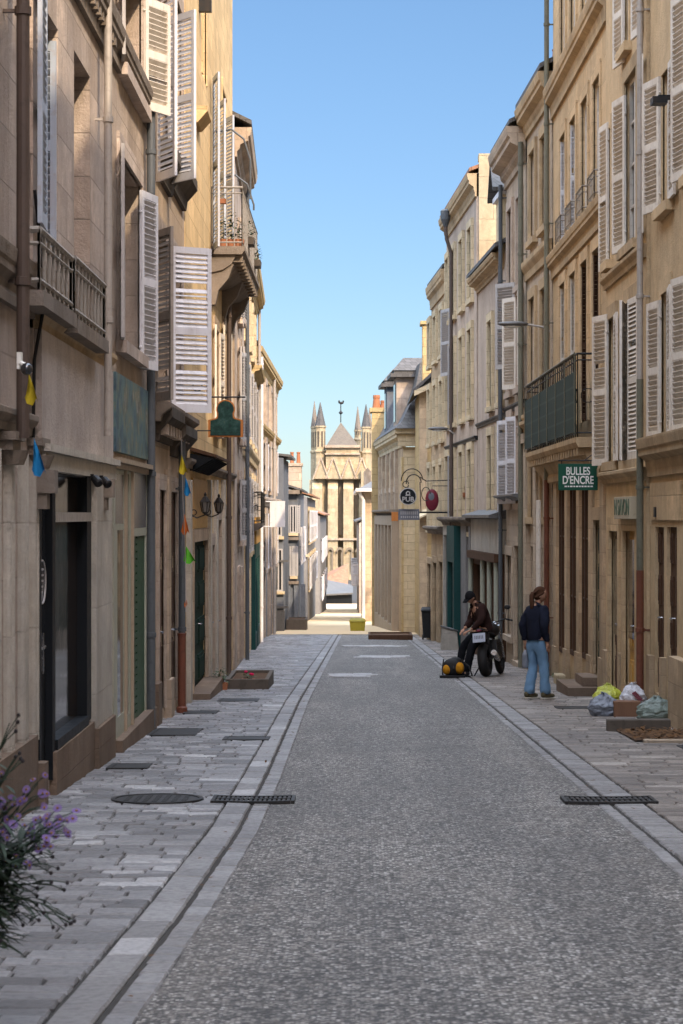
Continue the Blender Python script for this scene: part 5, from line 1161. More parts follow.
m.tube([(LA+LB*Ys, Ys+.02, o.z-.1), (o.x-.2, Ys+.02, o.z-.1)], .01, 6); m.build('bracket', M['iron'], r)
# small pub style white bracket frame sign further on the left
Ys = 66.; r = empty('shop_sign', front(275, 515, Ys), 'white framed projecting sign on the far left side of the street', 'shop sign')
p0, p1 = front(270, 527, Ys), front(285, 501, Ys); m = MB(); m.box(p0.x, p1.x, Ys, Ys+.06, p0.z, p1.z); m.build('board', M['white'], r)
m = MB()
for zz in (p0.z+.02, p1.z-.02): m.tube([(-3.3, Ys+.03, zz), (p1.x, Ys+.03, zz)], .022, 6)
m.build('bracket', M['white'], r)
# lanterns by the green door
def lantern(Yl, label, k=.66):
    X = LA+.03+LB*Yl; z = zpx(508, Yl); n = .26
    r = empty('wall_lantern', (X, Yl, z), label, 'lantern', 'lanterns beside the dark green door')
    m = MB(); m.tube([(X, Yl, z-.14*k), (X+.14, Yl, z-.22*k), (X+n, Yl, z-.15*k)], .011, 6); m.torus((X+.09, Yl, z-.1*k), .04, .008, (0, 1, 0), 12, 5); m.box(X-.01, X+.02, Yl-.035, Yl+.035, z-.25*k, z+.02); m.build('bracket', M['iron'], r)
    m = MB(); m.lathe((X+n, Yl, z-.14*k), [(.03*k, 0), (.075*k, .03*k), (.075*k, .05*k)], 6); m.lathe((X+n, Yl, z+.13*k), [(.13*k, 0), (.12*k, .02*k), (.05*k, .12*k), (.03*k, .13*k), (.035*k, .18*k), (.01*k, .22*k)], 6)
    for i in range(6): t_ = math.pi*i/3; a = V((math.cos(t_), math.sin(t_), 0)); m.tube([V((X+n, Yl, z-.09*k))+a*.075*k, V((X+n, Yl, z+.13*k))+a*.115*k], .007, 4)
    m.build('frame', M['iron'], r)
    m = MB(); m.lathe((X+n, Yl, z-.09*k), [(.068*k, 0), (.108*k, .22*k)], 6); m.build('glass', M['curtain'], r)
lantern(29.5, 'black wall lantern left of the dark green door'); lantern(32.6, 'black wall lantern right of the dark green door')
# bunting along two pipes
M['flag_y'] = fabric('yellow_cloth', (.55, .42, .03)); M['flag_b'] = fabric('blue_cloth', (.02, .20, .46)); M['flag_o'] = fabric('orange_cloth', (.55, .14, .03)); M['flag_g'] = fabric('green_cloth', (.12, .46, .04))
def yo(px, n=.24): return (LA+.03+n)/((px-VX)/FPX-LB)
def flag(px, py, Yf, w, hgt, mat, label, lean=.2):
    w *= .88; hgt *= .9; o = front(px, py, Yf); m = MB(); n = 7; A = []
    for i in range(n+1):
        v = i/n; ww = w*v; A.append([o+V(((j/4-.5)*ww+lean*v*w, .05*math.sin(j*1.9+v*3)*v, -hgt*v+.03*math.cos(j*2)*v)) for j in range(5)])
    vs = [p for row in A for p in row]; m.add(vs, [(i*5+j, i*5+j+1, i*5+j+6, i*5+j+5) for i in range(n) for j in range(4)])
    tag(m.build('flag', M[mat], smooth=True), label, 'flag', 'cloth bunting flags')
flag(29, 374, yo(29), .11, .21, 'flag_y', 'yellow cloth flag on the grey pipe above the black shopfront, high left', .2)
flag(34, 438, yo(34), .12, .27, 'flag_b', 'blue cloth flag hanging beside the top of the black shopfront', .35)
flag(181.5, 455, yo(181.5), .14, .26, 'flag_y', 'small yellow cloth flag beside the green door canopy', .2)
flag(185.5, 477, yo(185.5), .12, .26, 'flag_b', 'small blue cloth flag between the yellow and the orange flag', .3)
flag(184.5, 514, yo(184.5), .13, .28, 'flag_o', 'orange cloth flag above the bright green flag', .1)
flag(186, 546, yo(186), .20, .24, 'flag_g', 'bright green cloth flag beside the dark green door', .3)
flag(186, 598, yo(186), .06, .12, 'flag_o', 'tiny orange tag at the lower end of the flag string', .0)
m = MB(); m.tube([front(181.5, 440, yo(181.5)), front(183, 500, yo(183)), front(185.5, 560, yo(185.5)), front(186, 612, yo(186))], .006, 5)
tag(m.build('bunting_string', M['greysh']), 'thin cord that the flags by the green door hang on', 'cord')
# cctv camera, gable lamps
Ys = yo(22, .2); o = front(22, 366, Ys); r = empty('security_camera', o, 'small white dome security camera on the pipe above the yellow flag', 'security camera')
m = MB(); m.box(o.x-.03, o.x+.0, Ys-.03, Ys+.03, o.z-.02, o.z+.09); m.tube([(o.x-.02, Ys, o.z+.02), (o.x+.03, Ys-.05, o.z)], .02, 8); m.build('mount', M['letter'], r)
m = MB(); m.ell(o+V((.04, -.06, -.025)), (.042, .042, .042)); m.build('dome', M['glass'], r, smooth=True)
Ys = 18.2; o = V((LA+LB*Ys+.1, Ys, zpx(478, Ys))); r = empty('spotlight', o, 'pair of small dark spotlights above the pale pilaster of the black shopfront', 'spotlight')
for k, (dx, dy) in enumerate(((.02, -.3), (.02, .35))):
    m = MB(); c = o+V((dx, dy, .0)); m.lathe(c, [(.02, 0), (.036, .015), (.043, .10), (.03, .115)], 12, (.5, -.6, -.5)); m.box(LA+LB*c.y, c.x, c.y-.02, c.y+.02, c.z+.0, c.z+.03); m.build('lamp', M['iron'], r)
# street lights on arms, right side
def street_light(Yl, z, x0, x1, label):
    r = empty('street_light', (x0, Yl, z), label, 'street light')
    m = MB(); m.tube([(x0, Yl, z-.12), (x0-.15, Yl, z-.02), (x1+.25, Yl, z+.05)], .022, 8); m.build('arm', M['zinc'], r)
    m = MB(); m.ell((x1+.12, Yl, z+.04), (.3, .1, .055)); m.build('lamp_head', M['lead'], r, smooth=True)
    m = MB(); m.ell((x1+.1, Yl, z+.0), (.17, .07, .04)); m.build('lamp_glass', M['letter'], r, smooth=True)
Ys = 38.6; street_light(Ys, zpx(326, Ys), 3.7, xpx(507, Ys), 'grey street light on a short arm beside the green pipe')
Ys = 57.5; street_light(Ys, zpx(430, Ys), 2.75, xpx(434, Ys), 'grey street light on an arm near the last houses of the right row')
# wall lamp, plant on window
# ------------------------------------------------------------------ foliage helpers
t = NT('dark_leaf_green'); p = t.pos(); n = t.noise(p, 18, 3); M['leaf'] = t.fin(t.mix(n, (.015, .04, .015), (.07, .12, .04)), .6)
t = NT('aster_leaf'); p = t.pos(); n = t.noise(p, 30, 3); M['leaf2'] = t.fin(t.mix(n, (.010, .022, .014), (.04, .065, .038)), .6)
M['petal'] = fabric('violet_petal', (.20, .135, .32), 40); M['pink'] = fabric('pink_petal', (.75, .03, .12), 30); M['core'] = paint('flower_core', (.25, .13, .02), .8, .2); M['seed'] = paint('dry_seed_head', (.035, .03, .032), .9, .2)
def leaf_card(m, o, d, L, W, curl=.3):
    d = V(d).normalized(); s_ = d.cross(V((0, 0, 1))); s_ = s_.normalized() if s_.length > .05 else V((1, 0, 0)); u = s_.cross(d)
    pts = []
    for v, w in ((0, .15), (.35, 1.), (.7, .75), (1., .05)): c = o+d*(L*v)-V((0, 0, 1))*(curl*L*v*v)+u*.0; pts += [c-s_*W*w*.5, c+s_*W*w*.5]
    m.add(pts, [(0, 1, 3, 2), (2, 3, 5, 4), (4, 5, 7, 6)])
def pot_plant(x, Yp, zb, R, H, label, cat='potted plant', pot='terra', leafmat='leaf', n=120, flowers=None, box=None):
    r = empty('potted_plant', (x, Yp, zb), label, cat); m = MB()
    if box: m.hexa([(x-box[0], Yp-box[1], zb), (x+box[0], Yp-box[1], zb), (x+box[0], Yp+box[1], zb), (x-box[0], Yp+box[1], zb), (x-box[0]*1.1, Yp-box[1]*1.1, zb+box[2]), (x+box[0]*1.1, Yp-box[1]*1.1, zb+box[2]), (x+box[0]*1.1, Yp+box[1]*1.1, zb+box[2]), (x-box[0]*1.1, Yp+box[1]*1.1, zb+box[2])]); top = box[2]
    else: m.lathe((x, Yp, zb), [(R*.5, 0), (R*.68, R*.9), (R*.75, R*.9), (R*.75, R*1.05), (R*.6, R*1.05), (R*.58, R*.9)], 18); top = R*.95
    m.build('pot', M[pot], r); m = MB()
    for k in range(n):
        a = random.uniform(0, 6.28); e = random.uniform(0, 1)**.6; o = V((x+math.cos(a)*R*e*(1 if not box else box[0]/R), Yp+math.sin(a)*R*e*(1 if not box else box[1]/R), zb+top+H*random.uniform(0, 1)*(1-.5*e)))
        leaf_card(m, o, (math.cos(a), math.sin(a), random.uniform(-.2, .9)), random.uniform(.4, 1)*R*.6, R*.22)
    m.build('foliage', M[leafmat], r)
    if flowers:
        m = MB()
        for k in range(flowers): m.ell((x+random.uniform(-R, R)*.6, Yp+random.uniform(-R, R)*.6, zb+top+H*random.uniform(.6, 1.)), (R*.22, R*.22, R*.18), 8, 5)
        m.build('flower', M['pink'], r)
    return r
# plants on the big balcony
zt_ = zpx(246, 34.6)+.0
pot_plant(-2.25, 35.0, zt_, .2, .55, 'leafy plant in a terracotta trough at the near end of the big balcony', box=(.22, .12, .16), n=150)
for k, (yy, lb) in enumerate(((36.8, 'trailing plant hanging over the rail at the middle of the big balcony'), (39.2, 'trailing plant hanging over the rail at the far end of the big balcony'))):
    pot_plant(-2.02, yy, zt_+.3-.1*k, .16, .4, lb, pot='timber', n=90, box=(.09, .25, .12))
pot_plant(-2.35, 34.72, zt_+.75, .09, .3, 'small plant climbing the near rail of the big balcony', n=40, box=(.06, .06, .08))
pot_plant(y5(0)*0+2.98+.0, 55.2, zpx(497, 55.2), .16, .3, 'green window plant above the street on the right', n=90, box=(.12, .2, .12))
# purple asters in the left foreground
random.seed(21)
bx, by = -1.53, 7.0; zb_ = g(by)
r = empty('potted_aster', (bx, by, zb_), 'purple flowering aster with dark leaves at the lower left edge of the photo', 'flowering plant')
m = MB(); m.lathe((bx, by, zb_), [(.17, 0), (.23, .46), (.25, .46), (.25, .51), (.21, .51), (.2, .45)], 24); m.build('pot', M['terra'], r)
st, lf, fl, co, sd = MB(), MB(), MB(), MB(), MB()
def stem(a, reach, hgt, droop, kind):
    o = V((bx+math.cos(a)*.1, by+math.sin(a)*.1, zb_+.48)); pts = []
    for k in range(7):
        v = k/6; pts.append(o+V((math.cos(a)*reach*v**1.3, math.sin(a)*reach*v**1.3, hgt*v-droop*v**3)))
    st.tube(pts, [.005*(1-.6*k/6) for k in range(7)], 5, False)
    for k in range(1, 6):
        for j in range(5):
            q = random.uniform(0, 6.28); leaf_card(lf, pts[k]+V((random.uniform(-.03, .03), random.uniform(-.03, .03), random.uniform(-.05, .05))), (math.cos(q), math.sin(q), random.uniform(-.3, .6)), random.uniform(.05, .11), .014)
    e = pts[-1]
    for j in range(random.randint(2, 4)):
        c = e+V((random.uniform(-.05, .05), random.uniform(-.05, .05), random.uniform(-.04, .05)))
        st.tube([pts[-2], (pts[-2]+c)/2+V((0, 0, .01)), c], .002, 4, False)
        if kind == 'f':
            nn = V((random.uniform(-.6, .6), random.uniform(-1, -.2), random.uniform(.1, .9))).normalized(); a1 = nn.orthogonal().normalized(); a2 = nn.cross(a1); R_ = random.uniform(.011, .018)
            for q in range(13):
                t_ = 6.283*q/13; d = a1*math.cos(t_)+a2*math.sin(t_); sd_ = nn.cross(d)*R_*.17
                fl.add([c-sd_*.4, c+sd_*.4, c+d*R_+sd_+nn*R_*.1, c+d*R_-sd_+nn*R_*.1], [(0, 1, 2, 3)])
            co.ell(c+nn*.002, (.005, .005, .005), 7, 4)
        else: sd.ell(c, (.007, .007, .008), 7, 5)
for k in range(60): stem(random.uniform(0, 6.28), random.uniform(.12, .32), random.uniform(.34, .54), random.uniform(.0, .12), 'f')
for k in range(26): stem(random.uniform(0, 6.28), random.uniform(.12, .3), random.uniform(.45, .74), random.uniform(0, .08), 's')
for k in range(16): stem(random.uniform(-1.4, 1.2), random.uniform(.2, .42), random.uniform(.15, .38), random.uniform(.10, .32), 's')
for k in range(12): stem(random.uniform(-.6, .6), random.uniform(.30, .42), random.uniform(.34, .46), random.uniform(.05, .12), 'f')
for k in range(2600):
    a = random.uniform(0, 6.28); e = random.uniform(0, 1)**.5; o = V((bx+math.cos(a)*.30*e, by+math.sin(a)*.30*e, zb_+.48+random.uniform(-.08, .46)*(1-.35*e))); leaf_card(lf, o, (math.cos(a+random.uniform(-1, 1)), math.sin(a), random.uniform(-.5, .8)), random.uniform(.05, .12), .021)
for mb_, nm, mt in ((st, 'stem', 'leaf2'), (lf, 'foliage', 'leaf2'), (fl, 'flower', 'petal'), (co, 'flower_heart', 'core'), (sd, 'seed_head', 'seed')): tag(mb_.build(nm, M[mt], r), kind='stuff')

# ------------------------------------------------------------------ planters, bin, boxes
random.seed(5)
def timber_planter(x0, x1, y0, y1, hgt, label, soil=True, mat='timber'):
    c = V(((x0+x1)/2, (y0+y1)/2, g(y0))); r = empty('planter', c, label, 'planter'); m = MB(); t_ = .07; z0 = g(y1)-.05; z1 = g(y0)+hgt
    m.box(x0, x1, y0, y0+t_, z0, z1); m.box(x0, x1, y1-t_, y1, z0, z1); m.box(x0, x0+t_, y0+t_+.002, y1-t_-.002, z0, z1); m.box(x1-t_, x1, y0+t_+.002, y1-t_-.002, z0, z1); m.build('frame', M[mat], r, bevel=.01)
    if soil: m = MB(); m.quad((x0+t_, y0+t_, z1-.05), (x1-t_, y0+t_, z1-.05), (x1-t_, y1-t_, z1-.05), (x0+t_, y1-t_, z1-.05)); m.build('soil', M['dirt'], r)
    return r
timber_planter(-2.22, -1.50, 33.2, 35.2, .17, 'low timber planter with a pink flower on the left pavement')
pot_plant(-1.86, 33.6, g(33.6)+.12, .14, .12, 'bright pink flower in the low timber planter', 'flower', leafmat='leaf', n=60, flowers=3, box=(.1, .1, .04))
pot_plant(-2.3, 33.1, g(33.1), .15, .3, 'green leafy plant at the wall beside the low timber planter', n=120, box=(.12, .12, .12))
timber_planter(xpx(287, 83), xpx(307, 83), 82., 84., .45, 'grey timber planter at the edge of shade on the far left', mat='timber')
timber_planter(xpx(368.5, 66), xpx(413, 66), 66.2, 68.0, .16, 'long low timber planter along the foot of the corner building', mat='brown')
M['yellowbox'] = paint('yellow_grit_box', (.32, .27, .03), .6, .3)
yb = 80.; r = empty('grit_box', (0, yb, g(yb)), 'yellow box standing on the sunlit lower street', 'box'); m = MB(); a, b = xpx(349.5, yb), xpx(365.5, yb); m.hexa([(a+.04, yb, g(yb)-.02), (b-.04, yb, g(yb)-.02), (b-.04, yb+.5, g(yb)-.04), (a+.04, yb+.5, g(yb)-.04), (a, yb-.02, g(yb)+.38), (b, yb-.02, g(yb)+.38), (b, yb+.52, g(yb)+.38), (a, yb+.52, g(yb)+.38)]); m.build('body', M['yellowbox'], r, bevel=.02)
m = MB(); m.hexa([(a-.03, yb-.05, g(yb)+.385), (b+.03, yb-.05, g(yb)+.385), (b+.03, yb+.55, g(yb)+.385), (a-.03, yb+.55, g(yb)+.385), (a+.05, yb, g(yb)+.46), (b-.05, yb, g(yb)+.46), (b-.05, yb+.5, g(yb)+.50), (a+.05, yb+.5, g(yb)+.50)]); m.build('lid', M['yellowbox'], r, bevel=.01)
Yb = 65.3; xb0, xb1 = xpx(421.5, Yb), xpx(433, Yb); zb_ = g(Yb)
r = empty('wheelie_bin', ((xb0+xb1)/2, Yb, zb_), 'dark grey wheelie bin against the sunlit corner house', 'bin')
m = MB(); a, b = xb0+.03, xb1-.03; m.hexa([(a+.03, Yb+.03, zb_+.08), (b-.03, Yb+.03, zb_+.08), (b-.03, Yb+.38, zb_+.08), (a+.03, Yb+.38, zb_+.08), (a-.02, Yb-.02, zb_+.98), (b+.02, Yb-.02, zb_+.98), (b+.02, Yb+.46, zb_+.98), (a-.02, Yb+.46, zb_+.98)]); m.box(a-.04, b+.04, Yb-.04, Yb+.48, zb_+.93, zb_+.98); m.build('body', M['rubber'], r, bevel=.015)
m = MB(); m.hexa([(a-.05, Yb-.06, zb_+.985), (b+.05, Yb-.06, zb_+.985), (b+.05, Yb+.5, zb_+.985), (a-.05, Yb+.5, zb_+.985), (a, Yb, zb_+1.03), (b, Yb, zb_+1.03), (b, Yb+.46, zb_+1.08), (a, Yb+.46, zb_+1.08)]); m.build('lid', M['iron'], r, bevel=.01)
for x in (a+.03, b-.03): m = MB(); m.torus((x, Yb+.4, zb_+.09), .065, .028, (1, 0, 0), 16, 8); m.lathe((x-.02, Yb+.4, zb_+.09), [(.06, 0), (.06, .04)], 12, (1, 0, 0)); m.build('wheel', M['rubber'], r)
Yb = 55.; a, b = xpx(441, Yb), xpx(459, Yb); zb_ = g(Yb); r = empty('utility_cabinet', ((a+b)/2, Yb, zb_), 'low grey stone coloured cabinet on the pavement left of the motorcyclist', 'cabinet')
m = MB(); m.hexa([(a, Yb, zb_-.05), (b, Yb, zb_-.05), (b, Yb+.5, zb_-.05), (a, Yb+.5, zb_-.05), (a+.03, Yb+.02, zb_+.62), (b-.05, Yb+.02, zb_+.5), (b-.05, Yb+.48, zb_+.5), (a+.03, Yb+.48, zb_+.62)]); m.build('body', M['pier'], r, bevel=.02); m = MB(); m.hexa([(a+.0, Yb-.01, zb_+.63), (b-.02, Yb-.01, zb_+.51), (b-.02, Yb+.5, zb_+.51), (a, Yb+.5, zb_+.63), (a+.0, Yb-.01, zb_+.66), (b-.02, Yb-.01, zb_+.54), (b-.02, Yb+.5, zb_+.54), (a, Yb+.5, zb_+.66)]); m.build('top', M['lead'], r)
m = MB(); y_ = 35.; m.box(3.45, 3.62, y_, y_+.5, g(y_)-.1, g(y_)+.16); tag(m.build('stone_block', M['pale_st'], bevel=.02), 'small pale stone block at the wall behind the woman', 'block')

# ------------------------------------------------------------------ rubbish by the wall, right
def bag(px0, px1, py0, py1, Yb, mat, label, seed, neck=True, name='rubbish_bag', squash=.8):
    c = V((xpx((px0+px1)/2, Yb), Yb, 0)); w = (xpx(px1, Yb)-xpx(px0, Yb))/2; zt_, z0 = zpx(py0, Yb), zpx(py1, Yb); hh = zt_-z0; m = MB(); n, k = 64, 40
    def rad(v): return (math.sin(math.pi*min(1, v*.93+.12))**.55) if v < .82 else max(.10, .62-(v-.82)*3.2)
    for i in range(k+1):
        v = i/k
        for j in range(n):
            a = 2*math.pi*j/n; d = V((math.cos(a)*1.7, math.sin(a)*1.7, v*3+seed*5.3)); nz = noise.noise(d*1.6)*.20+noise.noise(d*3.7)*.12+abs(noise.noise(d*7.))*.10+abs(noise.noise(d*13.+V((3, 1, 2))))*.06
            rr = rad(v)*(1+nz)*(1.05 if v < .1 else 1)
            m.v.append(V((c.x+math.cos(a)*w*rr, c.y+math.sin(a)*w*squash*rr, z0+hh*v*(1+.12*noise.noise(d*2))+.0)))
    m.f = [(i*n+j, i*n+(j+1) % n, (i+1)*n+(j+1) % n, (i+1)*n+j) for i in range(k) for j in range(n)]+[tuple(range(n))[::-1], tuple(k*n+j for j in range(n))]
    r = empty(name, (c.x, c.y, z0), label, 'rubbish bag'); m.build('bag', M[mat], r, smooth=True); m = MB()
    top = V((c.x, c.y, zt_))
    for q in range(3): a = q*2.1+seed; leaf_card(m, top-V((0, 0, .02)), (math.cos(a), math.sin(a)*.5, .8), .09, .07, .4)
    m.build('knot', M[mat], r); return r, c, w, z0, hh
def plastic(name, c, rough=.3, alpha=1., tr=0.):
    t = NT(name); p = t.pos(); n = t.noise(p, 22, 5, .65); n2 = t.noise(p, 5, 4); t.bump(n, .9, .02)
    t.fin(t.mix(t.math('MULTIPLY', n2, .7), c, tuple(x*.45 for x in c)), rough, 0, .6); t.b.inputs['Transmission Weight'].default_value = tr; return t.m
M['bag_y'] = plastic('yellow_green_plastic', (.52, .55, .05)); M['bag_g'] = plastic('grey_plastic', (.27, .30, .36), .25); M['bag_w'] = plastic('white_plastic', (.72, .72, .76), .35); M['bag_c'] = plastic('clear_greenish_plastic', (.32, .40, .35), .18, tr=.35); M['card'] = paint('brown_cardboard', (.19, .10, .06), .85, .4)
bag(593, 622, 684, 708, 27.6, 'bag_y', 'yellow green plastic rubbish bag at the back of the heap by the wall', 1.)
bag(589, 619, 693, 718.5, 26.2, 'bag_g', 'grey translucent rubbish bag, leftmost at the front of the heap', 2.)
rw, c, w, z0, hh = bag(621, 645, 683, 709, 26.3, 'bag_w', 'white plastic bag with a dark mark lying on top of the brown box', 3.)
m = MB()
for k in range(7): a = -.5+k*.15; m.tube([(c.x+a*.1+.02, c.y-w*.86, z0+hh*(.62-.05*k)), (c.x+a*.1+.07, c.y-w*.87, z0+hh*(.70-.05*k))], .012, 5)
m.build('printed_mark', M['maroon'], rw)
bag(637, 676, 697, 724, 25.0, 'bag_c', 'clear greenish plastic bag of bottles, rightmost of the heap', 4., squash=.6)
m = MB(); Yb = 26.0; zb_ = g(Yb); a, b = xpx(614, Yb), xpx(641, Yb); m.box(a, b, Yb, Yb+.3, zb_-.02, zb_+.2); tag(m.build('cardboard_box', M['card'], bevel=.01), 'brown cardboard box under the white plastic bag', 'box')
Yb = 23.3; a, b = xpx(607.5, Yb), xpx(671, Yb); zb_ = g(Yb)
r = empty('tree_pit_edging', ((a+b)/2, Yb, zb_), 'dark timber beam edging a bare earth bed in front of the rubbish bags', 'timber edging')
m = MB(); m.box(a, b, Yb, Yb+.14, zb_-.03, zb_+.14); m.build('beam', M['timber'], r, bevel=.012)
m = MB(); m.box(a+.18, b+.5, 21.55, 21.68, g(21.6)-.05, g(21.6)+.035); m.build('kerb', M['r_d'], r, bevel=.01)
m = MB(); N = 14
for i in range(N):
    for j in range(N):
        x0, x1 = a+.1+(b+.45-a)*i/N, a+.1+(b+.45-a)*(i+1)/N; y0, y1 = 21.69+1.6*j/N, 21.69+1.6*(j+1)/N; q = lambda x, y: (x, y, g(y)+.02+.025*noise.noise(V((x*5, y*5, 0)))); m.quad(q(x0, y0), q(x1, y0), q(x1, y1), q(x0, y1))
m.build('soil', M['dirt'], r)
lt = MB()
for k in range(420):
    x, y = random.uniform(a+.15, b+.4), random.uniform(21.7, 23.25); leaf_card(lt, V((x, y, g(y)+.045)), (random.uniform(-1, 1), random.uniform(-1, 1), random.uniform(-.1, .35)), random.uniform(.04, .09), .04, .2)
M['deadleaf'] = fabric('dead_leaf', (.16, .085, .04)); tag(lt.build('leaf_litter', M['deadleaf']), 'brown dead leaves in the earth bed', 'leaf litter', kind='stuff')
tf = MB()
for k in range(260):
    if random.random() < .5: y = random.uniform(34, 37.4); x = wr(y)-random.uniform(.02, .16)
    else: y = random.uniform(39, 46); x = wr(y)-random.uniform(-.1, .12)
    leaf_card(tf, V((x, y, g(y)+.02)), (random.uniform(-1, .4), random.uniform(-1, 1), random.uniform(.4, 1.2)), random.uniform(.06, .2), .035, .4)
tag(tf.build('weeds', M['leaf']), 'green weeds growing along the foot of the right hand wall', 'weeds', kind='stuff')

lt = MB()
for k in range(150):
    y = random.uniform(8, 45)**1.0; sd_ = random.random()
    x = gxl(y)+random.gauss(.02, .05) if sd_ < .4 else (gxr(y)+random.gauss(0, .06) if sd_ < .7 else (random.uniform(wl(y)+.02, wl(y)+.25) if sd_ < .85 else random.uniform(wr(y)-.3, wr(y)-.03)))
    leaf_card(lt, V((x, y, g(y)+.018)), (random.uniform(-1, 1), random.uniform(-1, 1), random.uniform(-.05, .25)), random.uniform(.02, .055), .022, .2)
tag(lt.build('leaf_litter', M['deadleaf']), 'small dead leaves blown along the gutters and wall feet', 'leaf litter', kind='stuff')
# ------------------------------------------------------------------ people
def skin_into(mb, J, E, rootj, T, sub=2):
    """Grow one continuous surface over a joint skeleton. J: name -> (x, y, z, r or (rx, ry)); T maps local to world."""
    names = list(J); me = bpy.data.meshes.new('sk'); me.from_pydata([J[n][:3] for n in names], [(names.index(a), names.index(b)) for a, b in E], [])
    ob = bpy.data.objects.new('sk', me); C.objects.link(ob); sk = ob.modifiers.new('skin', 'SKIN'); sk.use_smooth_shade = True
    if not me.skin_vertices: me.attributes
    for i, n in enumerate(names):
        r = J[n][3]; d = me.skin_vertices[0].data[i]; d.radius = r if isinstance(r, tuple) else (r, r); d.use_root = (n == rootj)
    s = ob.modifiers.new('sub', 'SUBSURF'); s.levels = s.render_levels = sub
    dg = bpy.context.evaluated_depsgraph_get(); dg.update(); out = bpy.data.meshes.new_from_object(ob.evaluated_get(dg))
    mb.add([T @ p.co for p in out.vertices], [tuple(p.vertices) for p in out.polygons])
    bpy.data.objects.remove(ob); bpy.data.meshes.remove(me); bpy.data.meshes.remove(out)
def chain(*n): return [(a, b) for a, b in zip(n[:-1], n[1:])]
def head_into(mb, T, s=1.):
    n, m = 28, 20; base = len(mb.v)
    for i in range(m+1):
        ph = math.pi*i/m
        for j in range(n):
            t = 2*math.pi*j/n; x, y, z = math.sin(ph)*math.cos(t), math.sin(ph)*math.sin(t), math.cos(ph)
            X, Y_, Z = x*.075, y*.098, z*.118
            if z < -.1: k = (-.1-z)/.9; X *= 1-.42*k; Y_ = Y_*(1-.25*k)+.018*k
            if y > .55 and abs(x) < .5:
                Y_ += .028*math.exp(-((x/.14)**2))*math.exp(-((z+.22)/.16)**2)          # nose
                Y_ += .008*math.exp(-((x/.3)**2))*math.exp(-((z+.52)/.09)**2)           # lips
                Y_ += .010*math.exp(-((x/.3)**2))*math.exp(-((z+.85)/.14)**2)           # chin
                Y_ -= .014*math.exp(-(((abs(x)-.34)/.15)**2))*math.exp(-((z-.03)/.11)**2)  # eye sockets
            mb.v.append(T @ (V((X, Y_, Z))*s))
    mb.f += [(base+i*n+j, base+(i+1)*n+j, base+(i+1)*n+(j+1) % n, base+i*n+(j+1) % n) for i in range(m) for j in range(n)]
    R3 = T.to_3x3()
    for sx in (-1, 1): mb.ell(T @ (V((sx*.077, -.005, -.012))*s), (.010*s, .02*s, .032*s), 10, 6, R3)
def wrinkle(mb, amp=.010, fx=13., fz=19.):
    for p in mb.v: n_ = noise.noise_vector(V((p.x*fx, p.y*fx, p.z*fz))); p += n_*amp+noise.noise_vector(p*5.)*amp*.9
def hand_into(mb, wrist, palm_dir, curl_dir, side_dir, s=1.):
    """palm and five separate fingers; palm_dir along the hand, curl_dir where the fingers close to, side_dir towards the thumb"""
    w, p, c, sd = V(wrist), V(palm_dir).normalized(), V(curl_dir).normalized(), V(side_dir).normalized()
    L = lambda a, b, d: w+p*a*s+c*b*s+sd*d*s
    I4 = Matrix.Identity(4)
    skin_into(mb, {'w': (*L(-.02, 0, 0), .022*s), 'm': (*L(.045, .004, 0), (.034*s, .015*s)), 'k': (*L(.085, .006, 0), (.036*s, .013*s))}, chain('w', 'm', 'k'), 'w', I4, 2)
    for i, (off, l) in enumerate(((.028, .070), (.010, .080), (-.009, .074), (-.027, .058))):
        skin_into(mb, {'a': (*L(.070, .004, off), .0095*s), 'b': (*L(.085+l*.42, .012, off*1.08), .009*s), 'c': (*L(.085+l*.72, .030, off*1.1), .008*s), 'd': (*L(.085+l*.86, .052, off*1.1), .0065*s)}, chain('a', 'b', 'c', 'd'), 'a', I4, 1)
    skin_into(mb, {'a': (*L(.018, .006, .022), .012*s), 'b': (*L(.048, .016, .044), .0105*s), 'c': (*L(.078, .026, .052), .009*s), 'd': (*L(.098, .034, .050), .007*s)}, chain('a', 'b', 'c', 'd'), 'a', I4, 1)
M['skin'] = fabric('skin', (.48, .27, .185), 30); M['navy'] = fabric('navy_sweatshirt', (.016, .019, .034), 90); M['jean'] = fabric('pale_blue_denim', (.17, .30, .46), 120); M['hair'] = fabric('auburn_hair', (.075, .035, .02), 150); M['shoe'] = fabric('olive_shoe_cloth', (.10, .085, .05)); M['sole'] = paint('pale_sole', (.4, .37, .31), .8, .2)
M['jacket'] = fabric('dark_brown_jacket', (.035, .018, .016), 50); M['blackcloth'] = fabric('black_trousers', (.010, .011, .014), 70); M['capcloth'] = fabric('black_cap', (.012, .012, .014), 60); M['dkhair'] = fabric('dark_hair', (.03, .022, .018), 120); M['eye'] = paint('dark_eye', (.02, .015, .012), .3, 0.)
random.seed(3)
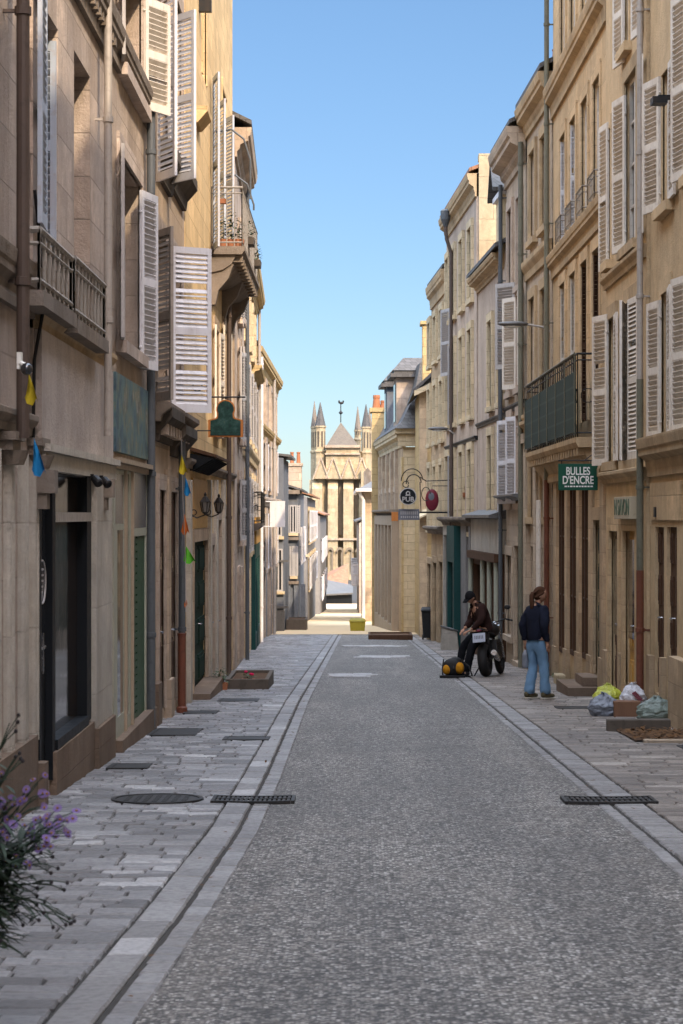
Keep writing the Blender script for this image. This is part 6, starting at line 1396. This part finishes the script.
# --- woman standing on the right pavement
Yw = 30.; wx = xpx(537, Yw); zw = g(Yw)+.012
T = Matrix.Translation((wx, Yw, zw)) @ Matrix.Rotation(math.radians(-52), 4, 'Z')
P = lambda *p: T @ V(p)
r = empty('person', (wx, Yw, zw), 'woman in a navy sweatshirt and pale blue flared jeans looking down at the pavement', 'person')
J = {'pel': (0, 0, .93, .115), 'wai': (0, -.01, 1.08, .105), 'che': (0, -.005, 1.25, (.135, .105)), 'col': (0, -.01, 1.38, .075), 'nk': (0, .005, 1.44, .05), 'nk2': (0, .035, 1.50, .047),
     'shl': (-.155, -.01, 1.355, .06), 'ell': (-.24, -.05, 1.10, .046), 'wrl': (-.27, .0, .87, .03), 'shr': (.155, -.01, 1.355, .06), 'elr': (.205, -.045, 1.10, .046), 'wrr': (.20, .02, .87, .03),
     'hl': (-.085, 0, .86, .095), 'kl': (-.10, .02, .49, .062), 'al': (-.11, -.06, .09, .042), 'fl': (-.115, .07, .035, .035), 'hr': (.085, 0, .86, .095), 'kr': (.09, .06, .49, .062), 'ar': (.10, .07, .09, .042), 'fr': (.11, .20, .035, .035)}
E = chain('pel', 'wai', 'che', 'col', 'nk', 'nk2')+chain('che', 'shl', 'ell', 'wrl')+chain('che', 'shr', 'elr', 'wrr')+chain('pel', 'hl', 'kl', 'al', 'fl')+chain('pel', 'hr', 'kr', 'ar', 'fr')
b = MB(); skin_into(b, J, E, 'pel', T)
TH = T @ Matrix.Translation((0.012, .048, 1.562)) @ Matrix.Rotation(math.radians(-30), 4, 'Z') @ Matrix.Rotation(math.radians(-22), 4, 'X')
head_into(b, TH); R3 = T.to_3x3()
hand_into(b, P(-.27, .0, .86), R3 @ V((0, .12, -1)), R3 @ V((.6, .8, 0)), R3 @ V((.2, 1, 0))); hand_into(b, P(.20, .02, .86), R3 @ V((0, .12, -1)), R3 @ V((-.6, .8, 0)), R3 @ V((-.2, 1, 0)))
body = b.build('body', M['skin'], r, smooth=True)
for sx in (-1, 1): m = MB(); m.ell(TH @ V((sx*.027, .080, .004)), (.011, .008, .007), 8, 6, TH.to_3x3()); m.build('eye', M['eye'], r, smooth=True)
m = MB()      # sweatshirt
S = {'hem': (0, 0, .90, (.165, .135)), 'wai': (0, -.01, 1.05, (.168, .14)), 'che': (0, -.01, 1.24, (.17, .135)), 'col': (0, -.012, 1.385, (.10, .085)), 'nk': (0, .004, 1.455, .062),
     'shl': (-.165, -.012, 1.345, .083), 'ell': (-.25, -.06, 1.10, .07), 'wrl': (-.27, -.0, .90, .048), 'cfl': (-.27, .005, .875, .043), 'shr': (.165, -.012, 1.345, .083), 'elr': (.22, -.055, 1.10, .07), 'wrr': (.205, .015, .90, .048), 'cfr': (.203, .02, .875, .043)}
skin_into(m, S, chain('hem', 'wai', 'che', 'col', 'nk')+chain('che', 'shl', 'ell', 'wrl', 'cfl')+chain('che', 'shr', 'elr', 'wrr', 'cfr'), 'wai', T); wrinkle(m, .013); m.build('sweatshirt', M['navy'], r, smooth=True)
m = MB()
S = {'wst': (0, 0, .985, (.135, .115)), 'pel': (0, -.015, .90, (.16, .135)), 'hl': (-.085, -.008, .80, .104), 'kl': (-.10, .015, .49, .078), 'cl': (-.11, -.04, .22, .082), 'al': (-.115, -.05, .055, .102), 'hr': (.085, -.005, .80, .104), 'kr': (.092, .058, .49, .078), 'cr': (.10, .07, .22, .082), 'ar': (.105, .085, .055, .102)}
skin_into(m, S, chain('wst', 'pel', 'hl', 'kl', 'cl', 'al')+chain('pel', 'hr', 'kr', 'cr', 'ar'), 'pel', T); wrinkle(m, .013); m.build('jeans', M['jean'], r, smooth=True)
for sx, (fx, fy) in ((-1, (-.115, -.05)), (1, (.107, .085))):
    m = MB(); m.hexa([P(fx-.042, fy-.09, .0), P(fx+.042, fy-.09, 0), P(fx+.048, fy+.17, 0), P(fx-.048, fy+.17, 0), P(fx-.038, fy-.085, .03), P(fx+.038, fy-.085, .03), P(fx+.045, fy+.165, .025), P(fx-.045, fy+.165, .025)]); so = MB(); so.v, so.f = m.v, m.f
    q = MB(); q.ell(P(fx, fy+.05, .05), (.046, .125, .042), 14, 8, R3); q.ell(P(fx, fy-.04, .07), (.04, .06, .05), 12, 8, R3); sh = q.build('shoe', M['shoe'], r, smooth=True); so.build('sole', M['sole'], sh, bevel=.008)
m = MB(); R4 = TH
m.ell(TH @ V((0, -.020, .018)), (.081, .094, .112), 22, 14, TH.to_3x3())
for k in range(60):      # loose strands over the skull
    a = random.uniform(-2.2, 2.2); y0 = .055; pts = []
    for q in range(6):
        v = q/5; ph = .35+v*1.5; pts.append(TH @ V((math.sin(a)*.083*math.sin(ph), -.02+(.09*math.cos(a)*math.sin(ph) if q < 3 else -.09*v), .018+.115*math.cos(ph))))
    m.tube(pts, .004, 4)
for sx in (-1, 1): m.tube([TH @ V((sx*.062, .03, .06)), TH @ V((sx*.078, -.01, .01)), TH @ V((sx*.066, -.055, -.05)), TH @ V((sx*.03, -.085, -.07))], [.014, .02, .022, .02], 8)
for e in (-.014, 0, .014): m.tube([P(-.03+e, -.045, 1.60), P(-.035+e, -.075, 1.55), P(-.03+e*1.3, -.085, 1.47), P(-.022+e*1.4, -.085, 1.39), P(-.02+e, -.08, 1.33)], [.026, .028, .024, .017, .005], 8)
m.build('hair', M['hair'], r, smooth=True)
# the bag in her left hand
hx = P(-.275, .03, .75); br = empty('carrier_bag', hx, 'grey plastic carrier bag held in the woman\'s left hand', 'bag'); m = MB(); n, k = 20, 10
for i in range(k+1):
    v = i/k
    for j in range(n):
        a = 6.283*j/n; rr = (.07 if v < .75 else .07-.05*(v-.75)*4)*(1+.25*noise.noise(V((math.cos(a)*2, math.sin(a)*2, v*3)))); m.v.append(V((hx.x+math.cos(a)*rr*.8, hx.y+math.sin(a)*rr*1.1, hx.z-.30+.28*v)))
m.f = [(i*n+j, i*n+(j+1) % n, (i+1)*n+(j+1) % n, (i+1)*n+j) for i in range(k) for j in range(n)]+[tuple(range(n))[::-1], tuple(k*n+j for j in range(n))]; m.build('sack', M['bag_g'], br, smooth=True)
m = MB(); m.tube([hx+V((0, -.03, -.04)), hx+V((0, -.015, .015)), hx+V((0, .015, .015)), hx+V((0, .03, -.04))], .006, 6); m.build('handle', M['bag_g'], br)

# --- motorcycle
Yb = 38.2; bxm = xpx(487.5, 37.6); zb_ = g(Yb)+.012
TB = Matrix.Translation((bxm, 37.9, g(37.9)+.012)) @ Matrix.Rotation(math.radians(-15), 4, 'Z') @ Matrix.Rotation(-math.atan(SLOPE), 4, 'X') @ Matrix.Rotation(math.radians(-6), 4, 'Y')
r = empty('motorcycle', TB.translation, 'dark motorcycle parked on the right pavement with its number plate towards the viewer', 'motorcycle')
B = lambda *p: TB @ V(p); RB3 = TB.to_3x3(); axx = RB3 @ V((1, 0, 0))
def wheel(y, wdt, Rr=.315):
    m = MB(); m.torus(B(0, y, Rr), Rr-.065, .07, axx, 36, 12, wdt/.14); w_ = m.build('wheel', M['rubber'], r, smooth=True)
    m = MB(); m.torus(B(0, y, Rr), .20, .022, axx, 30, 8, 2.2); m.lathe(B(-.05, y, Rr), [(.05, 0), (.05, .1)], 14, axx)
    for k in range(5): t_ = 6.283*k/5; m.tube([B(0, y+.04*math.cos(t_), Rr+.04*math.sin(t_)), B(0, y+.2*math.cos(t_), Rr+.2*math.sin(t_))], .02, 6)
    m.build('rim', M['iron'], w_); m = MB(); m.lathe(B(-.075, y, Rr), [(.07, 0), (.13, 0), (.13, .006), (.07, .006)], 24, axx); m.build('brake_disc', M['chrome'], w_)
wheel(0, .19); wheel(1.42, .12)
m = MB(); m.hexa([B(-.11, .15, .80), B(.11, .15, .80), B(.14, .6, .74), B(-.14, .6, .74), B(-.10, .1, .86), B(.10, .1, .86), B(.13, .6, .80), B(-.13, .6, .80)]); m.hexa([B(-.07, -.28, .86), B(.07, -.28, .86), B(.1, .15, .82), B(-.1, .15, .82), B(-.06, -.28, .92), B(.06, -.28, .92), B(.1, .15, .88), B(-.1, .15, .88)]); m.build('seat', M['rubber'], r, bevel=.02)
m = MB(); m.ell(B(0, .82, .86), (.17, .30, .15), 18, 12, RB3); m.build('fuel_tank', M['iron'], r, smooth=True)
m = MB(); m.box(-.1, .1, -.1, .1, 0, .1); m = MB(); m.hexa([B(-.17, .45, .33), B(.17, .45, .33), B(.17, .95, .33), B(-.17, .95, .33), B(-.15, .5, .68), B(.15, .5, .68), B(.15, .9, .68), B(-.15, .9, .68)])
for k in range(5): m.hexa([B(-.19, .56, .45+k*.045), B(.19, .56, .45+k*.045), B(.19, .88, .45+k*.045), B(-.19, .88, .45+k*.045), B(-.19, .56, .465+k*.045), B(.19, .56, .465+k*.045), B(.19, .88, .465+k*.045), B(-.19, .88, .465+k*.045)])
m.build('engine', M['dull'], r)
m = MB(); m.tube([B(0, .05, .8), B(0, .5, .78), B(0, 1.1, .92)], .035, 8); m.tube([B(0, 1.1, .9), B(0, .95, .4), B(0, .45, .35), B(.0, .4, .75)], .028, 8)
for sx in (-1, 1): m.tube([B(sx*.1, 0, .315), B(sx*.11, .48, .38)], .025, 8); m.tube([B(sx*.11, .05, .33), B(sx*.1, .0, .62), B(sx*.1, .1, .84)], .018, 8)
m.build('frame', M['iron'], r)
m = MB()
for sx in (-1, 1): m.tube([B(sx*.09, 1.42, .315), B(sx*.09, 1.2, .95)], [.03, .024], 8)
m.build('fork', M['chrome'], r)
m = MB(); m.tube([B(-.38, 1.05, 1.02), B(-.25, 1.12, 1.06), B(0, 1.17, 1.0), B(.25, 1.12, 1.06), B(.38, 1.05, 1.02)], .013, 8); m.build('handlebar', M['iron'], r)
for sx in (-1, 1):
    m = MB(); m.tube([B(sx*.25, 1.12, 1.06), B(sx*.30, 1.10, 1.25)], .007, 6); m.ell(B(sx*.32, 1.09, 1.28), (.065, .02, .045), 12, 8, RB3); m.build('mirror', M['rubber'], r, smooth=True)
    m = MB(); m.tube([B(sx*.40, 1.04, 1.015), B(sx*.28, 1.1, 1.05)], .019, 8); m.build('grip', M['rubber'], r)
m = MB(); m.ell(B(0, 1.33, .93), (.1, .1, .1), 16, 10, RB3); m.build('headlight', M['chrome'], r, smooth=True)
m = MB(); m.tube([B(.12, .75, .4), B(.16, .55, .28), B(.19, .2, .33)], .028, 8); m.tube([B(.19, .3, .32), B(.21, -.12, .44)], [.045, .055], 12); m.build('exhaust', M['chrome'], r)
m = MB(); m.hexa([B(-.06, -.36, .66), B(.06, -.36, .66), B(.06, -.2, .88), B(-.06, -.2, .88), B(-.06, -.33, .66), B(.06, -.33, .66), B(.06, -.17, .88), B(-.06, -.17, .88)]); m.hexa([B(-.09, -.12, .70), B(.09, -.12, .70), B(.09, .2, .74), B(-.09, .2, .74), B(-.08, -.28, .84), B(.08, -.28, .84), B(.09, .2, .82), B(-.09, .2, .82)]); m.build('mudguard', M['iron'], r)
m = MB(); m.hexa([B(-.12, -.385, .66), B(.12, -.385, .66), B(.12, -.375, .66), B(-.12, -.375, .66), B(-.12, -.345, .83), B(.12, -.345, .83), B(.12, -.335, .83), B(-.12, -.335, .83)]); M['plate'] = paint('number_plate', (.40, .43, .50), .5, .1); pt = m.build('number_plate', M['plate'], r)
m = MB()
for k in range(6): x = -.085+k*.03; m.hexa([B(x, -.373, .72), B(x+.018, -.373, .72), B(x+.018, -.370, .72), B(x, -.370, .72), B(x, -.36, .785), B(x+.018, -.36, .785), B(x+.018, -.357, .785), B(x, -.357, .785)])
m.build('plate_characters', M['slatey'], pt)
m = MB(); m.ell(B(0, -.31, .875), (.05, .02, .022), 12, 8, RB3); m.build('tail_light', M['maroon'], r, smooth=True)
for sx in (-1, 1): m = MB(); m.tube([B(sx*.05, -.28, .86), B(sx*.14, -.30, .86)], .008, 6); m.ell(B(sx*.15, -.30, .86), (.02, .018, .016), 10, 6, RB3); m.build('indicator', M['brown'], r, smooth=True)
m = MB(); m.tube([B(-.1, .45, .34), B(-.30, .38, .04), B(-.32, .36, .0)], .014, 6); m.build('kickstand', M['iron'], r)
# --- rider perched sideways on the seat, looking down
rx, ry = bxm, 38.15; zr = g(38.1)
TR = Matrix.Translation((rx-.02, ry, zr)) @ Matrix.Rotation(math.radians(112), 4, 'Z')      # faces left, slightly to the viewer
P = lambda *p: TR @ V(p); R3 = TR.to_3x3()
r = empty('person', (rx, ry, zr), 'person in a dark brown jacket and black cap sitting sideways on the motorcycle', 'person')
J = {'pel': (0, -.02, .93, .125), 'wai': (0, .05, 1.08, .115), 'che': (0, .12, 1.24, (.14, .115)), 'col': (0, .18, 1.36, .08), 'nk': (0, .215, 1.41, .055), 'nk2': (0, .26, 1.44, .05),
     'shl': (-.17, .15, 1.33, .063), 'ell': (-.22, .20, 1.06, .05), 'wrl': (-.15, .36, .90, .033), 'shr': (.17, .15, 1.33, .063), 'elr': (.22, .19, 1.06, .05), 'wrr': (.15, .36, .90, .033),
     'hl': (-.1, .04, .89, .10), 'kl': (-.14, .34, .58, .07), 'al': (-.13, .44, .11, .045), 'fl': (-.14, .56, .04, .038), 'hr': (.1, .04, .89, .10), 'kr': (.14, .38, .58, .07), 'ar': (.14, .50, .11, .045), 'fr': (.15, .62, .04, .038)}
E = chain('pel', 'wai', 'che', 'col', 'nk', 'nk2')+chain('che', 'shl', 'ell', 'wrl')+chain('che', 'shr', 'elr', 'wrr')+chain('pel', 'hl', 'kl', 'al', 'fl')+chain('pel', 'hr', 'kr', 'ar', 'fr')
b = MB(); skin_into(b, J, E, 'pel', TR)
TH = TR @ Matrix.Translation((0, .30, 1.51)) @ Matrix.Rotation(math.radians(18), 4, 'Z') @ Matrix.Rotation(math.radians(-34), 4, 'X'); head_into(b, TH)
for sx in (-1, 1): hand_into(b, P(sx*.15, .37, .895), R3 @ V((-sx*.5, .8, -.35)), R3 @ V((0, -.2, -1)), R3 @ V((-sx, .0, .3)))
b.build('body', M['skin'], r, smooth=True)
for sx in (-1, 1): m = MB(); m.ell(TH @ V((sx*.027, .080, .004)), (.011, .008, .007), 8, 6, TH.to_3x3()); m.build('eye', M['eye'], r, smooth=True)
m = MB(); S = {'hem': (0, -.02, .86, (.18, .16)), 'wai': (0, .04, 1.06, (.18, .16)), 'che': (0, .11, 1.23, (.185, .155)), 'col': (0, .17, 1.36, (.115, .1)), 'nk': (0, .205, 1.42, .075),
     'shl': (-.18, .14, 1.32, .092), 'ell': (-.235, .19, 1.06, .078), 'wrl': (-.155, .345, .915, .055), 'shr': (.18, .14, 1.32, .092), 'elr': (.235, .18, 1.06, .078), 'wrr': (.155, .345, .915, .055)}
skin_into(m, S, chain('hem', 'wai', 'che', 'col', 'nk')+chain('che', 'shl', 'ell', 'wrl')+chain('che', 'shr', 'elr', 'wrr'), 'wai', TR); wrinkle(m, .016); m.build('jacket', M['jacket'], r, smooth=True)
m = MB(); S = {'wst': (0, -.02, .97, (.14, .13)), 'pel': (0, -.03, .90, (.16, .14)), 'hl': (-.1, .05, .87, .115), 'kl': (-.14, .34, .58, .09), 'cl': (-.135, .40, .30, .078), 'al': (-.13, .44, .09, .072), 'hr': (.1, .05, .87, .115), 'kr': (.14, .38, .58, .09), 'cr': (.14, .45, .30, .078), 'ar': (.14, .50, .09, .072)}
skin_into(m, S, chain('wst', 'pel', 'hl', 'kl', 'cl', 'al')+chain('pel', 'hr', 'kr', 'cr', 'ar'), 'pel', TR); wrinkle(m, .013); m.build('trousers', M['blackcloth'], r, smooth=True)
for sx, (fx, fy) in ((-1, (-.135, .50)), (1, (.145, .56))):
    q = MB(); q.ell(P(fx, fy+.03, .055), (.052, .145, .05), 14, 8, R3); q.ell(P(fx, fy-.06, .09), (.05, .065, .075), 12, 8, R3); sh = q.build('boot', M['rubber'], r, smooth=True)
    q = MB(); q.hexa([P(fx-.05, fy-.12, 0), P(fx+.05, fy-.12, 0), P(fx+.055, fy+.17, 0), P(fx-.055, fy+.17, 0), P(fx-.048, fy-.12, .025), P(fx+.048, fy-.12, .025), P(fx+.052, fy+.165, .025), P(fx-.052, fy+.165, .025)]); q.build('sole', M['iron'], sh)
m = MB(); n, k = 24, 10
for i in range(k+1):
    ph = math.pi*.52*i/k
    for j in range(n): t_ = 6.283*j/n; m.v.append(TH @ V((math.sin(ph)*math.cos(t_)*.088, math.sin(ph)*math.sin(t_)*.110-.004, math.cos(ph)*.122+.012)))
m.f = [(i*n+j, (i+1)*n+j, (i+1)*n+(j+1) % n, i*n+(j+1) % n) for i in range(k) for j in range(n)]
m.hexa([TH @ V(p) for p in ((-.07, .085, .018), (.07, .085, .018), (.05, .18, .0), (-.05, .18, .0), (-.07, .085, .03), (.07, .085, .03), (.05, .18, .012), (-.05, .18, .012))]); m.build('cap', M['capcloth'], r, smooth=True)
m = MB(); m.ell(TH @ V((0, -.035, -.01)), (.083, .078, .085), 14, 9, TH.to_3x3()); m.build('hair', M['dkhair'], r, smooth=True)
# --- yellow and black rucksack at the rider's feet
Yk = 37.6; kx = xpx(453, Yk); zk = g(Yk)+.012; r = empty('rucksack', (kx, Yk, zk), 'yellow and black rucksack lying on the ground at the rider\'s feet', 'rucksack')
M['yel'] = fabric('yellow_nylon', (.50, .22, .015)); m = MB(); m.ell((kx, Yk+.12, zk+.17), (.20, .13, .18), 18, 12); m.ell((kx+.05, Yk+.15, zk+.28), (.13, .1, .09), 14, 8); m.build('body', M['rubber'], r, smooth=True)
for dx, rr in ((-.12, .085), (.125, .10)): m = MB(); m.ell((kx+dx, Yk+.045, zk+.15+dx*.12), (rr*.9, .085, rr*1.12), 16, 10); m.build('pocket', M['yel'], r, smooth=True)
m = MB(); m.box(kx-.25, kx+.22, Yk-.1, Yk+.08, zk-.01, zk+.035)
for dx in (-.19, .01, .2): m.tube([(kx+dx, Yk+.06, zk+.02), (kx+dx*1.05, Yk-.035+abs(dx)*.3, zk+.16), (kx+dx*.9, Yk+.1, zk+.33)], .014, 6)
m.build('trim', M['rubber'], r, smooth=False)
m = MB(); m.tube([(kx+.2, Yk+.05, zk+.28), (kx+.3, Yk, zk+.2), (kx+.36, Yk-.05, zk+.03), (kx+.28, Yk-.06, zk+.02)], .016, 6); m.build('strap', M['rubber'], r)

# ------------------------------------------------------------------ light, sky, camera
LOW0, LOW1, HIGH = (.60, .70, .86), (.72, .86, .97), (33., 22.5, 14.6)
AZ, EL = math.radians(26), math.radians(37)
sun_dir = V((math.sin(AZ)*math.cos(EL), -math.cos(AZ)*math.cos(EL), math.sin(EL)))
L = bpy.data.lights.new('sun', 'SUN'); L.energy = 5.0; L.angle = math.radians(.53); L.color = (1., .80, .56)
so = bpy.data.objects.new('sun', L); C.objects.link(so); so.rotation_euler = sun_dir.to_track_quat('Z', 'Y').to_euler()
w = bpy.data.worlds.new('World'); bpy.context.scene.world = w; w.use_nodes = True; nt = w.node_tree; bg = nt.nodes['Background']
sk = nt.nodes.new('ShaderNodeTexSky'); sk.sky_type = 'NISHITA'; sk.sun_disc = False; sk.sun_elevation = EL; sk.sun_rotation = math.atan2(sun_dir.x, sun_dir.y)
sk.air_density = 1.0; sk.dust_density = .25; sk.ozone_density = 2.0
def wn(t, **k):
    n = nt.nodes.new(t)
    for a, v in k.items(): setattr(n, a, v)
    return n
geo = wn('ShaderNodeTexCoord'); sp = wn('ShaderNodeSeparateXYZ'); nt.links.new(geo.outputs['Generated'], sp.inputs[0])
# clear deep blue low down; brightness added high overhead, out of view, as fill
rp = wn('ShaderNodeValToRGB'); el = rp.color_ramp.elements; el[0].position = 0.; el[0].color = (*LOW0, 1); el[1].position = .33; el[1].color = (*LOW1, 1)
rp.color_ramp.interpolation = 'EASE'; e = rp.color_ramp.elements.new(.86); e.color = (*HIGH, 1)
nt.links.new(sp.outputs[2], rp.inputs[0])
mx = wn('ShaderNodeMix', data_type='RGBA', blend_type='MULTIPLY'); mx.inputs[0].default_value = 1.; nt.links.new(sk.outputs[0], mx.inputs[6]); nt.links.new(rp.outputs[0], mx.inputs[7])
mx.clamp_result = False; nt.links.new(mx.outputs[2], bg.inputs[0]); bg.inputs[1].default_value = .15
cam = bpy.data.cameras.new('camera'); cam.lens = FPX/1024*36; cam.sensor_width = 36; cam.shift_x = -(VX-341.5)/1024; cam.shift_y = (HY-512)/1024; cam.clip_end = 6000; cam.clip_start = .05; cam.dof.use_dof = True; cam.dof.focus_distance = 28; cam.dof.aperture_fstop = 8
co_ = bpy.data.objects.new('camera', cam); C.objects.link(co_); co_.location = (0, 0, EYE); co_.rotation_euler = (math.pi/2, 0, 0)
sc = bpy.context.scene; sc.camera = co_; sc.view_settings.view_transform = 'Standard'; sc.view_settings.look = 'None'; sc.view_settings.exposure = 0; sc.view_settings.gamma = 1
sc.cycles.max_bounces = 8; sc.cycles.diffuse_bounces = 5
